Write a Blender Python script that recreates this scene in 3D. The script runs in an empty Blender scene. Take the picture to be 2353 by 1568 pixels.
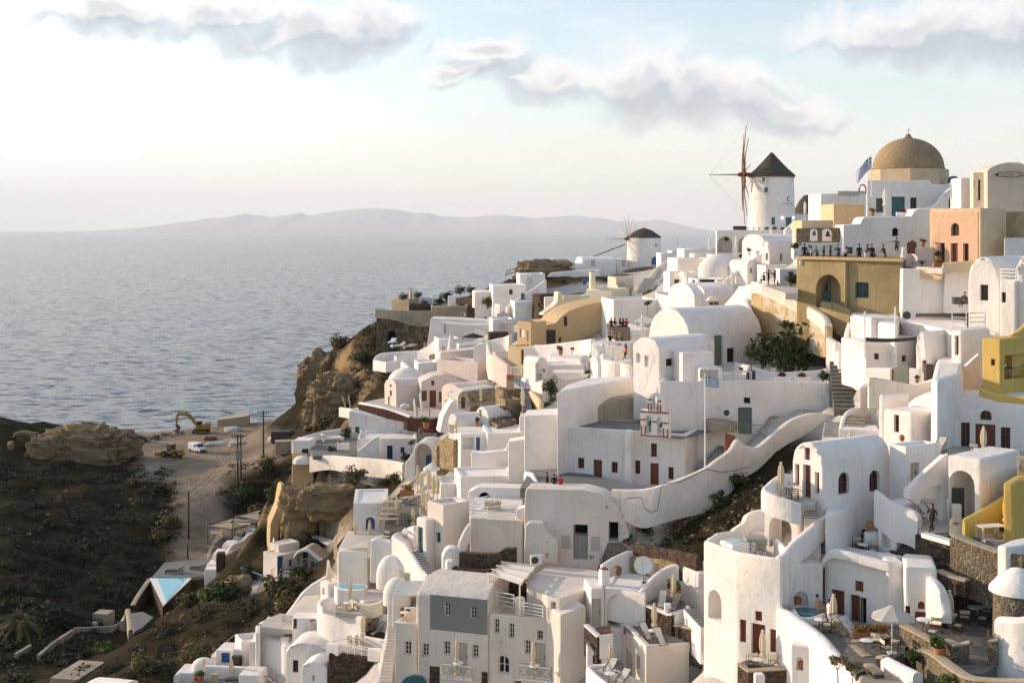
HAZE,SUN_EL,SUN_AZ,SKY_S,SUN_E,EXPO,CLOUD_E,VEIL,SEA_K=2.5e-5,13.5,68.0,.13,3.2,.90,5.5,.05,1.8
import bpy,bmesh,math,random
import numpy as np
from mathutils import Vector,Matrix,noise
from mathutils.geometry import tessellate_polygon
from math import cos,sin,pi
Vt=Vector
def NF(b):return b.faces.new
def NV(b):return b.verts.new
def RX(bm,v):bmesh.ops.rotate(bm,verts=bm.verts,cent=(0,0,0),matrix=Matrix.Rotation(R(90),3,'X'));bmesh.ops.translate(bm,verts=bm.verts,vec=v)
random.seed(7)
def LK(nt,a,b):nt.links.new(a,b)
def SLD(bm,t):bmesh.ops.solidify(bm,geom=bm.faces[:],thickness=t)
NO=bpy.data.objects.new
R=math.radians
S=bpy.context.scene
COL=S.collection
F,HZ,CX,CAMZ=2940.0,527.0,1176.0,120.0     # focal length and horizon of the view, camera height above the sea
# ---------------------------------------------------------------- view helpers: a sighted point plus its distance gives a place
_c=[0.0,0.0,1.0]
def use(x0,y0,s):_c[:]=[x0,y0,s]
def D(u,v):return (_c[0] + u*_c[2],_c[1] + v*_c[2])
def KX(u):return ((_c[0] + u*_c[2]) - CX)/F
def KZ(v):return -((_c[1] + v*_c[2]) - HZ)/F
def P(u,v,Y):return Vt((KX(u)*Y,Y,CAMZ + KZ(v)*Y))
def Yon(v,z):return (z - CAMZ)/KZ(v)              # distance at which the sight line meets height z
def G(u,v,z):return P(u,v,Yon(v,z))
def zat(v,Y):return CAMZ + KZ(v)*Y
# ---------------------------------------------------------------- materials
MATS={}
def nd(nt,t,**kw):
 n=nt.nodes.new(t)
 for k,v in kw.items():setattr(n,k,v)
 return n
def new_mat(name):
 m=bpy.data.materials.new(name);m.use_nodes=True
 nt=m.node_tree
 b=nt.nodes['Principled BSDF']
 MATS[name]=m
 return m,nt,b
def ramp(nt,fac,stops):
 r=nd(nt,'ShaderNodeValToRGB')
 while len(r.color_ramp.elements) < len(stops):r.color_ramp.elements.new(0.5)
 for e,(p,c) in zip(r.color_ramp.elements,stops):
  e.position=p;e.color=(*c,1) if len(c) == 3 else c
 LK(nt,fac,r.inputs[0]);return r
def noise_n(nt,vec,scale,detail=4,rough=.6):
 n=nd(nt,'ShaderNodeTexNoise');n.inputs['Scale'].default_value=scale
 n.inputs['Detail'].default_value=detail;n.inputs['Roughness'].default_value=rough
 if vec is not None:LK(nt,vec,n.inputs['Vector'])
 return n
def mixc(nt,fac,a,b,mode='MIX'):
 m=nd(nt,'ShaderNodeMix',data_type='RGBA',blend_type=mode)
 for sock,val in ((m.inputs[0],fac),(m.inputs[6],a),(m.inputs[7],b)):
  if isinstance(val,(int,float)):sock.default_value=val
  elif isinstance(val,tuple):sock.default_value=(*val,1)
  else:LK(nt,val,sock)
 return m.outputs[2]
def geo_pos(nt):return nd(nt,'ShaderNodeNewGeometry').outputs['Position']
def bump(nt,b,h,strength,dist):
 bp=nd(nt,'ShaderNodeBump');bp.inputs['Strength'].default_value=strength
 bp.inputs['Distance'].default_value=dist
 LK(nt,h,bp.inputs['Height']);LK(nt,bp.outputs[0],b.inputs['Normal'])
def plaster(name,c,c2,peel=None,rough=.85,stain=.35,pt=.615):
 m,nt,b=new_mat(name);p=geo_pos(nt)
 n1=noise_n(nt,p,.35,5,.62)
 n2=noise_n(nt,p,2.2,4,.6)
 col=mixc(nt,ramp(nt,n1.outputs[0],[(.42,(0,0,0)),(.72,(stain,)*3)]).outputs[0],c,c2)
 mp=nd(nt,'ShaderNodeMapping');mp.inputs['Scale'].default_value=(2.6,2.6,.22)
 LK(nt,p,mp.inputs[0])
 ns=noise_n(nt,mp.outputs[0],1.0,3,.6)      # rain streaks that run down the wall
 col=mixc(nt,ramp(nt,ns.outputs[0],[(.56,(0,0,0)),(.78,(stain*.8,)*3)]).outputs[0],col,tuple(x*.8 for x in c2))
 if peel:
  n3=noise_n(nt,p,.55,6,.75)
  n4=noise_n(nt,p,3.0,3,.6)
  col=mixc(nt,ramp(nt,n3.outputs[0],[(pt,(0,0,0)),(pt+.015,(1,1,1))]).outputs[0],col,
                   mixc(nt,n4.outputs[0],peel,tuple(x*.55 for x in peel)))
 vc=nd(nt,'ShaderNodeTexVoronoi',feature='DISTANCE_TO_EDGE');vc.inputs['Scale'].default_value=.55
 wv=nd(nt,'ShaderNodeVectorMath',operation='MULTIPLY_ADD');wv.inputs[1].default_value=(.9,.9,.9)
 LK(nt,n2.outputs['Color'],wv.inputs[0]);LK(nt,p,wv.inputs[2]);LK(nt,wv.outputs[0],vc.inputs['Vector'])
 ck=ramp(nt,vc.outputs['Distance'],[(.0,(.5,.5,.5)),(.012,(0,0,0))]);cm=ramp(nt,n1.outputs[0],[(.5,(0,0,0)),(.6,(1,1,1))])
 col=mixc(nt,mixc(nt,1.0,ck.outputs[0],cm.outputs[0],'MULTIPLY'),col,tuple(x*.45 for x in c2))   # hairline cracks
 LK(nt,col,b.inputs['Base Color']);b.inputs['Roughness'].default_value=rough
 b.inputs['Specular IOR Level'].default_value=.2
 ad=nd(nt,'ShaderNodeMath',operation='ADD')
 nb=noise_n(nt,p,.9,3,.5)
 LK(nt,nb.outputs[0],ad.inputs[0]);LK(nt,n2.outputs[0],ad.inputs[1])
 bump(nt,b,ad.outputs[0],.5,.11)
 return m
def simple(name,c,rough=.7,metal=0,var=.25,scale=1.5,bmp=0):
 m,nt,b=new_mat(name)
 p=nd(nt,'ShaderNodeTexCoord').outputs['Object']
 n=noise_n(nt,p,scale,4)
 LK(nt,mixc(nt,n.outputs[0],tuple(x*(1-var) for x in c),tuple(min(1,x*(1+var)) for x in c)),b.inputs['Base Color'])
 b.inputs['Roughness'].default_value=rough;b.inputs['Metallic'].default_value=metal
 if bmp:bump(nt,b,n.outputs[0],.5,bmp)
 return m
def stone(name,stones,mortar,scale=2.6,bmp=.1):
 m,nt,b=new_mat(name);p=geo_pos(nt)
 nz=noise_n(nt,p,1.3,2)
 pv=nd(nt,'ShaderNodeVectorMath',operation='ADD')
 sc=nd(nt,'ShaderNodeVectorMath',operation='SCALE');sc.inputs[3].default_value=.25
 LK(nt,nz.outputs['Color'],sc.inputs[0]);LK(nt,p,pv.inputs[0]);LK(nt,sc.outputs[0],pv.inputs[1])
 v1=nd(nt,'ShaderNodeTexVoronoi');v1.inputs['Scale'].default_value=scale
 v2=nd(nt,'ShaderNodeTexVoronoi',feature='DISTANCE_TO_EDGE');v2.inputs['Scale'].default_value=scale
 LK(nt,pv.outputs[0],v1.inputs['Vector']);LK(nt,pv.outputs[0],v2.inputs['Vector'])
 sep=nd(nt,'ShaderNodeSeparateColor');LK(nt,v1.outputs['Color'],sep.inputs[0])
 n=len(stones)
 rc=ramp(nt,sep.outputs[0],[((i+.5)/n,c) for i,c in enumerate(stones)])
 nf=noise_n(nt,p,9,3)
 col=mixc(nt,.5,rc.outputs[0],nf.outputs[0],'OVERLAY')
 mask=ramp(nt,v2.outputs['Distance'],[(.02,(1,1,1)),(.09,(0,0,0))])
 LK(nt,mixc(nt,mask.outputs[0],col,mortar),b.inputs['Base Color'])
 b.inputs['Roughness'].default_value=.95;b.inputs['Specular IOR Level'].default_value=.15
 h=ramp(nt,v2.outputs['Distance'],[(0,(0,0,0)),(.15,(1,1,1))])
 bump(nt,b,h.outputs[0],.8,bmp)
 return m
def paving(name,c,c2,scale=.7):
 m,nt,b=new_mat(name);p=geo_pos(nt)
 n=noise_n(nt,p,scale,5,.65);n2=noise_n(nt,p,14,2)
 col=mixc(nt,.25,ramp(nt,n.outputs[0],[(.35,c),(.68,c2)]).outputs[0],n2.outputs[0],'OVERLAY')
 LK(nt,col,b.inputs['Base Color']);b.inputs['Roughness'].default_value=.9
 bump(nt,b,n2.outputs[0],.4,.03)
 return m
def leafy(name,c1,c2,c3):
 m,nt,b=new_mat(name);p=geo_pos(nt)
 n=noise_n(nt,p,1.1,3);n2=noise_n(nt,p,9,2)
 r=ramp(nt,n.outputs[0],[(.3,c1),(.5,c2),(.72,c3)])
 LK(nt,mixc(nt,.6,r.outputs[0],n2.outputs[0],'OVERLAY'),b.inputs['Base Color'])
 b.inputs['Roughness'].default_value=.75;b.inputs['Specular IOR Level'].default_value=.25
 return m
plaster('white',(.845,.79,.74),(.68,.61,.545),stain=.6)
plaster('white_cream',(.74,.655,.57),(.60,.52,.44),stain=.6)
plaster('white_old',(.79,.72,.645),(.58,.50,.41),peel=None,stain=.7)
plaster('white_peel',(.76,.68,.60),(.60,.53,.45),peel=(.42,.31,.2),stain=.6)
plaster('wall_peel',(.52,.38,.21),(.36,.25,.12),peel=(.70,.62,.50),stain=.9,pt=.535)
plaster('cream',(.74,.67,.5),(.62,.53,.38))
plaster('ochre',(.56,.40,.22),(.47,.33,.18))
plaster('ochre_cream',(.66,.50,.30),(.55,.41,.25))
plaster('pinkish',(.74,.62,.55),(.64,.52,.45))
plaster('piccolo',(.74,.60,.47),(.66,.52,.40))
plaster('peach',(.74,.47,.31),(.64,.38,.24),stain=.6)
plaster('peach_trim',(.72,.55,.36),(.6,.44,.28),stain=.6)
plaster('olive',(.37,.285,.15),(.25,.195,.10),stain=.9)
plaster('yellow',(.63,.43,.125),(.52,.35,.10),stain=.5)
plaster('yellow_soft',(.62,.50,.14),(.52,.46,.12),stain=.5)
plaster('dome_ochre',(.36,.255,.145),(.26,.18,.10),stain=.9)
plaster('drum_ochre',(.50,.37,.22),(.64,.54,.40),stain=.9)
plaster('grey_panel',(.25,.24,.225),(.22,.21,.2),stain=.3)
plaster('concrete',(.42,.35,.25),(.30,.25,.18),stain=.9)
plaster('wall_tan',(.46,.36,.24),(.33,.26,.17),stain=.9)
paving('grey_floor',(.13,.135,.135),(.20,.20,.195))
paving('light_floor',(.42,.38,.33),(.55,.50,.45))
paving('stone_floor',(.10,.095,.085),(.19,.175,.15),2.5)
paving('lot_dirt',(.36,.29,.21),(.50,.42,.32),.12)
paving('road_dirt',(.25,.21,.165),(.36,.31,.25),.15)
stone('stone_dark',[(.05,.037,.028),(.09,.06,.045),(.13,.065,.042),(.11,.095,.075)],(.075,.06,.046),3.6)
stone('stone_mixed',[(.15,.125,.085),(.23,.185,.12),(.1,.09,.072),(.19,.125,.08)],(.32,.275,.2),3.8)
stone('stone_tan',[(.28,.2,.1),(.36,.27,.15),(.17,.13,.09),(.3,.2,.11)],(.42,.34,.22),2.2)
stone('stone_fort',[(.10,.08,.055),(.17,.13,.08),(.08,.07,.06),(.26,.21,.14)],(.2,.16,.11),1.5)
stone('stone_red',[(.075,.03,.022),(.10,.042,.03),(.06,.03,.022)],(.05,.03,.025),3)
simple('redwood',(.17,.045,.022),.55,var=.35,scale=5)
simple('red_trim',(.30,.07,.035),.7,var=.2)
simple('darkwood',(.06,.035,.025),.6,var=.4,scale=5)
simple('greywood',(.30,.28,.24),.8,var=.3,scale=4)
simple('blue',(.02,.10,.27),.5,var=.3,scale=3)
simple('teal',(.035,.12,.14),.5,var=.3,scale=3)
simple('greygreen',(.16,.19,.15),.6,var=.2,scale=3)
simple('sage',(.40,.43,.31),.7,var=.15)
simple('greige',(.50,.46,.38),.7,var=.1)
simple('offwhite',(.74,.70,.62),.6,var=.08)
simple('white_paint',(.8,.79,.76),.5,var=.06)
simple('canvas',(.68,.57,.40),.85,var=.12,scale=6)
simple('canvas_white',(.8,.77,.7),.85,var=.08,scale=6)
simple('canvas_orange',(.85,.36,.03),.85,var=.12,scale=6)
simple('canvas_dark',(.05,.05,.045),.85,var=.2,scale=6)
simple('shade_tan',(.62,.53,.38),.85,var=.12,scale=2)
simple('wood_pale',(.48,.36,.22),.7,var=.25,scale=6)
simple('bamboo',(.62,.55,.42),.7,var=.2,scale=6)
simple('black_inside_shade',(.012,.011,.010),.9,var=.2)
simple('iron',(.05,.048,.045),.6,var=.3)
simple('metal_grey',(.42,.42,.41),.45,.3,var=.15)
simple('steel_white',(.72,.72,.70),.4,var=.08)
simple('terracotta',(.40,.15,.06),.8,var=.25,scale=4)
simple('clay_dark',(.18,.09,.055),.8,var=.25,scale=4)
simple('thatch',(.075,.062,.045),1.0,var=.6,scale=7,bmp=.15)
simple('sailwood',(.16,.085,.05),.8,var=.3,scale=4)
simple('rust',(.16,.06,.035),.8,var=.4,scale=3)
simple('machine_yellow',(.38,.20,.025),.6,var=.2,scale=1.5)
simple('rubber',(.03,.028,.026),.9,var=.3)
simple('van_white',(.72,.73,.74),.25,var=.05)
simple('crane_tan',(.42,.28,.12),.7,var=.2)
simple('skin',(.45,.26,.17),.6,var=.1)
simple('hair',(.02,.014,.01),.6,var=.3)
simple('hair_grey',(.18,.16,.14),.6,var=.3)
for n_,c_ in dict(cloth_black=(.015,.015,.017),cloth_navy=(.02,.045,.13),cloth_blue=(.03,.10,.28),cloth_red=(.5,.03,.025),cloth_pink=(.55,.25,.32),
                   cloth_white=(.7,.69,.68),cloth_green=(.03,.13,.06),cloth_olive=(.10,.105,.06),cloth_grey=(.16,.16,.17),cloth_coral=(.75,.27,.2)).items():
 simple(n_,c_,.85,var=.2,scale=6)
leafy('leaf',(.018,.032,.010),(.045,.065,.018),(.09,.10,.03))
leafy('leaf_bright',(.04,.075,.012),(.085,.13,.02),(.14,.18,.04))
leafy('leaf_dry',(.06,.055,.02),(.12,.10,.035),(.18,.14,.05))
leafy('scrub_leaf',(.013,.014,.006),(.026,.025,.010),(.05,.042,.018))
leafy('flower_red',(.03,.06,.015),(.30,.015,.03),(.06,.08,.02))
leafy('flower_orange',(.35,.13,.02),(.3,.17,.03),(.12,.11,.03))
leafy('twig',(.14,.10,.06),(.18,.13,.08),(.22,.16,.1))
m,nt,b=new_mat('glass_dark');b.inputs['Base Color'].default_value=(.018,.02,.022,1);b.inputs['Roughness'].default_value=.08
m,nt,b=new_mat('pool_water');b.inputs['Roughness'].default_value=.06;p_=geo_pos(nt);n_=noise_n(nt,p_,1.2,2)
LK(nt,mixc(nt,n_.outputs[0],(.10,.42,.52),(.22,.58,.66)),b.inputs['Base Color']);bump(nt,b,n_.outputs[0],.12,.05)
m,nt,b=new_mat('pool_deep');b.inputs['Roughness'].default_value=.05;p_=geo_pos(nt);n_=noise_n(nt,p_,1.6,2)
LK(nt,mixc(nt,n_.outputs[0],(.03,.11,.12),(.06,.19,.2)),b.inputs['Base Color']);bump(nt,b,n_.outputs[0],.12,.05)
m,nt,b=new_mat('clear_glass');b.inputs['Base Color'].default_value=(.8,.9,.88,1);b.inputs['Roughness'].default_value=.05
b.inputs['Transmission Weight'].default_value=.0;b.inputs['Alpha'].default_value=.22
m,nt,b=new_mat('lamp_glow');b.inputs['Emission Color'].default_value=(1,.72,.35,1);b.inputs['Emission Strength'].default_value=4
m,nt,b=new_mat('pool_pale');b.inputs['Base Color'].default_value=(.36,.50,.48,1);b.inputs['Roughness'].default_value=.06
def M_(x):return MATS[x]
# ---------------------------------------------------------------- mesh helpers
def nb():return bmesh.new()
def bx(bm,x0,x1,y0,y1,z0,z1):
 vs=[NV(bm)((x,y,z)) for x in (x0,x1) for y in (y0,y1) for z in (z0,z1)]
 for f in ((0,1,3,2),(4,6,7,5),(0,4,5,1),(2,3,7,6),(0,2,6,4),(1,5,7,3)):
  NF(bm)([vs[i] for i in f])
 return vs
def obx(bm,c,ex,ey,ez,hx,hy,hz):
 c,ex,ey,ez=Vt(c),Vt(ex),Vt(ey),Vt(ez)
 vs=[NV(bm)(c + ex*hx*i + ey*hy*j + ez*hz*k) for i in (-1,1) for j in (-1,1) for k in (-1,1)]
 for f in ((0,1,3,2),(4,6,7,5),(0,4,5,1),(2,3,7,6),(0,2,6,4),(1,5,7,3)):
  NF(bm)([vs[i] for i in f])
 return vs
def frame_of(d):
 d=Vt(d).normalized();up=Vt((0,0,1)) if abs(d.z) < .95 else Vt((1,0,0))
 a=d.cross(up).normalized();return a,d.cross(a).normalized()
def tube(bm,pts,r,n=6,cap=True):
 pts=[Vt(p) for p in pts];rs=r if isinstance(r,(list,tuple)) else [r]*len(pts);rings=[]
 for i,p in enumerate(pts):
  d=pts[min(i+1,len(pts)-1)] - pts[max(i-1,0)]
  if d.length < 1e-6:d=Vt((0,0,1))
  a,b2=frame_of(d)
  rings.append([NV(bm)(p + (a*cos(t) + b2*sin(t))*rs[i]) for t in (2*pi*k/n for k in range(n))])
 for q,w in zip(rings,rings[1:]):
  for k in range(n):NF(bm)((q[k],q[(k+1) % n],w[(k+1) % n],w[k]))
 if cap:
  NF(bm)(rings[0][::-1]);NF(bm)(rings[-1])
def lathe(bm,prof,n=16,c=(0,0,0),pleat=0,cap=True):
 rings=[]
 for (r,z) in prof:
  rings.append([NV(bm)((c[0]+max(r,.001)*(1+(pleat if k % 2 else -pleat))*cos(2*pi*k/n),
         c[1]+max(r,.001)*(1+(pleat if k % 2 else -pleat))*sin(2*pi*k/n),c[2]+z)) for k in range(n)])
 for q,w in zip(rings,rings[1:]):
  for k in range(n):NF(bm)((q[k],q[(k+1) % n],w[(k+1) % n],w[k]))
 if cap:
  NF(bm)(rings[0][::-1]);NF(bm)(rings[-1])
def ellip(bm,c,rx,ry,rz,n=12,m=8,jit=0,seed=0):
 rnd=random.Random(seed);rings=[]
 for j in range(1,m):
  t=pi*j/m
  rings.append([NV(bm)((c[0]+rx*sin(t)*cos(2*pi*k/n)*(1+rnd.uniform(-jit,jit)),c[1]+ry*sin(t)*sin(2*pi*k/n)*(1+rnd.uniform(-jit,jit)),
         c[2]+rz*cos(t)*(1+rnd.uniform(-jit,jit)))) for k in range(n)])
 tp=NV(bm)((c[0],c[1],c[2]+rz));bt=NV(bm)((c[0],c[1],c[2]-rz))
 for k in range(n):
  NF(bm)((tp,rings[0][k],rings[0][(k+1) % n]));NF(bm)((bt,rings[-1][(k+1) % n],rings[-1][k]))
 for q,w in zip(rings,rings[1:]):
  for k in range(n):NF(bm)((q[k],w[k],w[(k+1) % n],q[(k+1) % n]))
def sharp(bm,ang=35):
 bmesh.ops.recalc_face_normals(bm,faces=bm.faces)
 for f in bm.faces:f.smooth=True
 la=R(ang)
 for e in bm.edges:
  e.smooth=len(e.link_faces) == 2 and e.calc_face_angle(0) < la
def link(o,parent=None):
 COL.objects.link(o)
 if parent is not None:o.parent=parent
 return o
def obj(name,bm,mat,parent=None,loc=(0,0,0),rz=0,smooth=35,bev=0,seg=2):
 if smooth:sharp(bm,smooth)
 me=bpy.data.meshes.new(name);bm.to_mesh(me);bm.free()
 for mm in (mat if isinstance(mat,(list,tuple)) else [mat]):me.materials.append(M_(mm) if isinstance(mm,str) else mm)
 o=NO(name,me);link(o,parent);o.location=loc;o.rotation_euler=(0,0,rz)
 if bev:PEND.append((o,bev,seg,None))
 return o
PEND=[]
LABELS=set()
def tag(o,label,cat,group=None,kind=None):
 if label:o['label']=label
 if cat:o['category']=cat
 if group:o['group']=group
 if kind:o['kind']=kind
 return o
def empty(name,loc,rz=0,label=None,cat=None,group=None,sc=None):
 o=NO(name,None);link(o);o.location=loc;o.rotation_euler=(0,0,rz);o.empty_display_size=.2
 if sc:o.scale=(sc,)*3
 return tag(o,label,cat,group)
def dup(root,loc,rz=0,label=None,group=None,sc=None,cat=None):
 r=root.copy();COL.objects.link(r);r.location=loc;r.rotation_euler=(0,0,rz)
 if sc is not None:r.scale=sc if isinstance(sc,(tuple,list)) else (sc,)*3
 if label:r['label']=label
 if group:r['group']=group
 if cat:r['category']=cat
 for ch in root.children:
  c=ch.copy();COL.objects.link(c);c.parent=r;c.matrix_parent_inverse=ch.matrix_parent_inverse.copy()
  for g in ch.children:
   d=g.copy();COL.objects.link(d);d.parent=c
 return r
class Proto:
 """first use moves the prototype itself, later uses copy it with its parts"""
 def __init__(s,root):s.root,s.used=root,False
 def put(s,loc,rz=0,label=None,group=None,sc=None,mats=None):
  if not s.used:
   s.used=True;r=s.root;r.location=loc;r.rotation_euler=(0,0,rz)
   if sc is not None:r.scale=sc if isinstance(sc,(tuple,list)) else (sc,)*3
   if label:r['label']=label
   if group:r['group']=group
  else:r=dup(s.root,loc,rz,label,group,sc)
  return r
def finish_pending():
 """bake the bevels and cut the openings of every wall in one go"""
 dg=bpy.context.evaluated_depsgraph_get()
 for o,bev,seg,cut in PEND:
  if bev:
   md=o.modifiers.new('b','BEVEL');md.width=bev;md.segments=seg;md.limit_method='ANGLE';md.angle_limit=R(38)
   md.use_clamp_overlap=True
  if cut is not None:
   mb=o.modifiers.new('c','BOOLEAN');mb.object=cut;mb.operation='DIFFERENCE';mb.solver='EXACT'
 dg.update()
 res=[]
 for o,bev,seg,cut in PEND:
  ev=o.evaluated_get(dg);res.append((o,bpy.data.meshes.new_from_object(ev)))
 bad=[i for i,(o,me) in enumerate(res) if not len(me.vertices)]
 for i in bad:res[i][0].modifiers['c'].use_self=True
 dg.update()
 for i in bad:res[i]=(res[i][0],bpy.data.meshes.new_from_object(res[i][0].evaluated_get(dg)))
 cuts=set()
 for (o,me),(_,_,_,cut) in zip(res,PEND):
  old=o.data;o.modifiers.clear();nm=old.name;o.data=me
  if old.users == 0:bpy.data.meshes.remove(old)
  bm=bmesh.new();bm.from_mesh(me);sharp(bm,40);bm.to_mesh(me);bm.free()
  if bev:w=o.modifiers.new('n','WEIGHTED_NORMAL');w.keep_sharp=True;w.weight=80
  if cut is not None:cuts.add(cut)
 for c in cuts:bpy.data.objects.remove(c)
 PEND.clear()
# ---------------------------------------------------------------- terrain control points gathered while building
TP=[]          # x, y, z the ground passes through
CARVE=[]       # footprints the ground stays under: (list of xy, z)
def ground(*pts):
 for (u,v,Y) in pts:p=P(u,v,Y);TP.append((p.x,p.y,p.z))
HG='whitewashed houses stepping down the hillside'
# ---------------------------------------------------------------- openings
STY={  # kind, frame material, pane material
 'wb':('w','redwood','glass_dark'),'ww':('w','offwhite','glass_dark'),'wg':('w','greygreen','glass_dark'),'wB':('w','blue','glass_dark'),'wd':('w','darkwood','glass_dark'),
 'wt':('w','teal','glass_dark'),'wn':('w','greige','glass_dark'),
 'sb':('s','redwood','redwood'),'sB':('s','blue','blue'),'sd':('s','darkwood','darkwood'),'sw':('s','white_paint','white_paint'),'st':('s','teal','teal'),'sg':('s','greige','greige'),
 'db':('d','redwood','redwood'),'dB':('d','blue','blue'),'dd':('d','darkwood','darkwood'),'dt':('d','teal','teal'),'dg':('d','greygreen','greygreen'),'dc':('d','greige','greige'),'dw':('d','greywood','greywood'),
 'vo':('v','black_inside_shade','black_inside_shade'),'ni':('n',None,None)}
def solve_s(O,d,u):
 k=KX(u);return (k*O[1] - O[0])/(d[0] - k*d[1])
def arch_pts(s0,s1,z0,z1,arched,n=8):
 if not arched:return [(s0,z0),(s1,z0),(s1,z1),(s0,z1)]
 w=(s1-s0)/2;rise=min(w,(z1-z0)*.6) if arched is True else min(arched,(z1-z0)*.9)
 zs=z1-rise;c=(s0+s1)/2
 return [(s0,z0),(s1,z0)] + [(c+w*cos(pi*i/n),zs+rise*sin(pi*i/n)) for i in range(n+1)]
def prism_face(bm,O,d,n,pts,a,b):
 """2-D outline (s, z) on a wall plane, thick from a to b along the inward normal"""
 f=lambda s,z,t:(O[0]+d[0]*s+n[0]*t,O[1]+d[1]*s+n[1]*t,z)
 v0=[NV(bm)(f(s,z,a)) for s,z in pts];v1=[NV(bm)(f(s,z,b)) for s,z in pts]
 k=len(pts)
 NF(bm)(v0);NF(bm)(v1[::-1])
 for i in range(k):NF(bm)((v0[i],v0[(i+1) % k],v1[(i+1) % k],v1[i]))
def add_openings(root,faces,ops,base,cutbm,det=True):
 """root: the house object at `base`; faces: key -> (O, d, n) in the house's own frame"""
 for op in ops:
  fk,code,u0,u1,v0,v1=op[:6];arched=op[6] if len(op) > 6 else False
  O,d,n=faces[fk]
  Ow=(O[0]+base.x,O[1]+base.y)
  s0,s1=solve_s(Ow,d,u0),solve_s(Ow,d,u1)
  if s1 < s0:s0,s1=s1,s0
  Yc=Ow[1]+d[1]*(s0+s1)/2
  zt,zb=zat(v0,Yc)-base.z,zat(v1,Yc)-base.z
  kind,fm,pm=STY[code]
  w,h=s1-s0,zt-zb
  dep={'w':.3,'s':.22,'d':.32,'v':1.6,'n':.55}[kind]
  if len(op) > 7:dep=op[7]
  prism_face(cutbm,O,d,n,arch_pts(s0,s1,zb,zt,arched),-.6,dep)
  if kind == 'n':continue
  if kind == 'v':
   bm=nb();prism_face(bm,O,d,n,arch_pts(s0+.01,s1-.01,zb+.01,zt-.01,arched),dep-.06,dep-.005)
   obj('opening',bm,pm,root,smooth=0);continue  # flat black panel paints in the shade of the inside
  px=w*F/Yc
  bw=min(.09,w*.14);fp=arch_pts(s0-.01,s1+.01,zb,zt+.01,arched)
  if kind == 'd':
   bm=nb();prism_face(bm,O,d,n,fp,dep-.06,dep-.004)
   pl=max(2,int(w/.3))
   if px > 9:
    for i in range(pl):
     a0=s0+bw+(w-2*bw)*i/pl+.015;a1=s0+bw+(w-2*bw)*(i+1)/pl-.015
     if w > 1.3 and i == pl//2:a0 += .03
     prism_face(bm,O,d,n,[(a0,zb+.08),(a1,zb+.08),(a1,zt-(.6*w/2 if arched else .1)),(a0,zt-(.6*w/2 if arched else .1))],dep-.095,dep-.06)
   o=obj('door',bm,fm,root,smooth=0)
   if px > 14:
    bm=nb();hs=s0+w*(.8 if w < 1.3 else .46);prism_face(bm,O,d,n,[(hs,zb+h*.45),(hs+.05,zb+h*.45),(hs+.05,zb+h*.45+.16),(hs,zb+h*.45+.16)],dep-.16,dep-.095)
    obj('handle',bm,'iron',o,smooth=0)
  elif kind == 's':
   bm=nb();prism_face(bm,O,d,n,fp,dep-.05,dep-.004)
   if px > 7:
    for a0,a1 in ((s0+.04,(s0+s1)/2-.02),((s0+s1)/2+.02,s1-.04)):
     zz=zt-(.55*w/2 if arched else .05)
     prism_face(bm,O,d,n,[(a0,zb+.05),(a1,zb+.05),(a1,zz),(a0,zz)],dep-.085,dep-.05)
   obj('shutter',bm,fm,root,smooth=0)
  else:
   bm=nb()
   zt2=zt-(w*.25 if arched else 0)
   for q in ([(s0,zb),(s0+bw,zb),(s0+bw,zt2),(s0,zt2)],[(s1-bw,zb),(s1,zb),(s1,zt2),(s1-bw,zt2)],
                      [(s0+bw,zb),(s1-bw,zb),(s1-bw,zb+bw),(s0+bw,zb+bw)],[(s0+bw,zt-bw),(s1-bw,zt-bw),(s1-bw,zt),(s0+bw,zt)]):
    prism_face(bm,O,d,n,q,dep-.08,dep-.004)
   if px > 6:
    c=(s0+s1)/2;mw=bw*.5
    prism_face(bm,O,d,n,[(c-mw,zb+bw),(c+mw,zb+bw),(c+mw,zt-bw),(c-mw,zt-bw)],dep-.07,dep-.004)
    nr=2 if h/w < 1.7 else 3
    for i in range(1,nr):
     z=zb+h*i/nr
     for a0,a1 in ((s0+bw,c-mw),(c+mw,s1-bw)):
      prism_face(bm,O,d,n,[(a0,z-.022),(a1,z-.022),(a1,z+.022),(a0,z+.022)],dep-.06,dep-.004)
   wo=obj('window',bm,fm,root,smooth=0)
   bm=nb();prism_face(bm,O,d,n,arch_pts(s0+.005,s1-.005,zb+.005,zt-.005,arched),dep-.03,dep-.002)
   obj('pane',bm,pm,wo,smooth=0)
def jitter(bm,amt,rnd):
 for v in bm.verts:v.co += Vt((rnd.uniform(-amt,amt),rnd.uniform(-amt,amt),rnd.uniform(-amt,amt)*.6))
def finish_house(label,name,cat,group,base,bm,mat,faces,ops,bev,seg=2,parts=()):
 """links the wall (with its openings cut) under an Empty when it has parts, or as a single mesh"""
 rnd=random.Random(label)
 jitter(bm,.035,rnd)
 cut=None
 has_parts=bool(parts) or any(STY[o[1]][0] != 'n' for o in ops)
 bmesh.ops.recalc_face_normals(bm,faces=bm.faces)
 if has_parts:
  root=empty(name,base,0,label,cat,group)
  w=obj('wall',bm,mat,root,smooth=0)
 else:
  root=w=tag(obj(name,bm,mat,None,base,smooth=0),label,cat,group)
 if ops:
  cb=nb();add_openings(root,faces,ops,base,cb)
  bmesh.ops.recalc_face_normals(cb,faces=cb.faces)
  me=bpy.data.meshes.new('cutter');cb.to_mesh(me);cb.free()
  cut=NO('cutter',me);link(cut)
  if has_parts:cut.parent=root
  else:cut.location=base
 PEND.append((w,bev,seg,cut))
 return root
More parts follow.
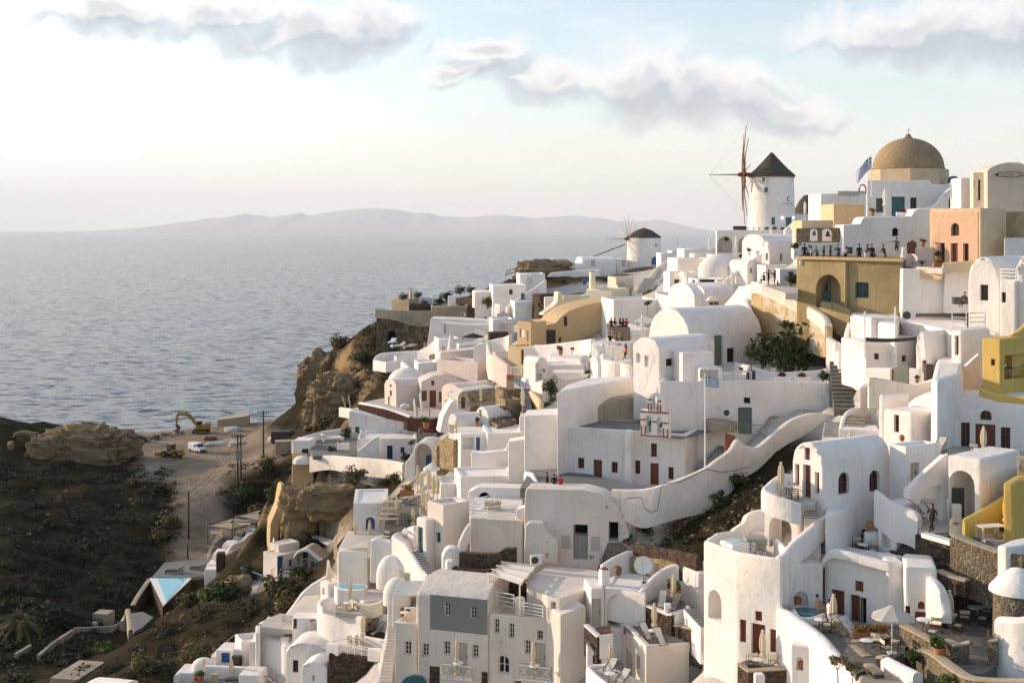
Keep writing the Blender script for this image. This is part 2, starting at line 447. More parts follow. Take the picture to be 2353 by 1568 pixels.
def B(label,u1,Y,vb,vt,a,u2=None,u0=None,W=None,D=None,roof='flat',rise=None,m='white',dn=3.,ops=(),par=.22,name='house',cat='house',bev=.16,group=HG,
      dome=None,slope=0,tp=True,batter=0):
 """house block: nearest corner sighted at u1 (base vb, top vt) and distance Y; one face runs to the right (W or up to u2), the other to the left (D or up to u0)"""
 a=R(a);dr=(cos(a),sin(a));dl=(-sin(a),cos(a))
 C=P(u1,vb,Y);H=zat(vt,Y)-C.z
 if W is None:W=abs(solve_s((C.x,C.y),dr,u2))
 if D is None:D=abs(solve_s((C.x,C.y),dl,u0))
 W,D=min(W,60),min(D,60)
 pt=lambda x,y,z:(dr[0]*x+dl[0]*y,dr[1]*x+dl[1]*y,z)
 bm=nb()
 def loop(pf,pb):
  k=len(pf);v0=[NV(bm)(p) for p in pf];v1=[NV(bm)(p) for p in pb]
  NF(bm)(v0);NF(bm)(v1[::-1])
  for i in range(k):NF(bm)((v0[i],v0[(i+1) % k],v1[(i+1) % k],v1[i]))
 if roof in ('flat','dome'):
  pr=par if min(W,D) > 1.2 else 0
  t=min(.35,W*.2,D*.2);bt=batter
  q=lambda x,y,z:NV(bm)(pt(x,y,z))
  lo=[q(-bt,-bt,-dn),q(W+bt,-bt,-dn),q(W+bt,D+bt,-dn),q(-bt,D+bt,-dn)]
  hz=lambda y:H + slope*y
  hi=[q(0,0,hz(0)),q(W,0,hz(0)),q(W,D,hz(D)),q(0,D,hz(D))]
  NF(bm)(lo[::-1])
  for i in range(4):NF(bm)((lo[i],lo[(i+1) % 4],hi[(i+1) % 4],hi[i]))
  if pr:
   h2=[q(t,t,hz(t)),q(W-t,t,hz(t)),q(W-t,D-t,hz(D-t)),q(t,D-t,hz(D-t))]
   h3=[q(t,t,hz(t)-pr),q(W-t,t,hz(t)-pr),q(W-t,D-t,hz(D-t)-pr),q(t,D-t,hz(D-t)-pr)]
   for i in range(4):
    NF(bm)((hi[i],hi[(i+1) % 4],h2[(i+1) % 4],h2[i]));NF(bm)((h2[i],h2[(i+1) % 4],h3[(i+1) % 4],h3[i]))
   NF(bm)(h3)
  else:NF(bm)(hi)
 else:
  n=12
  if roof == 'vR':   # gable on the right-running face
   rs=rise if rise is not None else W/2
   pr=[(0,-dn),(W,-dn)] + [(W/2+W/2*cos(pi*i/n),H+rs*sin(pi*i/n)) for i in range(n+1)]
   loop([pt(x,0,z) for x,z in pr],[pt(x,D,z+slope*D if z > 0 else z) for x,z in pr])
  else:              # 'vL': gable on the left-running face
   rs=rise if rise is not None else D/2
   pr=[(0,-dn),(D,-dn)] + [(D/2+D/2*cos(pi*i/n),H+rs*sin(pi*i/n)) for i in range(n+1)]
   loop([pt(0,y,z) for y,z in pr],[pt(W,y,z+slope*W if z > 0 else z) for y,z in pr])
 faces={'R':((0,0),dr,dl),'L':((0,0),dl,dr)}
 parts=['dome'] if roof == 'dome' else []
 far=Y > 200
 r=finish_house(label,name,cat,group,C,bm,m,faces,ops,bev if not far else .2,1 if far else 2,parts)
 if roof == 'dome':
  bm=nb();rad=min(W,D)/2-.15;rr=dome or rad*.8
  c=pt(W/2,D/2,0)
  lathe(bm,[(rad*cos(t),rr*sin(t)+H-.3) for t in (pi/2*i/9 for i in range(10))],24,(c[0],c[1],0),cap=True)
  obj('dome',bm,m,r)
 if tp:
  for x,y in ((0,0),(W,0),(0,D),(W,D),(W/2,D/2)):
   p=pt(x,y,0);
   if x == 0 or y == 0:TP.append((C.x+p[0],C.y+p[1],C.z-1.4))
  CARVE.append(([(C.x+pt(x,y,0)[0],C.y+pt(x,y,0)[1]) for x,y in ((0,0),(W,0),(W,D),(0,D))],C.z-.4))
 r['_t']=0;del r['_t']
 return r
def gz(q,z):
 return G(q[0],q[1],z) if len(q) == 2 else Vt((KX(q[0])*q[2],q[2],z))
def PB(label,z,top,h,m='white',dn=2.,par=0.,ops=(),name='house',cat='house',bev=.16,group=HG,smooth=False,pt_=.3,tp=True,v=None,Y=None):
 """block with any outline: its top edge sighted as pixels on height z (or through v at distance Y), walls h down"""
 if z is None:z=zat(v,Y)
 pts=[gz(q,z) for q in top]
 if sum(p.x*q.y-q.x*p.y for p,q in zip(pts,pts[1:]+pts[:1])) < 0:pts=pts[::-1]
 if smooth:pts=catmull([tuple(p) for p in pts],4,True);pts=[Vt(p) for p in pts]
 b0=Vt((pts[0].x,pts[0].y,z-h))
 xy=[(p.x-b0.x,p.y-b0.y) for p in pts];n=len(xy)
 bm=nb()
 lo=[NV(bm)((x,y,-dn)) for x,y in xy];hi=[NV(bm)((x,y,h)) for x,y in xy]
 NF(bm)(lo[::-1])
 for i in range(n):NF(bm)((lo[i],lo[(i+1) % n],hi[(i+1) % n],hi[i]))
 if par:
  ins=inset(xy,pt_)
  h2=[NV(bm)((x,y,h)) for x,y in ins];h3=[NV(bm)((x,y,h-par)) for x,y in ins]
  for i in range(n):
   NF(bm)((hi[i],hi[(i+1) % n],h2[(i+1) % n],h2[i]));NF(bm)((h2[i],h2[(i+1) % n],h3[(i+1) % n],h3[i]))
  NF(bm)(h3)
 else:NF(bm)(hi)
 faces={}
 for i in range(n):
  p,q=Vt(xy[i]),Vt(xy[(i+1) % n]);e=(q-p)
  if e.length < 1e-4:continue
  e.normalize();faces[i]=(tuple(p),tuple(e),(-e.y,e.x))
 # faces may be picked by the pixel column they stand under: resolved in ops as 'u'
 ops2=[]
 for op in ops:
  if op[0] == 'u':
   best=None
   for i,(O,d,nn) in faces.items():
    if nn[0]*(b0.x+O[0])+nn[1]*(b0.y+O[1]) < 0:continue      # faces away
    L=(Vt(xy[(i+1) % n])-Vt(O)).length
    s=solve_s((b0.x+O[0],b0.y+O[1]),d,(op[2]+op[3])/2)
    if -.2 <= s <= L+.2:
     dd=b0.y+O[1]+d[1]*s
     if best is None or dd < best[0]:best=(dd,i)
   if best:ops2.append((best[1],)+tuple(op[1:]))
  else:ops2.append(op)
 r=finish_house(label,name,cat,group,b0,bm,m,faces,ops2,bev)
 if tp:
  for p in pts[::max(1,n//6)]:TP.append((p.x,p.y,z-h-1.3))
  CARVE.append(([(p.x,p.y) for p in pts],z-h-.4))
 return r
def inset(xy,t):
 n=len(xy);out=[]
 for i in range(n):
  p,q,r=Vt(xy[i-1]),Vt(xy[i]),Vt(xy[(i+1) % n])
  e1=(q-p).normalized();e2=(r-q).normalized();n1=Vt((-e1.y,e1.x));n2=Vt((-e2.y,e2.x))
  m=(n1+n2);L=m.length
  m=m/L if L > 1e-4 else n1
  out.append(tuple(q+m*min(t/max(.4,m.dot(n1)),t*2)))
 return out
def catmull(pts,k=6,closed=False):
 n=len(pts);out=[]
 for i in range(n if closed else n-1):
  g=lambda j:np.array(pts[j % n] if closed else pts[min(max(j,0),n-1)],float)
  p0,p1,p2,p3=g(i-1),g(i),g(i+1),g(i+2)
  for t in np.linspace(0,1,k,endpoint=False):
   out.append(tuple(.5*((2*p1)+(-p0+p2)*t+(2*p0-5*p1+4*p2-p3)*t*t+(-p0+3*p1-3*p2+p3)*t**3)))
 if not closed:out.append(tuple(np.array(pts[-1],float)))
 return out
def WL(label,pts,th=.4,dn=2.,m='white',name='wall',cat='wall',group=None,sm=True,cap='round',tp=False,kind=None,k=5,base=None,capmat=None):
 """free-standing or retaining wall: top edge sighted point by point (u, v, Y); optional 4th value: foot v"""
 ps=[P(u,v,Y) for (u,v,Y) in [p[:3] for p in pts]]
 ft=[(zat(p[3],p[2]) if len(p) > 3 else ps[i].z-dn) for i,p in enumerate(pts)]
 if base is not None:ft=[base]*len(ps)
 rows=[(p.x,p.y,p.z,f) for p,f in zip(ps,ft)]
 if sm:rows=catmull(rows,k)
 o0=Vt(rows[0][:3]);o0.z=rows[0][3]
 if cap == 'round':prof=[(-1,'f'),(-1,-.22),(-.75,-.06),(-.3,0),(.3,0),(.75,-.06),(1,-.22),(1,'f')]
 else:prof=[(-1,'f'),(-1,0),(1,0),(1,'f')]
 def build(prof,off=0,f_override=None):
  bm=nb();rings=[]
  for i,r in enumerate(rows):
   a=rows[max(i-1,0)];b=rows[min(i+1,len(rows)-1)]
   d=Vt((b[0]-a[0],b[1]-a[1]));d=d.normalized() if d.length > 1e-6 else Vt((1,0))
   nn=Vt((-d.y,d.x))
   rings.append([NV(bm)((r[0]-o0.x+nn.x*s*th/2,r[1]-o0.y+nn.y*s*th/2,(r[3] if z == 'f' else r[2]+z*min(1,th/.5+.3))-o0.z)) for s,z in prof])
  n=len(prof)
  for q,w in zip(rings,rings[1:]):
   for j in range(n):NF(bm)((q[j],q[(j+1) % n],w[(j+1) % n],w[j]))
  NF(bm)(rings[0][::-1]);NF(bm)(rings[-1])
  return bm
 if capmat:
  root=empty(name,o0,0,label,cat,group)
  obj('stonework',build([(-1,'f'),(-1,-.12),(1,-.12),(1,'f')]),m,root)
  th0=th;th=th+.08
  obj('coping',build([(-1,-.118),(-1,-.03),(-.6,.0),(.6,.0),(1,-.03),(1,-.118)]),capmat,root)
  th=th0
  if tp:
   for r in rows[::3]:TP.append((r[0],r[1],r[3]-.2))
  return root
 o=obj(name,build(prof),m,None,o0)
 tag(o,label,cat,group,kind)
 if tp:
  for r in rows[::3]:TP.append((r[0],r[1],r[3]-.2))
 return o
def FL(name,z,top,m='grey_floor',th=.5,smooth=False,tp=True,label=None):
 """paved terrace: outline sighted on height z"""
 pts=[gz(q,z) for q in top]
 if sum(p.x*q.y-q.x*p.y for p,q in zip(pts,pts[1:]+pts[:1])) < 0:pts=pts[::-1]
 if smooth:pts=[Vt(p) for p in catmull([tuple(p) for p in pts],4,True)]
 o0=pts[0];bm=nb()
 hi=[NV(bm)((p.x-o0.x,p.y-o0.y,0)) for p in pts];lo=[NV(bm)((p.x-o0.x,p.y-o0.y,-th)) for p in pts];n=len(pts)
 NF(bm)(hi);NF(bm)(lo[::-1])
 for i in range(n):NF(bm)((lo[i],lo[(i+1) % n],hi[(i+1) % n],hi[i]))
 o=obj(name,bm,m,None,o0,smooth=0);o['kind']='structure'
 if tp:
  for p in pts:TP.append((p.x,p.y,z-2.5))
  CARVE.append(([(p.x,p.y) for p in pts],z-.3))
 return o
def ST(label,lo,hi,w,n=None,m='white',tread='grey_floor',dn=2.5,side=None,tp=True):
 """flight of steps from lo (u, v, Y) up to hi (u, v, Y), w metres wide"""
 a,b=P(*lo),P(*hi)
 if n is None:n=max(3,round((b.z-a.z)/.2))
 d=Vt((b.x-a.x,b.y-a.y,0));L=d.length;d.normalize();s=Vt((-d.y,d.x,0));h=(b.z-a.z)/n
 root=empty('staircase',a,0,label,'staircase','outdoor stairs between the terraces')
 bm=nb();bt=nb();hl=L/n/2
 for i in range(n):
  c=d*(L*(i+.5)/n)
  obx(bm,c+Vt((0,0,(h*(i+1)-.03-dn)/2+h*i*0)),d,s,(0,0,1),hl-.001*(i % 2),w/2,(h*(i+1)-.03+dn)/2)
  obx(bt,c+Vt((0,0,h*(i+1)-.012)),d,s,(0,0,1),hl*.86,w/2*.9,.018)
 obj('steps',bm,m,root,smooth=0);obj('treads',bt,tread,root,smooth=0)
 if tp:
  for i in (0,n//2,n-1):p=a+d*(L*i/n);TP.append((p.x,p.y,a.z+h*i-1.2))
  CARVE.append(([tuple((a+s*(w/2)*q+d*t)[:2]) for q,t in ((-1,0),(1,0),(1,L),(-1,L))],a.z-.3))
 return root
STY.update({'pp':('p','peach',None),'pg':('p','grey_panel',None),'ps':('p','stone_dark',None),'pt':('p','stone_tan',None)})
PANELS=[]
_ao=add_openings
def add_openings(root,faces,ops,base,cutbm,det=True):
 rest=[]
 for op in ops:
  kind,fm,_=STY[op[1]]
  if kind != 'p':rest.append(op);continue
  O,d,n=faces[op[0]];Ow=(O[0]+base.x,O[1]+base.y)
  s0,s1=sorted((solve_s(Ow,d,op[2]),solve_s(Ow,d,op[3])));Yc=Ow[1]+d[1]*(s0+s1)/2
  bm=nb();prism_face(bm,O,d,n,arch_pts(s0,s1,zat(op[5],Yc)-base.z,zat(op[4],Yc)-base.z,op[6] if len(op) > 6 else False),-.045,.05)
  bmesh.ops.recalc_face_normals(bm,faces=bm.faces)
  PANELS.append(obj('wall_panel',bm,fm,root,smooth=0))
 _ao(root,faces,rest,base,cutbm,det)
_fh=finish_house
def finish_house(label,name,cat,group,base,bm,mat,faces,ops,bev,seg=2,parts=()):
 PANELS.clear();r=_fh(label,name,cat,group,base,bm,mat,faces,ops,bev,seg,parts)
 if PANELS:
  for p in PANELS:PEND.append((p,0,1,PEND[-1][3]))
 return r
def FB(label,u1,Y,a,out,dep,m='white',ops=(),name='house',cat='house',group=HG,bev=.14,dn=0,tp=True,curve=False):
 """block whose front outline (u, v) is sighted on the upright plane through u1 at distance Y running at angle a; dep metres thick"""
 a=R(a);dr=(cos(a),sin(a));dl=(-sin(a),cos(a))
 O=P(u1,out[0][1],Y);pts=[]
 for u,v in out:
  s=solve_s((O.x,O.y),dr,u);pts.append((s,zat(v,O.y+dr[1]*s)))
 zb=min(p[1] for p in pts);base=Vt((O.x,O.y,zb));pts=[(s,z-zb-(dn if z-zb < .4 else 0)) for s,z in pts]
 bm=nb();prism_face(bm,(0,0),dr,dl,pts,0,dep)
 r=finish_house(label,name,cat,group,base,bm,m,{'R':((0,0),dr,dl)},ops,bev)
 if tp:
  s0,s1=min(p[0] for p in pts),max(p[0] for p in pts)
  for s in (s0,s1):TP.append((O.x+dr[0]*s,O.y+dr[1]*s,zb-1.2))
  CARVE.append(([(O.x+dr[0]*s+dl[0]*t,O.y+dr[1]*s+dl[1]*t) for s,t in ((s0,0),(s1,0),(s1,dep),(s0,dep))],zb-.3))
 return r
def VR(label,u,v,Y,W_,D_,h,a=0,rise=None,m='white',group='white domes and vaults on the roofs',name='roof_dome'):
 """a low shell dome standing on a roof"""
 c=P(u,v,Y);bm=nb()
 lathe(bm,[(1,-.5)]+[(cos(t),sin(t)) for t in (pi/2*i/8 for i in range(9))],28)
 for q in bm.verts:q.co.x *= W_/2;q.co.y *= D_/2;q.co.z *= h
 return tag(obj(name,bm,m,None,c,R(a)),label,'dome',group)
# ---------------------------------------------------------------- prototypes of small things (metres, base at the origin)
def mk_parasol_closed(mat='canvas',pole='wood_pale'):
 r=empty('closed_parasol',(0,0,0),0,None,'parasol')
 bm=nb();tube(bm,[(0,0,0),(0,0,2.5)],.038,6);lathe(bm,[(.24,0),(.24,.06),(.05,.09),(.04,.3)],12);obj('pole',bm,pole,r)
 bm=nb();lathe(bm,[(.06,.85),(.17,.95),(.21,1.08),(.15,1.2),(.105,1.3),(.16,1.42),(.19,1.7),(.175,2.1),(.12,2.4),(.05,2.52),(.02,2.56)],16,pleat=.16);obj('canopy',bm,mat,r,smooth=50)
 bm=nb();lathe(bm,[(.05,2.52),(.1,2.55),(.09,2.61),(.03,2.66)],10);obj('finial',bm,mat,r)
 return r
def mk_parasol_open(mat='canvas_white',rad=1.12,n=8):
 r=empty('open_parasol',(0,0,0),0,None,'parasol')
 bm=nb();tube(bm,[(0,0,0),(0,0,2.55)],.035,8);lathe(bm,[(.28,0),(.28,.07),(.06,.1),(.05,.3)],12);obj('pole',bm,'steel_white',r)
 bm=nb();ap=NV(bm)((0,0,2.62));rim=[];mid=[];low=[]
 for k in range(n*2):
  t=pi*k/n;q=1 if k % 2 == 0 else .95
  mid.append(NV(bm)((rad*.5*q*cos(t),rad*.5*q*sin(t),2.31 if k % 2 == 0 else 2.28)))
  rim.append(NV(bm)((rad*q*cos(t),rad*q*sin(t),2.03 if k % 2 == 0 else 2.0)))
  low.append(NV(bm)((rad*q*cos(t),rad*q*sin(t),1.93 if k % 2 == 0 else 1.88)))
 for k in range(n*2):
  j=(k+1) % (n*2);NF(bm)((ap,mid[k],mid[j]));NF(bm)((mid[k],rim[k],rim[j],mid[j]));NF(bm)((rim[k],low[k],low[j],rim[j]))
 SLD(bm,.012)
 obj('canopy',bm,mat,r,smooth=25)
 bm=nb()
 for k in range(n):
  t=2*pi*k/n;tube(bm,[(.03*cos(t),.03*sin(t),1.75),(rad*.5*cos(t),rad*.5*sin(t),2.33)],.012,4)
 obj('ribs',bm,'wood_pale',r,smooth=0)
 return r
def mk_table(top='white_paint',leg='iron',rad=.36,h=.72):
 r=empty('cafe_table',(0,0,0),0,None,'table')
 bm=nb();lathe(bm,[(rad-.01,h-.035),(rad,h-.02),(rad,h-.005),(rad-.015,h)],24);obj('table_top',bm,top,r)
 for k in range(3):
  t=2*pi*k/3;c,s=cos(t),sin(t);bm=nb()
  tube(bm,[(.26*c,.26*s,h-.04),(.1*c,.1*s,h*.55),(.09*c,.09*s,h*.4),(.28*c,.28*s,0)],.014,5);obj('leg',bm,leg,r)
 return r
def mk_wtable(w=1.5,d=.8,h=.74,top='wood_pale'):
 r=empty('dining_table',(0,0,0),0,None,'table')
 bm=nb();bx(bm,-w/2,w/2,-d/2,d/2,h-.05,h);obj('table_top',bm,top,r,bev=.01,seg=1)
 for i in (-1,1):
  for j in (-1,1):
   bm=nb();bx(bm,i*(w/2-.07)-.04,i*(w/2-.07)+.04,j*(d/2-.07)-.04,j*(d/2-.07)+.04,0,h-.051);obj('leg',bm,top,r,smooth=0)
 return r
def mk_director():
 r=empty('director_chair',(0,0,0),0,None,'chair')
 bm=nb();bx(bm,-.24,.24,-.2,.2,.43,.45);obj('seat',bm,'canvas',r,smooth=0)
 bm=nb();pts=[(-.27,.23),(0,.26),(.27,.23)]
 for z0,z1 in ((.66,.86),):
  v=[[NV(bm)((x,y+q,z)) for x,y in pts] for q in (0,.02) for z in (z0,z1)]
  for a,b2 in ((0,1),(3,2),(1,3),(2,0)):
   for i in range(2):NF(bm)((v[a][i],v[a][i+1],v[b2][i+1],v[b2][i]))
  for i in (0,2):NF(bm)((v[0][i],v[1][i],v[3][i],v[2][i]))
 obj('backrest',bm,'canvas',r,smooth=0)
 for s in (-1,1):
  bm=nb();tube(bm,[(s*.26,-.22,.02),(s*.26,.22,.02)],.016,4);tube(bm,[(s*.27,.22,.02),(s*.27,.23,.9)],.016,4);tube(bm,[(s*.27,-.22,.02),(s*.27,-.22,.62)],.016,4);tube(bm,[(s*.27,-.24,.63),(s*.27,.25,.63)],.022,4)
  obj('side_frame',bm,'darkwood',r,smooth=0)
  bm=nb();tube(bm,[(-.25,s*.18,.03),(.25,s*.18,.43)],.014,4);tube(bm,[(.25,s*.2,.03),(-.25,s*.2,.43)],.014,4);obj('crossed_legs',bm,'darkwood',r,smooth=0)
 return r
def mk_deck(cl='canvas_white'):
 r=empty('deck_chair',(0,0,0),0,None,'deck chair')
 for s in (-1,1):
  bm=nb();tube(bm,[(s*.3,-.62,.1),(s*.3,.62,1.0)],.024,5);tube(bm,[(s*.27,.62,.02),(s*.27,-.45,.38)],.024,5);tube(bm,[(s*.28,.1,.6),(s*.28,.55,.05)],.018,5);tube(bm,[(s*.33,-.35,.52),(s*.33,.35,.62)],.025,5);tube(bm,[(s*.33,-.35,.52),(s*.33,-.3,.2)],.018,5)
  obj('side_frame',bm,'darkwood',r,smooth=0)
 bm=nb();tube(bm,[(-.32,-.6,.12),(.32,-.6,.12)],.02,5);tube(bm,[(-.32,.62,1.0),(.32,.62,1.0)],.02,5);tube(bm,[(-.3,.6,.03),(.3,.6,.03)],.02,5);obj('rails',bm,'darkwood',r,smooth=0)
 bm=nb();n=10;a=[];b2=[]
 for i in range(n+1):
  t=i/n;y=-.6+1.2*t;z=.14+.85*t-.16*sin(pi*min(1,t*1.25))
  a.append((NV(bm)((-.26,y,z)),NV(bm)((.26,y,z))))
 for p,q in zip(a,a[1:]):NF(bm)((p[0],p[1],q[1],q[0]))
 SLD(bm,.015);obj('sling',bm,cl,r)
 return r
def mk_lounger(mat='canvas_dark',fr='darkwood'):
 r=empty('sun_lounger',(0,0,0),0,None,'sun lounger')
 bm=nb();bx(bm,-.95,.35,-.32,.32,.28,.38);obj('mattress',bm,mat,r,bev=.03)
 bm=nb();obx(bm,(.66,0,.5),(.9,0,.45),(0,1,0),(-.45,0,.9),.36,.32,.05);obj('backrest',bm,mat,r,bev=.03)
 bm=nb();bx(bm,-1,.98,-.34,-.30,.2,.28);bx(bm,-1,.98,.30,.34,.2,.28);bx(bm,-1,-.95,-.30,.30,.2,.28);obj('frame',bm,fr,r,smooth=0)
 for i in (-.9,.85):
  for j in (-.3,.3):
   bm=nb();bx(bm,i-.03,i+.03,j-.03,j+.03,0,.2);obj('leg',bm,fr,r,smooth=0)
 return r
def mk_pot(h=.5,mat='terracotta',plant='leaf',fol=.45,seed=1,dens=160):
 r=empty('potted_plant',(0,0,0),0,None,'potted plant')
 bm=nb();lathe(bm,[(h*.32,0),(h*.45,h*.5),(h*.48,h*.85),(h*.52,h*.88),(h*.52,h),(h*.44,h),(h*.42,h*.9)],16);obj('pot',bm,mat,r)
 bm=nb();leafball(bm,(0,0,h+fol*.55),fol,fol,fol*.75,dens,.11,seed);obj('foliage',bm,plant,r,smooth=0)
 return r
def leafball(bm,c,rx,ry,rz,n,s,seed=0,lumps=6,inner=.55):
 rnd=random.Random(seed);L=[]
 for i in range(lumps):
  d=Vt((rnd.gauss(0,1),rnd.gauss(0,1),rnd.gauss(0,1))).normalized();k=rnd.uniform(.25,.75)
  L.append((Vt((c[0]+d.x*rx*k,c[1]+d.y*ry*k,c[2]+d.z*rz*k)),rnd.uniform(.3,.6)))
 for i in range(n):
  lc,lr=rnd.choice(L)
  d=Vt((rnd.gauss(0,1),rnd.gauss(0,1),rnd.gauss(0,1))).normalized()
  k=rnd.uniform(inner,1.05)*lr
  p=lc+Vt((d.x*rx*k,d.y*ry*k,d.z*rz*k))
  nn=(d+Vt((rnd.uniform(-.8,.8),rnd.uniform(-.8,.8),rnd.uniform(-.3,.9)))).normalized();a,b2=frame_of(nn)
  t=rnd.uniform(0,6.28);e1=(a*cos(t)+b2*sin(t))*s*rnd.uniform(.6,1.3);e2=(-a*sin(t)+b2*cos(t))*s*rnd.uniform(.35,.7)
  NF(bm)([NV(bm)(p-e1),NV(bm)(p+e2),NV(bm)(p+e1),NV(bm)(p-e2)])
def mk_bush(seed=1,mat='leaf',rx=1,rz=.7,n=520,s=.13,lumps=10):
 r=empty('bush',(0,0,0),0,None,'bush')
 bm=nb();rnd=random.Random(seed)
 for i in range(6):
  t=rnd.uniform(0,6.28);tube(bm,[(0,0,-.2),(.3*cos(t)*rx,.3*sin(t)*rx,rz*.6),(.6*cos(t)*rx,.6*sin(t)*rx,rz*1.2)],[.035,.025,.01],4)
 obj('stem',bm,'twig',r,smooth=0)
 bm=nb();leafball(bm,(0,0,rz*.85),rx,rx,rz,n,s,seed,lumps);obj('foliage',bm,mat,r,smooth=0)
 return r
def mk_tree(seed=2,mat='leaf',h=2.2,cr=.75,n=420,s=.1,trunk=.05):
 r=empty('tree',(0,0,0),0,None,'tree');rnd=random.Random(seed)
 bm=nb();tube(bm,[(0,0,-.2),(.03,.02,h*.35),(-.02,.03,h*.62)],[trunk,trunk*.8,trunk*.6],6)
 for i in range(5):
  t=1.26*i+rnd.uniform(-.3,.3);tube(bm,[(-.02,.03,h*.6),(.45*cr*cos(t),.45*cr*sin(t),h*.78),(.75*cr*cos(t),.75*cr*sin(t),h*.92)],[trunk*.5,trunk*.35,trunk*.15],5)
 obj('trunk',bm,'twig',r)
 bm=nb();leafball(bm,(0,0,h*.86),cr,cr,cr*.75,n,s,seed,9);obj('crown',bm,mat,r,smooth=0)
 return r
def mk_spiky(n=26,L=.9,mat='leaf_bright',seed=3):
 r=empty('spiky_plant',(0,0,0),0,None,'plant');rnd=random.Random(seed);bm=nb()
 for i in range(n):
  t=rnd.uniform(0,6.28);up=rnd.uniform(.25,1.25);l=L*rnd.uniform(.7,1.1);c,s_=cos(t),sin(t)
  pts=[Vt((c*l*q*cos(up*(1-.5*q)),s_*l*q*cos(up*(1-.5*q)),l*q*sin(up)*(1-.35*q))) for q in (0,.35,.7,1)]
  w=[.03,.05,.035,.003];side=Vt((-s_,c,0));va=[(NV(bm)(p-side*k),NV(bm)(p+side*k)) for p,k in zip(pts,w)]
  for p,q in zip(va,va[1:]):NF(bm)((p[0],p[1],q[1],q[0]))
 obj('foliage',bm,mat,r,smooth=0);bm=nb();lathe(bm,[(.09,-.2),(.08,.1),(.03,.18)],8);obj('stem',bm,'twig',r)
 return r
def mk_dish(rad=.45):
 r=empty('satellite_dish',(0,0,0),0,None,'satellite dish')
 bm=nb();tube(bm,[(0,0,0),(0,0,.75),(0,-.15,.85)],.025,6);lathe(bm,[(.16,0),(.16,.03),(.03,.05)],10);obj('stand',bm,'iron',r)
 bm=nb();ax=Vt((0,-.93,.36)).normalized();a,b2=frame_of(ax);c=Vt((0,-.15,.9));rings=[]
 for q in (.06,.35,.65,1):
  rings.append([NV(bm)(c+ax*(.22*rad*q*q)+(a*cos(t)+b2*sin(t))*rad*q) for t in (2*pi*k/20 for k in range(20))])
 for q,w in zip(rings,rings[1:]):
  for k in range(20):NF(bm)((q[k],q[(k+1) % 20],w[(k+1) % 20],w[k]))
 NF(bm)(rings[0]);SLD(bm,.02);obj('reflector',bm,'steel_white',r)
 bm=nb();tube(bm,[c+b2*rad*.9,c+ax*rad*.9],.012,4);lathe(bm,[(.03,0),(.03,.1)],8,tuple(c+ax*rad*.9));obj('receiver_arm',bm,'metal_grey',r)
 return r
def mk_ac():
 r=empty('air_conditioner',(0,0,0),0,None,'air conditioner')
 bm=nb();bx(bm,-.42,.42,-.15,.15,.06,.68);obj('casing',bm,'steel_white',r,bev=.02,seg=1)
 bm=nb();lathe(bm,[(.24,0),(.24,.02),(.2,.02)],20);RX(bm,(-.12,-.151,.37));obj('fan_grille',bm,'iron',r)
 bm=nb();bx(bm,-.36,-.3,-.14,.14,0,.06);bx(bm,.3,.36,-.14,.14,0,.06);obj('foot',bm,'iron',r,smooth=0)
 return r
def mk_urn(h=.55,mat='terracotta'):
 r=empty('clay_urn',(0,0,0),0,None,'urn')
 bm=nb();lathe(bm,[(h*.2,0),(h*.3,h*.15),(h*.42,h*.5),(h*.36,h*.75),(h*.2,h*.9),(h*.24,h),(h*.17,h),(h*.15,h*.9)],18);obj('body',bm,mat,r)
 for s in (-1,1):bm=nb();tube(bm,[(s*h*.2,0,h*.92),(s*h*.4,0,h*.9),(s*h*.4,0,h*.68)],h*.035,5);obj('handle',bm,mat,r)
 return r
def mk_planter(w=.9,mat='terracotta',plant='flower_orange',seed=5):
 r=empty('planter_box',(0,0,0),0,None,'planter')
 bm=nb();bx(bm,-w/2,w/2,-.2,.2,0,.38);obj('box',bm,mat,r,bev=.02,seg=1)
 bm=nb();leafball(bm,(0,0,.55),w*.48,.24,.25,int(220*w),.08,seed,8);obj('foliage',bm,plant,r,smooth=0)
 return r
# ---- people: one skinned body per pose, clothes as children
POSES={  # joint table; y is forward = -y side (the face looks to -y)
 'stand':dict(hipz=.92,legs=[(.10,0,.5,.11,.03,.06)],la=[(.21,.02,1.15),(.24,-.05,.88)],ra=[(-.21,.02,1.15),(-.23,-.08,.9)]),
 'walk':dict(hipz=.91,la=[(.21,.12,1.16),(.22,.16,.92)],ra=[(-.21,-.1,1.16),(-.2,-.25,.98)],lf=(.09,-.26),rf=(-.09,.24)),
 'photo':dict(hipz=.92,la=[(.23,-.22,1.3),(.1,-.4,1.55)],ra=[(-.23,-.22,1.3),(-.1,-.4,1.55)]),
 'lean':dict(hipz=.92,la=[(.24,-.18,1.16),(.12,-.42,1.05)],ra=[(-.24,-.18,1.16),(-.12,-.42,1.05)],tilt=-.16),
 'point':dict(hipz=.92,la=[(.42,-.02,1.33),(.66,-.04,1.28)],ra=[(-.21,.02,1.15),(-.23,-.08,.9)]),
 'sit':dict(hipz=.47,sit=True,la=[(.22,-.12,.72),(.15,-.34,.62)],ra=[(-.22,-.12,.72),(-.15,-.34,.62)])}
def skin_mesh(name,V,E,Rr,sub=1):
 me=bpy.data.meshes.new(name);me.from_pydata(V,E,[])
 o=NO(name,me);link(o)
 md=o.modifiers.new('s','SKIN');md.use_smooth_shade=True
 for i,r in enumerate(Rr):me.skin_vertices[0].data[i].radius=(r,r)
 me.skin_vertices[0].data[0].use_root=True
 o.modifiers.new('u','SUBSURF').levels=sub
 dg=bpy.context.evaluated_depsgraph_get();m2=bpy.data.meshes.new_from_object(o.evaluated_get(dg));bpy.data.objects.remove(o)
 m2.name=name
 for p in m2.polygons:p.use_smooth=True
 return m2
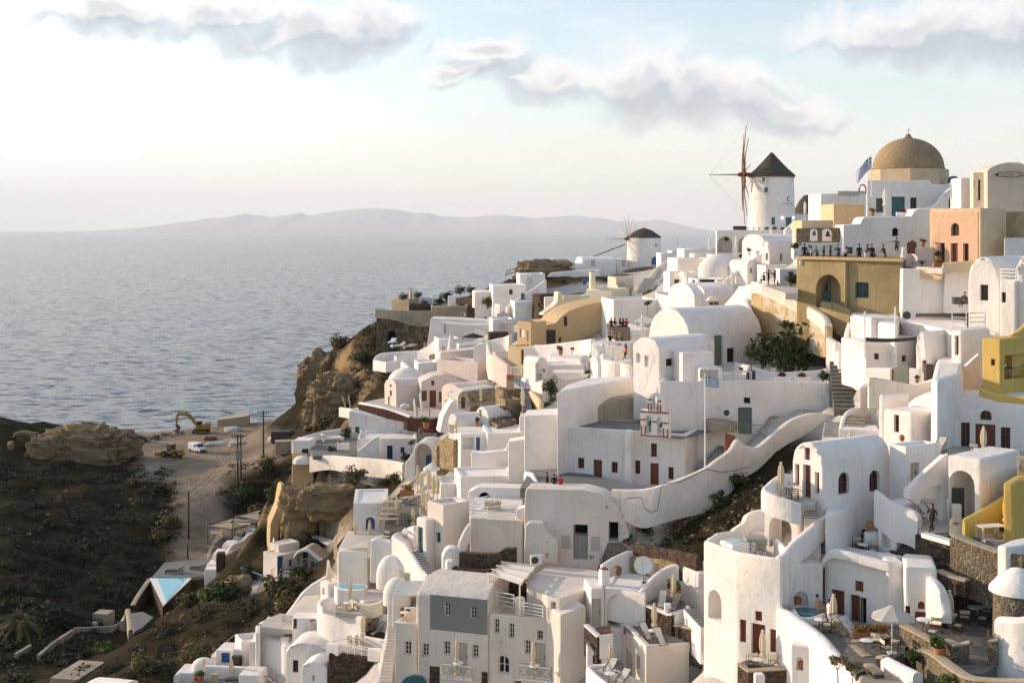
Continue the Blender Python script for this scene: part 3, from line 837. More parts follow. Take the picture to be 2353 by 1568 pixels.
def body_mesh(pose):
 q=POSES[pose];hz=q['hipz'];t=q.get('tilt',0);sit=q.get('sit')
 V,E,Rr=[],[],[]
 def add(p,r,par=None):
  V.append(p);Rr.append(r)
  if par is not None:E.append((par,len(V)-1))
  return len(V)-1
 pel=add((0,0,hz),.135)
 wa=add((0,t*.3,hz+.18),.115,pel);ch=add((0,t*.8,hz+.36),.135,wa);nk0=add((0,t,hz+.52),.075,ch);nk=add((0,t*1.05-.01,hz+.58),.055,nk0)
 hd=add((0,t*1.1-.02,hz+.68),.085,nk);add((0,t*1.1-.015,hz+.80),.075,hd);add((0,t*1.1-.125,hz+.69),.018,hd)
 for sx,arm in ((1,q['la']),(-1,q['ra'])):
  dz=0
  sh=add((sx*.175,t*.9,hz+.48),.062,ch)
  el=add(arm[0],.043,sh);wr=add(arm[1],.03,el)
  d=(Vt(arm[1])-Vt(arm[0])).normalized();pm=Vt(arm[1])+d*.06;pa=add(tuple(pm),.028,wr)
  sd=d.cross(Vt((0,1,0) if abs(d.y) < .8 else (0,0,1))).normalized()
  for i in range(4):add(tuple(pm+d*(.07+.012*(1-abs(i-1.5)))+sd*(i-1.5)*.02+Vt((0,-.01,-.01))),.009,pa)
  add(tuple(pm+d*.02+sd*.05),.010,pa)
 for sx in (1,-1):
  hp=add((sx*.09,0,hz-.06),.1,pel)
  if sit:kn=add((sx*.12,-.42,hz+.02),.066,hp);an=add((sx*.11,-.4,.09),.042,kn)
  else:
   f=q.get('lf' if sx > 0 else 'rf',(sx*.1,.02));kn=add((f[0],f[1]*.45-.03,.49),.062,hp);an=add((f[0],f[1],.09),.042,kn)
  p=V[an];add((p[0],p[1]-.17,.035),.035,an)
 return skin_mesh('body',V,E,Rr)
BODY={}
def person(label,u,v,Y,top='cloth_black',leg='cloth_black',pose='stand',rz=0,h=1.7,hair='hair',long=False,skirt=False,group='people out on the terraces',z=None,bare=False,hat=None):
 """v sights the feet (or the seat's foot level)"""
 if pose not in BODY:BODY[pose]=body_mesh(pose)
 h=min(h,1.85)
 loc=P(u,v,Y) if z is None else G(u,v,z)
 q=POSES[pose];hz=q['hipz'];sit=q.get('sit');t=q.get('tilt',0)
 sc=h/1.76 if not sit else h/1.76
 r=empty('person',loc,R(rz),label,'person',group,sc);r.scale=(sc*1.14,sc*1.12,sc)
 me=BODY[pose].copy();me.materials.clear()
 for mm in ('skin',top,leg,'hair'):me.materials.append(M_(mm))
 for p in me.polygons:
  c=p.center
  legz=c.z < hz+.05 and not (abs(c.x) > .18 and c.z > .55 and not sit)
  if sit:legz=(c.y < -.1 and c.z < hz+.12) or c.z < hz+.05
  arm=abs(c.x) > .16 or c.y < -.2
  if c.z > hz+.545 and abs(c.x) < .12 and abs(c.y-t) < .2:p.material_index=0
  elif legz:p.material_index=0 if (bare and c.z < .5) or bare == 2 else 2
  else:p.material_index=1
  for w in (q['la'][1],q['ra'][1]):
   if (c-Vt(w)).length < .13:p.material_index=0
  if c.z < .07 and not sit:p.material_index=3
 o=NO('body',me);link(o,r)
 bm=nb();hx=(0,t*1.1-.005,hz+.735)
 ellip(bm,(hx[0],hx[1]+.012,hx[2]+.02),.098,.105,.105,12,8)
 for vv in list(bm.verts):
  if vv.co.y < hx[1]-.045 and vv.co.z < hx[2]+.05:vv.co.y=hx[1]-.03
 if long:ellip(bm,(0,hx[1]+.07,hx[2]-.12),.09,.05,.2,10,6)
 obj('hair',bm,hat or hair,r)
 if skirt:
  bm=nb();lathe(bm,[(.13,hz+.06),(.17,hz-.1),(.2,hz-.3)],14,cap=False);SLD(bm,.01);obj('skirt',bm,leg,r)
 return r
# ---- a flag on a pole, cloth rippling along +x
def flag(label,u,v0,v1,Y,w,fdir=(1,0),drop=0,sway=.12):
 b=P(u,v1,Y);H=zat(v0,Y)-b.z
 r=empty('flagpole',b,0,label,'flag')
 bm=nb();tube(bm,[(0,0,-.5),(0,0,H)],[.07,.045],8);ellip(bm,(0,0,H+.05),.08,.08,.08,8,6);obj('pole',bm,'white_paint',r)
 m,nt,bs=new_mat('flag_cloth_'+str(len(MATS)));uv=nd(nt,'ShaderNodeUVMap');sp=nd(nt,'ShaderNodeSeparateXYZ');LK(nt,uv.outputs[0],sp.inputs[0])
 def mth(op,a,b2=None):
  n=nd(nt,'ShaderNodeMath',operation=op)
  for i,x in enumerate((a,b2)):
   if x is None:continue
   if isinstance(x,(int,float)):n.inputs[i].default_value=x
   else:LK(nt,x,n.inputs[i])
  return n.outputs[0]
 x,y=sp.outputs[0],sp.outputs[1]
 stripe=mth('LESS_THAN',mth('MODULO',mth('MULTIPLY',mth('SUBTRACT',1.0,y),4.5),1.0),.5)     # nine stripes, blue first
 canton=mth('MULTIPLY',mth('LESS_THAN',x,.37),mth('GREATER_THAN',y,4/9))
 cross=mth('MAXIMUM',mth('LESS_THAN',mth('ABSOLUTE',mth('SUBTRACT',x,.185)),.037),mth('LESS_THAN',mth('ABSOLUTE',mth('SUBTRACT',y,4/9+5/18)),1/18))
 blue=mth('ADD',mth('MULTIPLY',canton,mth('SUBTRACT',1.0,cross)),mth('MULTIPLY',mth('SUBTRACT',1.0,canton),stripe))
 LK(nt,mixc(nt,blue,(.78,.78,.78),(.03,.09,.32)),bs.inputs['Base Color']);bs.inputs['Roughness'].default_value=.8
 bm=nb();nx,ny=24,12;hh=w*.66;uvl=bm.loops.layers.uv.new('UVMap');d=Vt((*fdir,0)).normalized();s=Vt((-d.y,d.x,0));g=[]
 for j in range(ny+1):
  row=[]
  for i in range(nx+1):
   a,c=i/nx,j/ny
   wv=sin(a*9+c*1.5)*sway*w*a
   p=d*(w*a*(1-.25*abs(drop)))+s*wv+Vt((0,0,H-.15-hh*(1-c)-drop*w*a*(.6+.4*a)+.03*w*sin(a*7)))
   row.append(NV(bm)(p))
  g.append(row)
 for j in range(ny):
  for i in range(nx):
   f=NF(bm)((g[j][i],g[j][i+1],g[j+1][i+1],g[j+1][i]))
   for l,(a,c) in zip(f.loops,((i,j),(i+1,j),(i+1,j+1),(i,j+1))):l[uvl].uv=(a/nx,c/ny)
 obj('flag_cloth',bm,m,r,smooth=80)
 return r
def text_mesh(name,txt,mat,parent,size,loc,rot,ext=.01,align='CENTER',sx=1):
 cu=bpy.data.curves.new(name,'FONT');cu.body=txt;cu.size=size;cu.extrude=ext;cu.align_x=align;cu.align_y='CENTER'
 o=NO(name,cu);link(o);o.scale=(sx,1,1)
 dg=bpy.context.evaluated_depsgraph_get();me=bpy.data.meshes.new_from_object(o.evaluated_get(dg));bpy.data.objects.remove(o)
 me.materials.clear();me.materials.append(M_(mat));me.name=name
 q=NO(name,me);link(q,parent);q.location=loc;q.rotation_euler=rot;q.scale=(sx,1,1)
 return q
def railing(label,pts,h=.95,mat='white_paint',style='x',group='balcony railings',name='railing',step=1.1,top=True):
 """pts: foot points (u, v, Y)"""
 ps=[P(*p) for p in pts];o0=ps[0];ps=[p-o0 for p in ps]
 root=empty(name,o0,0,label,'railing',group);bf=nb()
 for p,q in zip(ps,ps[1:]):
  L=(q-p).length;n=max(1,round(L/step));up=Vt((0,0,1))
  for i in range(n+1):
   if i == n and q is not ps[-1]:continue
   c=p.lerp(q,i/n);bp=nb();tube(bp,[c,c+up*h],.035,4);obj('post',bp,mat,root,smooth=0)
  tube(bf,[p+up*(h-.05),q+up*(h-.05)],.035,4);tube(bf,[p+up*.12,q+up*.12],.025,4)
  for i in range(n):
   a,b2=p.lerp(q,i/n),p.lerp(q,(i+1)/n)
   if style == 'x':tube(bf,[a+up*.14,b2+up*(h-.08)],.02,4);tube(bf,[b2+up*.14,a+up*(h-.08)],.02,4)
   elif style == 'h':tube(bf,[a+up*h*.4,b2+up*h*.4],.03,4);tube(bf,[a+up*h*.68,b2+up*h*.68],.03,4)
   else:
    k=max(2,int((b2-a).length/.14))
    for j in range(1,k):c=a.lerp(b2,j/k);tube(bf,[c+up*.12,c+up*(h-.05)],.012,4)
 obj('bars',bf,mat,root,smooth=0)
 return root
def wire(label,pts,r=.02,mat='rubber',name='cable',sag=0,cat='cable',group=None):
 ps=[P(*p) for p in pts];o0=ps[0];bm=nb();out=[]
 for p,q in zip(ps,ps[1:]):
  for i in range(8):t=i/8;out.append(p.lerp(q,t)-o0-Vt((0,0,sag*4*t*(1-t))))
 out.append(ps[-1]-o0);tube(bm,out,r,4)
 return tag(obj(name,bm,mat,None,o0),label,cat,group)
def block(name,label,cat,u,v,Y,sx,sy,sz,m,rz=0,bev=.04,group=None,z=None):
 loc=P(u,v,Y) if z is None else G(u,v,z)
 bm=nb();bx(bm,-sx/2,sx/2,-sy/2,sy/2,-.3,sz)
 return tag(obj(name,bm,m,None,loc,R(rz),bev=bev),label,cat,group)
def chimney(label,u,vt,Y,h=1.2,w=.5,m='white',group='chimneys on the roofs',cap=True):
 t=P(u,vt,Y);r=empty('chimney_stack',t-Vt((0,0,h)),R(20),label,'chimney',group)
 bm=nb();vs=bx(bm,-w/2,w/2,-w/2,w/2,-.6,h)
 for q in vs:
  if q.co.z > 0:q.co.x *= .85;q.co.y *= .85
 obj('stack',bm,m,r,bev=.05)
 bm=nb();bx(bm,-w*.28,w*.28,-w*.28,w*.28,h,h+.12);obj('flue',bm,'clay_dark',r,smooth=0)
 return r
PROTO=dict(parasol=Proto(mk_parasol_closed()),parasol_white=Proto(mk_parasol_closed('canvas_white','steel_white')),parasol_orange=Proto(mk_parasol_closed('canvas_orange','steel_white')),
  open=Proto(mk_parasol_open()),open_dark=Proto(mk_parasol_open('canvas_dark',1.9)),table=Proto(mk_table()),wtable=Proto(mk_wtable()),wtable_white=Proto(mk_wtable(1.6,.8,.74,'offwhite')),chair=Proto(mk_director()),
  deck=Proto(mk_deck()),lounger=Proto(mk_lounger()),lounger_white=Proto(mk_lounger('canvas_white','white_paint')),pot=Proto(mk_pot()),pot_bright=Proto(mk_pot(.5,'terracotta','leaf_bright',.5,4)),
  pot_white=Proto(mk_pot(.45,'white_paint','leaf_bright',.4,6)),pot_red=Proto(mk_pot(.45,'white_paint','flower_red',.32,8,130)),pot_orange=Proto(mk_pot(.5,'terracotta','flower_orange',.5,9)),
  bush=Proto(mk_bush(1,'leaf')),bush2=Proto(mk_bush(2,'leaf_bright')),bush_dry=Proto(mk_bush(3,'leaf_dry')),bush_dark=Proto(mk_bush(5,'leaf',1,.8,800,.12)),tree=Proto(mk_tree()),tree_dry=Proto(mk_tree(8,'leaf_dry',2.2,.8,260,.09)),
  spiky=Proto(mk_spiky()),dish=Proto(mk_dish()),ac=Proto(mk_ac()),urn=Proto(mk_urn()),urn_dark=Proto(mk_urn(.55,'clay_dark')),planter=Proto(mk_planter()),planter_red=Proto(mk_planter(1.4,'white_paint','flower_red',7)))
GRP=dict(parasol='folded parasols on the terraces',parasol_white='folded parasols on the terraces',parasol_orange='folded parasols on the terraces',open='opened parasols',open_dark='opened parasols',table='round cafe tables',wtable='dining tables',wtable_white='dining tables',chair='director chairs on the terraces',
  deck='deck chairs on the terraces',lounger='sun loungers',lounger_white='sun loungers',pot='potted plants',pot_bright='potted plants',pot_white='potted plants',pot_red='potted plants',pot_orange='potted plants',bush='bushes on the slope',bush2='bushes on the slope',
  bush_dry='bushes on the slope',bush_dark='bushes on the slope',tree='small trees in the village',tree_dry='small trees in the village',spiky='spiky plants',dish='satellite dishes',ac='air conditioners',urn='clay urns',urn_dark='clay urns',planter='planter boxes',planter_red='planter boxes')
def PR(kind,label,u,v,Y=None,z=None,rz=0,sc=None,h=None,group=None):
 """set a small thing down: v sights its foot; h scales by metres of height for parasols (2.65 high)"""
 loc=P(u,v,Y) if z is None else G(u,v,z)
 if h:sc=h/2.65
 return PROTO[kind].put(loc,R(rz),label,group or GRP[kind],sc)
def PT(kind,label,u,vt,Y,h,rz=0,sc=None,group=None):
 """as PR but v sights the top of a thing h metres tall"""
 loc=P(u,vt,Y)-Vt((0,0,h))
 if kind.startswith('parasol'):sc=h/2.65
 return PROTO[kind].put(loc,R(rz),label,group or GRP[kind],sc)
c1=lambda:use(1617,257.25,.31263)
c2=lambda:use(1102.5,455.7,.31263)
c3=lambda:use(588,624.75,.31263)
c4=lambda:use(1176,735,.31263)
c5=lambda:use(1690.5,698.25,.28125)
c6=lambda:use(1690.5,1126.8,.28125)
c7=lambda:use(1249.5,1126.8,.28125)
c8=lambda:use(808.5,1126.8,.28125)
c9=lambda:use(0,918.75,.31263)
c10=lambda:use(220.5,1126.8,.28125)
d0=lambda:use(0,0,1)
WG='white parapet walls'
W1=dict(name='wall',cat='wall',group=WG,tp=False);W2=dict(name='wall',cat='wall',group=WG);W3=dict(group=WG,sm=False,tp=False);W4=dict(group=WG,sm=False)
SG='dark lava stone walls'
W5=dict(group=SG,capmat='concrete',sm=False);W6=dict(m='stone_dark',group=SG,sm=False)
# ================================================================ the terraced tower with brown doors
c7()
ZT=zat(500,77)                       # parapet height of the tower terrace
PB('tall white cave house with brown shuttered windows and door under a parapet terrace',ZT,[(1300,405),(1560,500),(1945,562),(2010,480),(1880,345),(1640,300),(1400,335)],6.4,dn=4,par=1.0,pt_=.42,bev=.3,
   ops=[('u','sb',1597,1650,1050,1235),('u','db',1690,1806,1085,1385),('u','sb',1842,1905,1130,1320),('u','sb',1722,1780,982,1062),('u','ni',1340,1450,808,1055,True,1.6)])
FL('terrace_floor',ZT-.97,[(1330,425),(1560,515),(1900,565),(1960,480),(1860,350),(1640,320)],'light_floor',.1,tp=False)
c6()
WL('curving white stair wall that climbs from the tower terrace to the vaulted house',[(330,545,75.6,900),(400,490,76,900),(480,400,76.8,610),(600,300,77.6,500),(720,203,78.4,400),(800,212,79,620)],.5,group=WG)
c7()
B('white terrace house with a tall arched niche under the vaulted house',2072,79,470,108,46,u2=2175,u0=1800,dn=4,ops=[('L','ni',1838,2020,205,470,True,2.2)])
WL('scalloped white wall rising beside the tub terrace',[(1345,385,82),(1500,365,82.3),(1540,310,82.5),(1620,255,82.6),(1650,195,82.8),(1720,160,83),(1800,150,83)],.45,dn=3,group=WG,k=3)
PB('raised white hot tub surround on the tower terrace',None,[(1430,395),(1535,450),(1690,415),(1560,375)],.9,v=420,Y=79.2,par=.0,dn=.3,name='hot_tub',cat='hot tub',group='hot tubs',tp=False)
FL('pool_water',zat(420,79.2)+.02,[(1460,398),(1540,430),(1650,410),(1570,385)],'pool_pale',.05,tp=False)
B('white bench box with grey cushion lid beside the tub',1690,79.4,500,408,10,u2=1820,D=1.0,dn=.3,par=0,name='storage_bench',cat='bench',group=None,tp=False,ops=[('R','sg',1735,1815,420,500)])
block('cushion','grey seat cushion lying on the white bench box','cushion',1725,392,80,1.3,1.1,.12,'greywood',.2)
PR('table','round white cafe table on the tower terrace beside the tub',1655,545,z=ZT-.97);PR('chair','director chair with its back to the tub on the tower terrace',1605,520,z=ZT-.97,rz=200);PR('chair','director chair by the bench box on the tower terrace',1745,550,z=ZT-.97,rz=100)
ST('white steps up to the vaulted house between white parapets',(2190,300,78),(2195,140,80),1.0,8,tread='light_floor')
# vaulted house with arched side windows
c5()
B('white barrel vaulted house with brown door and two arched brown side windows',715,79,1650,1330,33,u2=1270,u0=455,roof='vL',dn=3,bev=.2,
  ops=[('L','sb',560,605,1170,1272),('L','wb',483,517,1305,1480),('L','db',548,612,1310,1612),('L','wb',645,682,1370,1548),('R','wb',835,925,1370,1550,True),('R','wb',1090,1175,1355,1530,True)])
B('small flat white annex with a pale door at the back of the vaulted house',1392,80.5,1500,1165,30,u2=1672,u0=1245,dn=3,ops=[('R','dc',1425,1498,1295,1466)])
WL('rounded white parapet round the parasol terrace',[(465,1400,80.5),(400,1385,80.6),(330,1410,80),(260,1470,79.2),(235,1510,78.5),(330,1560,77.6),(450,1600,77),(530,1625,76.8)],.4,dn=1.3,group=WG)
zp=zat(1600,79.2)
FL('terrace_floor',zp-.05,[(245,1530),(460,1440),(700,1500),(640,1640),(520,1640)],'light_floor',.3)
PT('parasol','folded cream parasol on the corner terrace before the vaulted house',368,1287,79.5,2.6)
PR('table','round white table on the corner terrace by the vaulted house door',420,1575,z=zp);PR('chair','director chair facing the corner terrace table',455,1560,z=zp,rz=190);PR('chair','director chair near the vaulted house door',480,1600,z=zp,rz=80)
# lobby arch block with stair
B('white arch fronted house with a terrace on its roof and a shaded lobby',2000,76,1785,1268,42,u2=2330,u0=1722,dn=3,par=.0,bev=.22,ops=[('L','ni',1738,1950,1357,1790,True,2.6)])
c6()
WL('white stair parapet rising to the roof terrace of the arch house',[(-60+1400+60,-5,77.3,60),(1500,-105,78,60),(1600,-200,78.6,60),(1720,-305,79.4,60)],.4,**W4)
FB('white wall with a curved arch cut under the stair to the roof terrace',1400,77.4,22,[(1400,60),(1400,0),(1500,-100),(1600,-195),(1720,-300),(1735,260),(1680,260),(1690,-40),(1600,-20),(1520,70),(1500,130)],.5,**W1)
block('wall_panel','dark painted board leaning inside the shaded lobby','board',1810,190,77.8,.8,.1,1.6,'canvas_dark',.4)
block('cabinet','white cabinet standing inside the shaded lobby','cabinet',1800,215,77.2,.5,.4,.8,'steel_white',.4)
zl=zat(330,76)
FL('terrace_floor',zl,[(1500,345),(1760,335),(1960,220),(1950,150),(1500,200),(1490,290)],'light_floor',.5)
person('woman in black with long dark hair walking on the lobby terrace',1600,335,76,'cloth_black','cloth_black','walk',rz=-60,h=1.72,long=True)
PR('deck','deck chair with canvas sling by the lobby arch',1555,245,Y=78,rz=20)
FL('pool_water',zl-.05,[(1625,345),(1750,385),(1760,335),(1700,325)],'pool_deep',.1,tp=False)
FL('pool_edge',zl+.06,[(1512,345),(1745,412),(1750,388),(1620,350),(1560,335)],'white_paint',.25,tp=False)
WL('curved white stair wall beside the brown niche door',[(1145,-10,79),(1230,55,78.4),(1305,108,77.8),(1400,135,77.4),(1470,165,77),(1500,210,76.8)],.45,dn=2.2,group=WG)
B('white wall house with a small arched brown niche door',1310,77.6,490,125,40,u2=1500,u0=1150,dn=2,par=0,ops=[('L','ni',1190,1262,268,462,True,.5),('L','db',1200,1260,318,462,0,.62)])
PB('white inner house with a slatted vent and a bench, between vaulted house and stairs',None,[(735,205),(820,190),(1080,60),(1160,40),(1160,-60),(900,-60),(730,120)],3.2,v=120,Y=80,dn=3,ops=[('u','sg',1106,1148,70,222)],tp=False)
PR('urn','round clay urn on a white ledge by the vent',1092,322,Y=79);block('ledge','rounded white masonry ledge under the clay urn','ledge',1105,430,79.2,.9,.5,.75,'white',.3,.15)
zc=zat(480,80)
FL('terrace_floor',zc-.05,[(880,480),(1000,440),(1200,450),(1300,490),(1500,560),(1300,590),(1100,545),(900,500)],'stone_floor',.5)
PR('pot','dark leafy plant in a pot beside the ledge',1042,452,z=zc);PR('table','round white table on the dark stone court',1040,530,z=zc);PR('chair','director chair against the wall of the dark stone court',985,480,z=zc,rz=170);PR('chair','director chair on the steps side of the dark stone court',1120,540,z=zc,rz=60)
ST('dark lava stone steps down from the small pool',(1350,520,77.2),(1480,345,78.4),1.6,8,m='stone_dark',tread='stone_floor')
WL('dark lava stone wall under the small lobby pool',[(1490,350,75.8),(1745,415,74),(1760,340,75),(1860,400,73)],.6,dn=4,**W6,cap='flat')
WL('sunlit lava stone wall with cement coping behind the cafe terrace',[(1800,225,74.5),(1790,345,73),(1900,395,72.4),(2130,480,71),(2352,520,70),(2500,560,69)],.6,dn=3.2,m='stone_mixed',group=SG,sm=False,capmat='concrete')
WL('yellow garden wall sloping over the lava stone wall',[(1850,235,74.8),(2000,155,75.5),(2130,75,76),(2260,-5,76.6)],.4,dn=1.6,m='yellow_soft',group='yellow plastered walls')
PB('lava stone block house with cement edge above the cafe terrace',None,[(2120,490),(2352,535),(2500,500),(2280,430)],2.2,v=500,Y=70,m='stone_mixed',dn=2,par=.3,name='stone_plinth',cat='plinth',group=SG)
# yellow nook
zy=zat(400,73.5)
FL('terrace_floor',zy-.1,[(1870,330),(2110,430),(2352,380),(2300,250),(2000,240)],'light_floor',.3)
B('yellow house corner beside the orange parasol',2270,73.2,380,-60,55,u2=2600,D=.6,m='yellow',dn=2,par=0)
WL('yellow back wall of the cushioned nook',[(1860,235,75.4),(2000,160,76),(2260,-10,77)],.3,dn=2.5,m='yellow',group='yellow plastered walls')
PT('parasol_orange','folded orange parasol in the yellow nook',2205,38,74.5,2.4)
PR('wtable_white','cream square table in the yellow nook',2080,385,z=zy,rz=15)
for i,(u_,v_,t_) in enumerate([(1930,330,'plump grey cushion at the corner of the yellow nook'),(1975,305,'pale cushion leaning on the yellow nook bench'),(2125,365,'beige floor cushion beside the cream table'),(2235,325,'white cushion near the orange parasol foot')]):
 bm=nb();ellip(bm,(0,0,.2),.3,.16,.24,12,8);tag(obj('cushion',bm,'canvas_white' if i % 2 else 'greige',None,G(u_,v_,zy),.5*i),t_,'cushion','cushions in the yellow nook')
PR('urn_dark','dark clay urn at the foot of the yellow wall',1795,335,Y=74)
PB('white rounded roof edge beyond the yellow nook',None,[(2130,440),(2240,395),(2352,375),(2450,400),(2352,440),(2200,460)],.8,v=420,Y=70.6,dn=1,tp=False)
# facade with brown shutters below, curved end wall
B('white cave house with half open brown door and large brown shutter',712,77,1010,520,-38,u2=1245,D=3,dn=3,par=0,bev=.28,ops=[('R','sb',780,885,808,1010),('R','db',933,1010,848,1118),('R','vo',1010,1065,870,1118,0,.6),('R','sb',972,1040,735,822),('R','ni',655-0+65,770,890,950,True)][:4])
WL('rounded white parapet over the half open brown door',[(712,560,76.9),(745,510,76.7),(800,475,76.4),(870,482,76.1),(1060,530,75.2),(1250,580,74.3)],.5,dn=.5,group=WG)
B('projecting white bay house between brown doors',1240,74.2,1080,585,0,u2=1385,D=2.5,dn=3,par=0,bev=.25)
B('white house end with three small brown windows by the cafe terrace',1380,72.5,1070,610,-14,u2=1645,D=3,dn=2,par=0,bev=.25,ops=[('R','wb',1372+12,1425,940,1070),('R','sb',1462,1562,985,1068),('R','sb',1485,1540,900,966,True)])
WL('white curved end wall sweeping down to the cafe terrace',[(1585,690,71.8,1080),(1640,735,71.2,1080),(1690,805,70.7,1080),(1714,900,70.4,1080),(1720,1010,70.1,1080)],.55,group=WG)
# hot tub in the niche
B('white wall house with an arched niche behind the plunge pool',365,76.4,1000,600,0,u2=712,D=1.2,dn=3,par=0,ops=[('R','ni',470,590,820,940,True,.5),('R','ni',655,706,886,950,True,.35)])
PR('urn','clay jar in the arched niche above the plunge pool',505,938,Y=76.8)
zt2=zat(985,75)
FL('pool_water',zt2,[(480,965),(560,1005),(640,1010),(700,990),(690,960),(560,950)],'pool_deep',.2,True)
WL('rounded white rim of the plunge pool',[(470,960,75.4),(520,1020,74.4),(620,1030,74),(715,995,74.6)],.3,dn=1.0,group=WG)
person('bather with wet dark hair leaning on the rim of the plunge pool',665,1010,74.9,'skin','skin','sit',rz=100,h=1.6,hair='hair')
c6()
# big sweeping parapet
WL('long sweeping white parapet that curls down round the plunge pool terrace',[(360,955,75.2),(440,985,74.4),(520,1045,73.4),(600,1100,72.4),(700,1180,71),(790,1280,69.5),(890,1400,67.8),(1000,1510,66.2),(1080,1600,65)],.6,dn=7,group=WG,name='wall')
B('white lower house with a small arched niche and little brown windows',445,72.2,1700,1250,-20,u2=760,D=2,dn=3,par=0,ops=[('R','ni',490,548,1355,1466,True,.3),('R','sb',668,698,1475,1555),('R','sb',620,645,1530,1600)])
PR('urn','clay jar in the small arched niche of the lower wall',540,1462,Y=72.3)
zf=zat(1180,72)
FL('terrace_floor',zf,[(700,1010),(1240,1110),(1400,1080),(1380,1320),(1180,1420),(980,1490),(860,1360),(760,1250),(600,1110),(560,1060)],'stone_floor',.8)
PT('parasol','folded cream parasol next to the plunge pool terrace loungers',797,840,73.5,2.65)
PR('open','opened white parasol over the lower cafe terrace',1275,1325,z=zf)
PR('table','round white table beside the plunge pool parasol',690,1150,z=zf);PR('table','round white table beneath the opened white parasol',1068,1325,z=zf)
PR('chair','director chair by the plunge pool table',745,1150,z=zf,rz=70);PR('chair','director chair behind the table beneath the opened parasol',1150,1280,z=zf,rz=150);PR('chair','director chair facing the low stone bench',1230,1340,z=zf,rz=100);PR('chair','director chair at the pole of the opened white parasol',1300,1290,z=zf,rz=60)
for u_,v_,t_ in ((850,1170,'deck chair with grey sling on the plunge pool terrace'),(920,1190,'deck chair draped with a white towel')):PR('deck',t_,u_,v_,z=zf,rz=25)
bm=nb();n_=8;g_=[[NV(bm)((x*.09-.27,.5-y*.14,.93-.10*y+.02*sin(x*1.9+y))) for x in range(7)] for y in range(n_)]
for j in range(n_-1):
 for i in range(6):NF(bm)((g_[j][i],g_[j][i+1],g_[j+1][i+1],g_[j+1][i]))
SLD(bm,.02);tag(obj('towel',bm,'cloth_white',None,G(920,1190,zf)+Vt((0,0,.1)),R(25)),'white towel hung over a deck chair back','towel')
person('person in white standing behind the folded parasol by the plunge pool',762,1120,74,'cloth_white','cloth_white','stand',rz=100,h=1.7)
PR('planter','terracotta planter of dry flowers by the half open door',1010,1205,z=zf);PR('planter','terracotta planter of dry flowers against the bay wall',1105,1200,z=zf);PR('planter','terracotta planter half hidden behind the opened parasol',1190,1195,z=zf)
WL('low stone bench wall beside the terracotta planters',[(940,1215,71.2),(1050,1205,71),(1240,1170,71)],.6,dn=.6,m='stone_dark',**W5)
WL('low stone bench with cement top in the lower cafe terrace',[(950,1255,70.4),(1080,1345,68.4)],.55,dn=.5,m='stone_dark',**W5)
WL('stone wall with thick coping stepping between two cafe terraces',[(1370,1085,71),(1520,1160,69.2),(1700,1255,67.2)],.5,dn=1.7,m='stone_mixed',**W5)
zu=zat(1195,69.5)
FL('terrace_floor',zu,[(1380,1090),(1640,1040),(1720,960),(1800,800),(2100,780),(2352,860),(2352,1230),(2130,1420),(2000,1500),(1850,1480),(1600,1320),(1700,1260)],'stone_floor',.8)
PT('parasol','folded cream parasol amid the cafe tables',1745,808,71,2.75);PT('parasol','folded cream parasol by the round stone drum',2155,690,71.5,2.55)
for u_,v_,t_ in ((1535,1170,'round white table nearest the stone coping wall'),(1745,1125,'round white table under the folded cafe parasol'),(1950,1065,'round white table by the lava stone wall')):PR('table',t_,u_,v_,z=zu,sc=1.15)
for u_,v_,r_,t_ in ((1605,1210,60,'director chair tucked at the table nearest the coping wall'),(1640,1150,160,'director chair between the first two cafe tables'),(1815,1160,60,'director chair in front of the folded cafe parasol table'),(1865,1090,165,'director chair between the second and third cafe tables'),(2015,1100,60,'director chair in front of the third cafe table'),(2040,1040,165,'director chair behind the third cafe table')):
 PR('chair',t_,u_,v_,z=zu,rz=r_)
person('waiter in white bending behind the folded cafe parasol',1700,1120,70.8,'cloth_white','cloth_black','lean',rz=90,h=1.75)
PR('deck','low deck chair in the shade below the lava stone wall',2000,930,z=zu,rz=-50)
PR('spiky','spiky agave in a pot under the lava stone wall',2040,790,z=zu+.2);block('menu_board','small white menu board beside the parasol by the drum','sign',2112,860,71,.35,.05,1.0,'white_paint')
WL('dark lava stone planter wall in the shade of the cafe court',[(1660,640,72.6),(1780,690,71.8),(1890,720,71.2)],.5,dn=1,m='stone_dark',**W5)
WL('wide lava stone wall in the shade between lobby pool and cafe',[(1500,560,74.6),(1700,600,73.7),(1900,560,73.2),(2110,560,72.6)],.5,dn=2.5,**W6,cap='flat')
# stone drum + white house at the edge
r_=empty('round_house',P(2300,1035,67.5),0,'round lava stone drum with a white cone roof at the frame edge','house',HG)
bm=nb();lathe(bm,[(1.25,-1),(1.22,1.55)],28);obj('wall',bm,'stone_mixed',r_);bm=nb();lathe(bm,[(1.45,1.4),(1.42,1.6),(1.0,2.1),(.4,2.55),(.05,2.65)],28);obj('roof',bm,'white',r_)
WL('tall wavy white wall at the frame edge beneath the stone drum',[(2150,1025,65.5),(2240,1030,65),(2330,1030,64.5),(2480,1000,64)],.9,dn=3.4,group=WG)
WL('curving lava stone wall with cement coping at the terrace entrance',[(1500,1310,67),(1560,1295,67),(1640,1330,65.6),(1760,1420,63.6),(1900,1505,61.8),(2100,1530,60.6),(2352,1535,59.5),(2600,1540,58.5)],.55,dn=1.8,m='stone_mixed',group=SG,capmat='concrete')
WL('short lava stone pier with rounded cement cap beside the succulents',[(1712,1205,66.4),(1800,1245,65.6),(1905,1225,65.4)],.5,dn=1.3,m='stone_mixed',**W5)
WL('lava stone gate pier under the white wall',[(2065,1205,65.2),(2140,1200,65)],.5,dn=1.4,m='stone_mixed',**W5)
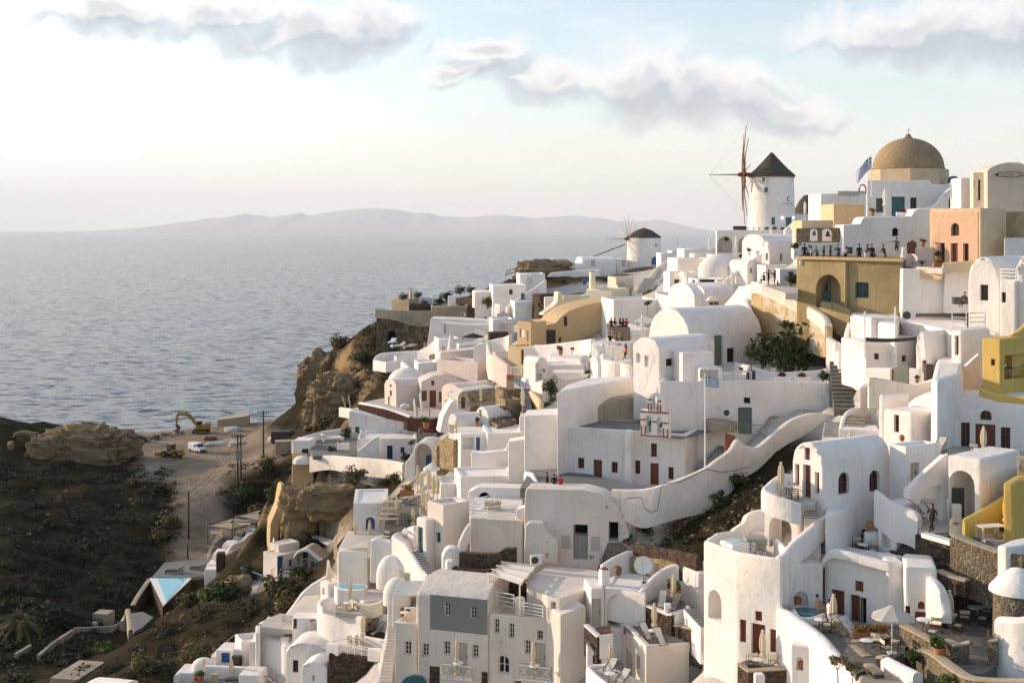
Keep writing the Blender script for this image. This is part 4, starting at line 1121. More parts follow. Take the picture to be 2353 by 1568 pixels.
r_=empty('gate',P(2060,1360,65),R(70),'open orange wooden gate by the stone pier','gate');bm=nb()
for i in range(6):bx(bm,.03+i*.13,.14+i*.13,-.02,.02,.08,1.2+.05*sin(i))
obj('boards',bm,'terracotta',r_,smooth=0);bm=nb();bx(bm,0,.82,.02,.06,.3,.4);bx(bm,0,.82,.02,.06,.9,1.0);obj('rails',bm,'redwood',r_,smooth=0)
PR('pot_bright','big terracotta pot with a round green succulent',1665,1385,Y=65.6,sc=1.35);PR('spiky','pale upright cactus cluster beside the round succulent',1735,1390,Y=65,sc=.6);PR('bush','clipped evergreen bush behind the white planter wall',1435,1400,Y=67,sc=.55);PR('bush2','bright green bush at the bottom under the curving stone wall',1705,1565,Y=62.5,sc=.5)
WL('thick low white wall between the stone piers',[(1225,1350,66.6),(1320,1400,65.4),(1485,1480,63.8)],.6,dn=1.6,**W4)
WL('stone end pier with cement cap on the thick low white wall',[(1172,1340,67),(1230,1345,66.6)],.55,dn=1.5,m='stone_dark',**W5)
WL('low cement topped seat wall at the foot of the sweeping parapet',[(1085,1405,66.4),(1170,1480,65)],.5,dn=.6,m='stone_dark',**W5)
PB('pale flat roof at the bottom under the thick low white wall',None,[(1000,1495),(1240,1480),(1520,1600),(1400,1900),(1050,1900)],2.5,v=1495,Y=65.6,m='concrete',dn=2)
PR('tree_dry','leafless climbing shrub against the sweeping parapet',830,1640,Y=66,sc=.85);PR('tree_dry','leafless climbing shrub lower along the sweeping parapet',950,1680,Y=64.5,sc=.8)
# lower table terrace by the tower door
zd=zat(1385,76)
c6()
FL('terrace_floor',zat(1400,76),[(45,1395),(70,1415),(440,1440),(400,1365),(240,1345),(120,1370)],'stone_floor',.5)
WL('dark stone terrace wall with cement coping under the tower door table',[(40,1400,75.2),(100,1455,74.4),(440,1430,74.4)],.45,dn=3,m='stone_dark',**W5)
PT('parasol','folded cream parasol before the brown tower door',218,1133,75.2,2.6)
PR('table','round white table before the brown tower door',185,1470,Y=74.9);PR('chair','director chair next to the brown tower door',130,1430,Y=75.3,rz=190);PR('chair','director chair in the corner of the tower door terrace',310,1440,Y=75,rz=150)
PR('pot','small potted shrub on the white ledge by the tower window',360,1378,Y=75.8,sc=.75)
block('chimney_stack','round topped white chimney at the bottom edge','chimney',190,1600,70,.55,.55,.75,'white',.4,.1,'chimneys on the roofs')
# ================================================================ deck chair terraces left of the tower
c7()
zk=zat(1268,88)
B('white flat roofed house with pale door and deck chairs on its roof',835,88,1600,1268,12,u2=1320,u0=568,m='white_cream',dn=3,par=.12,bev=.2,ops=[('R','dc',1185,1298,1312,1580),('L','wn',752,785,1340,1472),('L','dc',668,720,1300,1535)])
FL('terrace_floor',zk-.08,[(850,1262),(1280,1228),(1300,1225),(1010,1175),(760,1120),(665,1125)],'grey_floor',.1,tp=False)
FL('terrace_floor',zk-.1,[(1280,1240),(1420,1260),(1260,1200),(1000,1120),(800,1100),(650,1110),(1010,1180)],'grey_floor',.5)
PT('parasol','folded cream parasol between the roof deck chairs',900,915,90.5,2.65)
PR('table','round white table between the roof deck chairs',895,1225,z=zk-.05,sc=1.05);PR('deck','white deck chair at the inner side of the roof parasol',835,1205,z=zk-.05,rz=25);PR('deck','white deck chair by the roof edge',950,1250,z=zk-.05,rz=20)
ST('white steps with grey treads down from the deck chair roof',(1500,1590,83),(1370,1250,87.5),1.3,11,side=1)
WL('curved dark stone wall with coping along the white steps',[(925,1105,92),(1050,1085,91),(1200,1110,89),(1350,1150,87),(1450,1220,85),(1500,1300,83.4),(1560,1350,82),(1640,1345,81)],.5,dn=2.6,m='stone_dark',group=SG,capmat='concrete')
WL('dark stone terrace front with white coping under two deck chairs',[(845,925,92.6),(1025,1000,90.8),(1055,998,90.6)],.45,dn=2.4,m='stone_dark',group=SG,capmat='white',sm=False)
WL('short white parapet by the upper deck chairs',[(1055,985,90.7),(1180,955,91.2),(1175,935,92)],.4,dn=1.6,**W4)
zq=zat(960,91.5)
FL('terrace_floor',zq,[(850,915),(1050,990),(1170,950),(1140,900),(920,860)],'grey_floor',.4)
PR('deck','deck chair beside the terracotta pot on the upper stone terrace',965,940,z=zq,rz=-15);PR('deck','deck chair at the front of the upper stone terrace',1070,965,z=zq,rz=-30);block('side_table','low white side table between the upper deck chairs','table',1010,965,91.2,.45,.45,.4,'white_paint',.3,.02)
PT('parasol','folded cream parasol on the upper stone terrace',1057,680,92.5,2.6);PR('pot_bright','large terracotta pot with a leafy plant behind the deck chairs',1075,900,Y=93,sc=1.7)
WL('arched white parapet behind the upper stone terrace',[(760,850,92.8,1080),(830,770,93.6,1000),(900,690,94.4,960),(1000,620,95,900),(1100,595,95,900),(1180,615,94.2,950),(1260,670,92.8,1050)],.5,group=WG)
PB('white rising house flank between arched parapet and tower',None,[(1130,620),(1265,668),(1420,660),(1420,560),(1200,570)],4,v=650,Y=93,dn=3,ops=[],tp=False)
ST('small white steps beside the arched plunge pool',(1330,1110,86.5),(1190,960,90.5),.9,6)
FL('pool_water',zat(1050,80.6),[(1300,1060),(1450,1075),(1500,980),(1340,960)],'pool_deep',.1,tp=False)
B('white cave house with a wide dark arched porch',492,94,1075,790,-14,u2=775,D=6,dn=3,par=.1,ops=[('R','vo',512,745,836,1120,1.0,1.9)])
PR('table','round table in the shade of the dark arched porch',560,1060,Y=94.4);PR('chair','chair in the shade of the dark arched porch',620,1060,Y=94.5,rz=150)
PB('flat white roof between chimney and satellite dishes',None,[(500,780),(830,850),(880,700),(740,670),(540,690)],.5,v=780,Y=94.5,dn=2,par=.0,tp=False)
PR('dish','large white satellite dish on the flat roof',815,750,Y=95.5,sc=1.5,rz=-15);PR('dish','smaller satellite dish behind the arched parapet',900,745,Y=96,sc=1.1,rz=-15)
chimney('white chimney with a dark cap at the corner of the flat roof',492,640,95,1.5,.75);PR('urn_dark','tall dark clay jar on the flat roof',605,690,Y=97,sc=1.3)
WL('white roof wall sloping from the dark jar to the rubble slope',[(470,600,97.5),(560,545,98),(680,490,98.8),(740,490,99.2)],.4,dn=2.2,**W4)
WL('mixed rubble retaining wall under the rocky slope',[(735,440,99.4,640),(760,430,99,700),(1000,470,96.5,720),(1270,520,93,740)],.6,m='stone_dark',group=SG)
WL('tan banded rubble wall below the rocky slope',[(725,530,98.6,700),(900,550,97,720),(1090,580,95.2,720),(1250,640,93.4,760)],.5,m='stone_tan',group=SG)
B('white house flank with a pale door beside the porch',385,93.6,1140,800,8,u2=500,D=3,dn=3,par=0,ops=[('R','dc',393,468,878,1110)])
WL('white planter parapet with dark stone face',[(345,1085,91.4),(450,1180,89.6)],.35,dn=2.2,m='stone_dark',group=SG,capmat='white',sm=False)
WL('short white parapet round the red earth planter',[(450,1180,89.7),(560,1165,89.8)],.35,dn=1.6,**W4)
FL('planter_soil',zat(1160,90.6),[(420,1110),(540,1100),(560,1160),(460,1180)],'clay_dark',.3,tp=False)
FB('white wall with vents under the stone faced planter',340,90,-12,[(340,1600),(340,1240),(450,1345),(570,1330),(570,1600)],.5,**W2,ops=[('R','sg',398,428,1340,1410)],tp=False)
zb_=zat(1520,86)
WL('white curved parapet of the small lower terrace at the bottom',[(365,1440,87.5),(400,1420,88),(520,1410,88),(560,1400,88)],.4,dn=1,group=WG)
WL('sunlit white parapet front of the small lower terrace',[(365,1440,87.4),(430,1500,85.5),(530,1580,83.5)],.4,dn=2,group=WG)
FL('terrace_floor',zb_,[(380,1460),(560,1440),(820,1560),(700,1700),(500,1600)],'light_floor',.4)
PT('parasol','folded cream parasol on the small lower terrace',540,1248,87,2.65);PR('table','round white table on the small lower terrace',540,1575,z=zb_);PR('deck','deck chair on the small lower terrace by the parasol',540,1500,z=zb_+.1,rz=-35);PR('deck','deck chair half cut by the bottom edge of the small lower terrace',640,1590,z=zb_,rz=-40)
STY.update({'pr':('p','red_trim',None),'pw':('p','white',None),'pc':('p','peach_trim',None)})
# ================================================================ cream town house at the bottom
c8()
H1='cream white house with a grey painted upper wall and small paned windows'
B(H1,532,97.5,1640,862,-18,u2=1112,D=6.5,roof='vL',rise=1.1,m='white_cream',dn=6,bev=.2,ops=[('R','pg',640,1106,868,1150),('R','ww',750,803,915,1022),('R','ww',965,1016,945,1046),('R','ww',747,800,1228,1338),('R','ww',980,1032,1255,1362),('R','ww',570,626,1245,1352),('R','dc',868,942,1240,1470),('R','ps',636,716,1432,1640),('R','ps',1060,1106,1478,1640)])
B('lower cream wing with a pergola terrace on top',345,99,1640,1068,-18,u2=530,D=4.5,m='white_cream',dn=6,par=.35,ops=[('R','ww',424,484,1228,1340)])
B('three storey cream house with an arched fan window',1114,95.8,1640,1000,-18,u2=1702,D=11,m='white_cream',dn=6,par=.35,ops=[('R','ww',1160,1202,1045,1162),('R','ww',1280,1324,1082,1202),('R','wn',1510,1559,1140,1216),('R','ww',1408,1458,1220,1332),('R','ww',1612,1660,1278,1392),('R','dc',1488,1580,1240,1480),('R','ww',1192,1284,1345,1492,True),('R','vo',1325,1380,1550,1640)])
zr=zat(885,93.4)
PB('setback cream roof room with a big flat white roof',zr,[(1590,862),(1702,890),(2060,748),(2030,650),(1600,612),(1430,715),(1425,770),(1560,800)],1.6,m='white_cream',dn=2.0,ops=[('u','ww',1620,1666,905,1026)],tp=False)
B('cream wall of the setback roof room with a paned window and door',1425,99,1000,765,-18,u2=1592,D=3,m='white_cream',dn=2,par=0,ops=[('R','ww',1490,1548,820,935),('R','dc',1555,1588,840,975)],tp=False)
for lb,u_,v_,Y_ in (('white X railed balcony with a folded parasol beneath the grey wall',735,1510,96.5),('white X railed balcony beside the arched fan window',1364,1520,94.5)):
 a_=R(-18);dr_=Vt((cos(a_),sin(a_),0));dl_=Vt((-sin(a_),cos(a_),0));p0=P(u_,v_,Y_);r_=empty('balcony',p0,a_,lb,'balcony','X railed balconies')
 bm=nb();bx(bm,0,2.55,-.15,1.6,-.15,0);obj('slab',bm,'white',r_,bev=.03,seg=1)
 bm=nb();bp=nb();segs=[((0,1.5),(0,-.1)),((0,-.1),(.85,-.1)),((.85,-.1),(1.7,-.1)),((1.7,-.1),(2.5,-.1)),((2.5,-.1),(2.5,1.5))]
 for (x0,y0),(x1,y1) in segs:
  A_,B_=Vt((x0,y0,0)),Vt((x1,y1,0));U=Vt((0,0,1))
  tube(bp,[A_,A_+U*.98],.06,4);tube(bp,[B_,B_+U*.98],.06,4)
  tube(bm,[A_+U*.93,B_+U*.93],.06,4);tube(bm,[A_+U*.12,B_+U*.12],.05,4);M2=(A_+B_)/2
  tube(bm,[A_+U*.12,B_+U*.93],.036,4);tube(bm,[B_+U*.12,A_+U*.93],.036,4);tube(bm,[M2+U*.12,M2+U*.93],.03,4)
 obj('posts',bp,'offwhite',r_,smooth=0);obj('bars',bm,'offwhite',r_,smooth=0)
PT('parasol','folded parasol on the balcony beneath the grey wall',855,1205,94.9,2.65);PT('parasol','folded parasol on the balcony beside the fan window',1478,1235,93.2,2.55)
PR('table','round white table on the balcony beneath the grey wall',868,1490,Y=95,sc=1.1);PR('table','round white table on the balcony beside the fan window',1492,1515,Y=93.3,sc=1.1)
railing('white three bar railing of the roof terrace, inner length',[(1180,935,97),(1322,965,95.8)],1.1,style='h',step=1.8)
railing('white three bar railing of the roof terrace by the paned window',[(1400,1005,95.2),(1558,1035,94.2)],.9,style='h',step=2.4)
B('white pier between the two roof terrace railings',1325,95.5,1010,865,-18,u2=1400,D=.5,par=0,m='white_cream',dn=.8,tp=False);B('white end pier of the roof terrace railing',1112,97.2,1000,800,-18,u2=1182,D=.6,par=0,m='white_cream',dn=.8,tp=False)
def pergola(label,pts,z,h,nsl,mat='bamboo',along=0,cloth=None,drop=0,posts=True):
 """roof corners sighted on height z: 0-1 front edge, 1-2 side"""
 q=[G(u,v,z) for u,v in pts];o0=q[0];q=[p-o0 for p in q];r=empty('pergola',o0,0,label,'pergola','pergolas over the terraces');bm=nb()
 for i in range(nsl+1):
  t=i/nsl;A_=q[0].lerp(q[3],t);B_=q[1].lerp(q[2],t);e=(B_-A_).normalized()*.25;tube(bm,[A_-e+Vt((0,0,.1)),B_+e+Vt((0,0,.1))],.06,5)
 obj('slats',bm,mat,r);bm=nb()
 for A_,B_ in ((q[0],q[3]),(q[1],q[2])):tube(bm,[A_,B_],.07,5)
 obj('beams',bm,mat,r)
 if posts:
  for p in (q[0],q[1]):bm=nb();tube(bm,[p,p-Vt((0,0,h))],.06,5);obj('post',bm,'white_paint',r)
 if cloth:
  bm=nb();k=nsl
  for i in range(k):
   A_,B_,C_,D_=q[0].lerp(q[3],i/k),q[1].lerp(q[2],i/k),q[1].lerp(q[2],(i+1)/k),q[0].lerp(q[3],(i+1)/k);rows=[]
   for s in range(7):t=s/6;sg=-.16*sin(pi*t);rows.append((NV(bm)(A_.lerp(D_,t)+Vt((0,0,sg+.03))),NV(bm)(B_.lerp(C_,t)+Vt((0,0,sg+.03)))))
   for a2,b3 in zip(rows,rows[1:]):NF(bm)((a2[0],a2[1],b3[1],b3[0]))
  obj('cloth',bm,cloth,r)
 return r
pergola('bamboo pergola with white cloth panels over the shaded roof terrace',[(1120,685),(1370,770),(1500,620),(1240,592)],zat(685,98),2.2,3,cloth='canvas_white')
pergola('white slatted pergola over the corner terrace of the cream wing',[(332,862),(530,855),(625,745),(410,750)],zat(862,99),2.4,6,'white_paint',cloth='canvas_white')
B('dark recess wall behind the bamboo pergola',1150,101,900,740,-18,u2=1425,D=.6,dn=1,par=0,m='stone_dark',tp=False)
WL('upper dark lava wall on the roof behind the grey painted house',[(885,500,103,610),(1100,512,102.5,640),(1200,505,102.2,650),(1245,468,102,650),(1340,465,101.8,650)],.7,m='stone_dark',group=SG,cap='flat',sm=False,tp=False)
WL('lower dark lava wall on the roof behind the grey painted house',[(832,618,101.6,740),(980,640,101,760),(1135,645,100.6,765),(1150,720,100.4,765)],.6,m='stone_dark',group=SG,cap='flat',sm=False,tp=False)
B('tall white chimney block at the corner of the grey painted house',770,101.6,740,575,8,u2=838,D=.9,dn=1.5,par=0,name='chimney_stack',cat='chimney',group='chimneys on the roofs',tp=False)
FB('rounded white wall shoulder beside the tall chimney block',738,103.5,5,[(738,740),(738,540),(760,490),(790,466),(850,466),(885,500),(885,700)],1.2,**W1)
PR('table','round white table on the corner terrace under the slatted pergola',430,1065,Y=100);PR('ac','white air conditioner on the corner terrace under the slatted pergola',470,1020,Y=102.5)
ST('cream steps with a rail along the cream wing',(262,1590,99.5),(330,1100,108),0.9,18,tread='light_floor')
railing('white rail of the cream steps',[(215,1568,99),(290,1200,105)],1.0,style='h',step=2.5)
FB('teal arched door head at the bottom under the cream wing',390,97.2,-18,[(390,1660),(395,1560),(430,1522),(495,1503),(560,1518),(598,1556),(605,1660)],.3,'teal',name='arched_door',cat='door',group=None,bev=.05,tp=False)
c7();FB('cream side wall of the three storey house by the planter',132,92.4,24,[(132,1660),(132,1010),(345,935),(345,1660)],3,'white_cream',**W1);c8()
# white block with railed terrace, teal door house and the peeling cave house
B('plain white block with a white railed terrace on top',960,107,495,215,-14,u2=1395,D=5,m='white_cream',dn=3,par=.0,bev=.22)
railing('white railing of the terrace over the plain white block',[(968,205,107.2),(1105,222,105.8),(1340,205,105)],.95,style='h',step=2.2)
railing('white stair railing by the arched green door',[(968,170,108),(1165,100,109.5)],.9,style='h',step=1.5)
block('terrace_slab','wooden table and chair set on the railed white terrace','table',1150,150,110,1.4,.8,.7,'wood_pale',-.2,.03)
B('white corner house with a panelled teal door',745,109,620,118,38,u2=960,u0=612,m='white_cream',dn=3,bev=.22,ops=[('L','wt',683,722,337,420)])
B('low white wing with a tall teal door at the top of the steps',610,109.5,560,235,40,u2=690,u0=520,dn=3,par=.0,bev=.25,ops=[('L','dt',530,580,293,512)])
WL('white curved parapet flank with a small planter of orange flowers',[(870,470,105.5),(885,400,105.8),(920,320,106.2),(955,265,106.5)],.35,dn=1.5,group=WG)
PR('planter','orange flowers in a dark stone planter by the plain white block',915,440,Y=106.5)
ST('white steps with grey treads up to the teal door',(655,680,106),(500,495,110),1.0,10)
WL('white parapet along the teal door steps',[(340,365,112),(440,430,110.5),(560,620,107),(615,690,106)],.4,dn=2.5,**W4)
d0()
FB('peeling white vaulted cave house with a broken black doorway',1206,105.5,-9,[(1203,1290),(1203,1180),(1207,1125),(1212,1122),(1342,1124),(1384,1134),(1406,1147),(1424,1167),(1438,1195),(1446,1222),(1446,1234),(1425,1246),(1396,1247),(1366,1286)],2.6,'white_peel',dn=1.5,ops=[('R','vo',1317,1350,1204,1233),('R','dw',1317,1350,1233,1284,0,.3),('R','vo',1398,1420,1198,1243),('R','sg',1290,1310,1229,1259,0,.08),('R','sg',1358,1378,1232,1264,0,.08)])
FB('peeling white stepped annex with an air conditioner',1203,104.2,-9,[(1203,1290),(1207,1205),(1218,1200),(1248,1202),(1252,1215),(1262,1228),(1280,1240),(1283,1255),(1280,1295)],2.0,'white_peel')
c8();PR('ac','white air conditioner in front of the peeling annex',1505,605,Y=102.5,sc=1.15,rz=10)
FB('white wall flank right of the railed terrace',1340,106.6,-9,[(1340,490),(1340,150),(1420,130),(1420,300),(1390,490)],1.5,**W1)
# ================================================================ the church
c4()
zc4=zat(1170,113.6)
B('white twin church with brown doors and small square windows',412,117,1150,782,-24,u2=1275,D=11,dn=3,par=.25,bev=.16,name='church',cat='church',group=None,
  ops=[('R','wb',482,530,1010,1090),('R','db',597,662,1025,1212),('R','wb',730,776,1040,1122),('R','wb',902,942,1030,1130),('R','db',1014,1078,1050,1210),('R','wb',1147,1187,1078,1170),('R','wb',1020,1064,905,1005)])
zcr=zat(782,117)-.2
FL('church_roof',zcr,[(440,785),(830,808),(1240,868),(1530,800),(1180,745),(600,738)],'grey_floor',.08,tp=False)
B('white pilaster block dividing the two halves of the church front',826,113.6,1230,806,-24,u2=880,D=.6,dn=2,par=0,name='pilaster',cat='pilaster',group=None,tp=False)
FB('white bell gable with red columns and two bells',945,112.2,-24,[(945,838),(945,655),(996,664),(998,575),(1010,550),(1030,535),(1050,533),(1075,548),(1094,575),(1098,676),(1152,690),(1150,872)],.75,'white',name='bell_gable',cat='bell gable',group=None,bev=.06,tp=False,
   ops=[('R','ni',986,1024,700,828,True,3),('R','ni',1064,1104,712,845,True,3),('R','ni',1032,1066,560,652,True,3),('R','pr',944,1152,671,682),('R','pr',945,985,724,735),('R','pr',1106,1151,750,761),('R','pr',945,1148,846,856),
  ('R','pr',947,957,770,836),('R','pr',976,986,775,838),('R','pr',1108,1118,793,858),('R','pr',1140,1150,800,866),('R','pr',997,1006,608,660),('R','pr',1018,1027,611,662),('R','pr',1066,1075,620,668),('R','pr',1087,1096,625,672),('R','pr',997,1030,578,588),('R','pr',1068,1097,590,600),('R','pr',1030,1088,740,752)])
for lb,u_,v_ in (('greenish bronze bell in the inner arch of the bell gable',1016,770),('greenish bronze bell in the outer arch of the bell gable',1096,785)):
 bm=nb();lathe(bm,[(.2,0),(.17,.06),(.12,.2),(.1,.34),(.04,.4),(.02,.55)],14);tag(obj('bell',bm,'teal',None,P(u_,v_,112.4)),lb,'bell','bells of the church')
r_=empty('cross',P(1066,535,111.8),R(-24),'thin white cross on top of the bell gable','cross');bm=nb();bx(bm,-.03,.03,-.03,.03,-.3,.52);bx(bm,-.16,.16,-.028,.028,.26,.32);obj('cross_bars',bm,'offwhite',r_,smooth=0)
flag('striped blue and white flag on the tall pole beside the church',1418,405,1075,108.5,1.2,(1,-.15),.05)
WL('tan plastered slope behind the church roof',[(590,618,122,765),(740,570,123,765),(880,540,123.5,775),(1010,578,122.5,795),(1140,640,121,800),(1400,705,117.5,810),(1610,742,114.5,820)],1.6,m='concrete',sm=False)
PB('huge white retaining block stepping up behind the church',zat(470,121.5),[(330,530),(590,478),(890,425),(890,400),(740,415),(560,420),(400,470)],7,dn=4,bev=.3)
FB('tall bare white wall at the end of the church court',90,119.5,-4,[(90,1130),(90,702),(345,690),(345,790),(415,790),(415,1130)],4,group=WG,name='wall',cat='wall')
FB('white low wall left of the church court wall',0,121,-4,[(-30,1200),(-30,890),(112,870),(112,1200)],2,group=WG,name='wall',cat='wall')
FL('courtyard',zc4,[(60,1235),(130,1100),(420,1090),(900,1220),(1180,1200),(760,1262),(640,1250),(300,1240)],'grey_floor',.8)
for lb,u_,v_,top_,hr in (('person in black standing in the church court beside two others',258,1262,'cloth_black','hair'),('person in dark clothes between the other two in the church court',310,1275,'cloth_black','hair'),('person in a red top in the church court',357,1280,'cloth_red','hair')):
 person(lb,u_,v_,None,top_,'cloth_black','stand',rz=-140 + u_,z=zc4,hair=hr,h=1.68)
WL('white parapet with vents at the edge of the church court',[(100,1110,116,1270),(150,1120,115,1270),(190,1200,112,1290)],.4,**W3)
WL('long white garden wall climbing from the church court towards the alley',[(735,1240,105,1400),(950,1240,104,1520),(1150,1192,103.4,1470),(1400,1090,104,1410),(1500,1022,104.6,1380),(1600,948,105.4,1250),(1650,875,106.2,1180),(1690,905,106.6,1160),(1780,932,107,1120),(1860,880,107.6,1080),(1960,795,108.4,1030),(2060,722,109.2,990),(2200,682,110,960),(2340,690,110.6,900)],.55,m='white_old',group=WG)
wire('grey cable hanging in a loop on the long garden wall',[(835,1310,103.5),(950,1300,103),(975,1380,102.8),(1020,1415,102.7),(1070,1390,102.7),(1095,1230,102.7),(1120,1200,102.8),(1250,1185,103),(1430,1092,103.6),(1530,1115,104),(1640,1105,104.5),(1750,1075,105.5)],.025)
PB('white platform house wall below the great vault',zat(448,116),[(1085,452),(1700,440),(2335,455),(2330,380),(2300,340),(1600,325),(1300,340),(1120,400)],9,dn=3,par=.35,bev=.2,
   ops=[('u','dg',1660,1762,640,835),('u','vo',1703,1750,568,612,0,.4)])
PR('ac','white air conditioner on the platform wall by the grey green door',1585,712,Y=114.8,sc=1.15)
railing('grey green X railing in front of the grey green door',[(1608,830,112.6),(1740,850,112.2),(1858,860,112)],1.05,'greygreen','x',step=1.0)
FB('brown open gate leaf beside the flagpole wall',1566,108.5,10,[(1566,985),(1566,825),(1640,850),(1640,930)],.12,'redwood',name='gate',cat='gate',group=None,bev=.02,tp=False)
block('meter_box','white meter box high on the platform wall','box',2300,515,115,.35,.2,.7,'steel_white')
B('white cube house with a vaulted roof above the church',1085,119,600,212,40,u2=1490,u0=888,roof='vL',rise=.95,dn=2,ops=[('L','sw',975,1014,262,342),('L','ni',910,946,240,312,True,.25),('R','wd',1132,1188,282,338)])
B('lower white annex behind the cube house',1252,117.6,480,240,14,u2=1482,D=4,dn=2,par=.0)
B('small white block with a grey green hatch on the platform',1380,116.6,450,352,6,u2=1548,D=2.5,dn=1,par=0,ops=[('R','sg',1382,1512,366,422)],tp=False)
zpf=zat(448,116)-.35
c4()
PR('wtable_white','long white table on the vault platform',1690,440,z=zpf+.0,sc=1.1);PR('tree','small clipped tree in a dark pot on the vault platform',1755,400,Y=121,sc=1.25)
block('plant_pot','dark square pot under the small clipped tree','pot',1755,410,120.6,.75,.75,.5,'iron',.3,.05);PR('pot_white','white pot with a small plant on the long white table',1685,395,Y=118.4,sc=.7)
PR('planter_red','white trough of red flowers along the platform edge',1985,447,Y=117,sc=1.1);PR('planter_red','second white trough of red flowers nearer the alley',2130,450,Y=117,sc=1.1);PR('bush','round green shrub at the platform corner by the alley',2285,445,Y=117.4,sc=.75);PR('pot_white','white square pot on the wavy garden wall',1920,385,Y=123,sc=1.1)
WL('low wavy white wall under the dark creeper',[(1640,310,126),(1740,330,124.5),(1850,365,122.6),(1950,382,121.5),(2120,375,120.5),(2230,368,120),(2330,352,119.5)],.4,dn=1.2,group=WG,tp=False)
c2()
B('great white barrel vaulted house with double door and brown window',1540,127,1300,1045,35,u2=2075,u0=1236,roof='vL',rise=3.1,dn=3,bev=.22,ops=[('R','dg',1722,1786,1005,1245),('R','wd',1815,1872,1098,1203)])
c2();d0()
use(1102.5,455.7,.31263)
PR('bush_dark','huge dark creeper mass in the shade below the peeling stair wall',2230,1290,Y=125.5,sc=(3.3,1.8,3.4));PR('bush_dark','dark creeper hanging on the peeling wall by the great vault',2075,1230,Y=127.5,sc=(1.4,1.0,2.2));PR('bush','trailing plants at the top of the dark creeper',2250,960,Y=129,sc=(1.3,.8,.7))
c1()
WL('peeling ochre stair wall with a white plastered band',[(362,1250,137,1640),(470,1272,134.5,1640),(640,1352,130,1700),(790,1435,125.5,1760),(885,1500,122.5,1800),(915,1560,121,1800),(918,1640,120,1850)],.6,m='wall_peel',group=None)
WL('rounded white coping of the peeling stair wall',[(362,1243,136.8,1330),(470,1265,134.3,1350),(640,1345,129.8,1440),(790,1428,125.3,1520),(885,1493,122.3,1600),(915,1553,120.8,1660)],.72,m='white_old',group=WG,tp=False)
c5()
WL('stepped white pier wall beside the alley stairs',[(755,262,119,640),(808,300,118.4,650),(830,310,118,660),(832,380,117.5,680),(860,392,117,700),(864,510,116.4,740),(880,640,115.8,800),(935,760,114,900)],.7,**W4)
WL('white flank with a rounded buttress at the alley corner',[(770,640,115.8,930),(880,700,114.8,930),(945,775,113.6,930),(870,880,112.4,930)],.6,**W4)
ST('dark worn alley stairs climbing between white walls',(905,880,109.5),(820,110,127),2.1,26,m='stone_floor',tread='grey_floor')
WL('white S curved wall along the alley stairs',[(945,95,122,300),(908,220,119.5,400),(900,330,117.5,520),(930,430,115,640),(1000,540,112,700),(1055,620,109.8,760),(1020,690,108.5,800)],.5,group=WG)
# ================================================================ right hand slope above the tower
c5()
PB('white block with an arched recess beside the alley',None,[(1012,672),(1085,668),(1165,690),(1130,640),(1040,640)],3,v=675,Y=100,dn=2,ops=[('u','ni',1085,1160,742,900,True,.6)])
FB('peeling white wall sweeping up to the yellow house',1082,98.5,-8,[(1082,860),(1082,600),(1200,612),(1415,655),(1480,655),(1570,630),(1680,590),(1780,562),(1850,525),(1930,450),(1990,402),(2010,720),(1800,760),(1420,800),(1200,860)],.6,'white_peel',**W2)
B('white flat roofed wing with a tall brown window',1432,89.5,1150,885,30,u2=1710,u0=1195,dn=3,par=.0,bev=.3,ops=[('L','wb',1287,1330,903,1046)])
B('long white house with wide brown double door and arched fan light',1700,91,1165,905,-24,u2=2360,D=6,dn=3,roof='vL',rise=1.5,bev=.3,ops=[('R','wb',1706,1736,932,1118),('R','wb',1836,1910,965,1168),('R','db',1954,2118,980,1262),('R','wb',1994,2088,868,948,True),('R','wb',2162,2240,1005,1218)])
FL('terrace_floor',zat(1255,86),[(1690,1190),(1740,1215),(2000,1275),(2360,1275),(2360,1200),(1700,1140)],'light_floor',.3)
PT('parasol','folded cream parasol before the wide brown double door',2022,995,86.2,2.65);PR('table','round white table under the parasol before the double door',1985,1268,Y=85.6);PR('chair','director chair with pale canvas on the arch house terrace',1940,1240,Y=86.2,rz=160);PR('chair','director chair close to the double door parasol',2065,1262,Y=85.8,rz=200);PR('deck','deck chair folded against the flat wing wall',1665,1210,Y=86.5,rz=-40)
PR('urn','round clay pot on the ledge behind the vaulted roof',1355,1120,Y=86,sc=.8)
VR('wide white shell roof over the long house',1850,890,95,8,5,1.8,-20)
B('white stepped corner house above the alley foot',1195,93,1070,740,25,u2=1420,u0=1165,dn=3,par=0,bev=.3)
PB('pale stone stepped seat block below the alley',None,[(832,1020),(1178,1032),(1150,980),(900,990)],2.2,v=1020,Y=95,dn=2,m='white',tp=True)
ST('short cement steps on the pale seat block',(965,1010,96),(1000,905,99),1.4,4,m='concrete',tread='concrete')
ST('blue grey painted steps below the alley corner',(780,1090,97),(800,960,101),1.4,7)
WL('white curved parapet beside the blue grey steps',[(860,1010,97.5),(880,920,98.5),(930,860,99.5),(1010,840,100.5)],.4,dn=2.5,group=WG)
PT('parasol','parasol top peeping over the vaulted roof',930,1030,91,2.6)
B('yellow house with a recessed balcony',2157,91,740,285,38,u2=2620,u0=2008,m='yellow',dn=3,par=0,ops=[('L','wd',2080,2114,448,502),('R','ni',2190,2450,405,600,0,.9)])
WL('yellow stair wall slanting up to the frame edge',[(2230,262,93),(2300,215,93.5),(2370,150,94)],.5,dn=2.5,m='yellow',group='yellow plastered walls',sm=False)
WL('yellow lower wall under the recessed balcony',[(2005,690,89.8),(2150,735,88.6),(2360,755,87.5)],.6,dn=.5,m='yellow',group='yellow plastered walls',sm=False)
PR('chair','dark chair on the yellow balcony',2220,590,Y=92.2,rz=40);PR('wtable','long table on the yellow balcony',2320,600,Y=92.5)
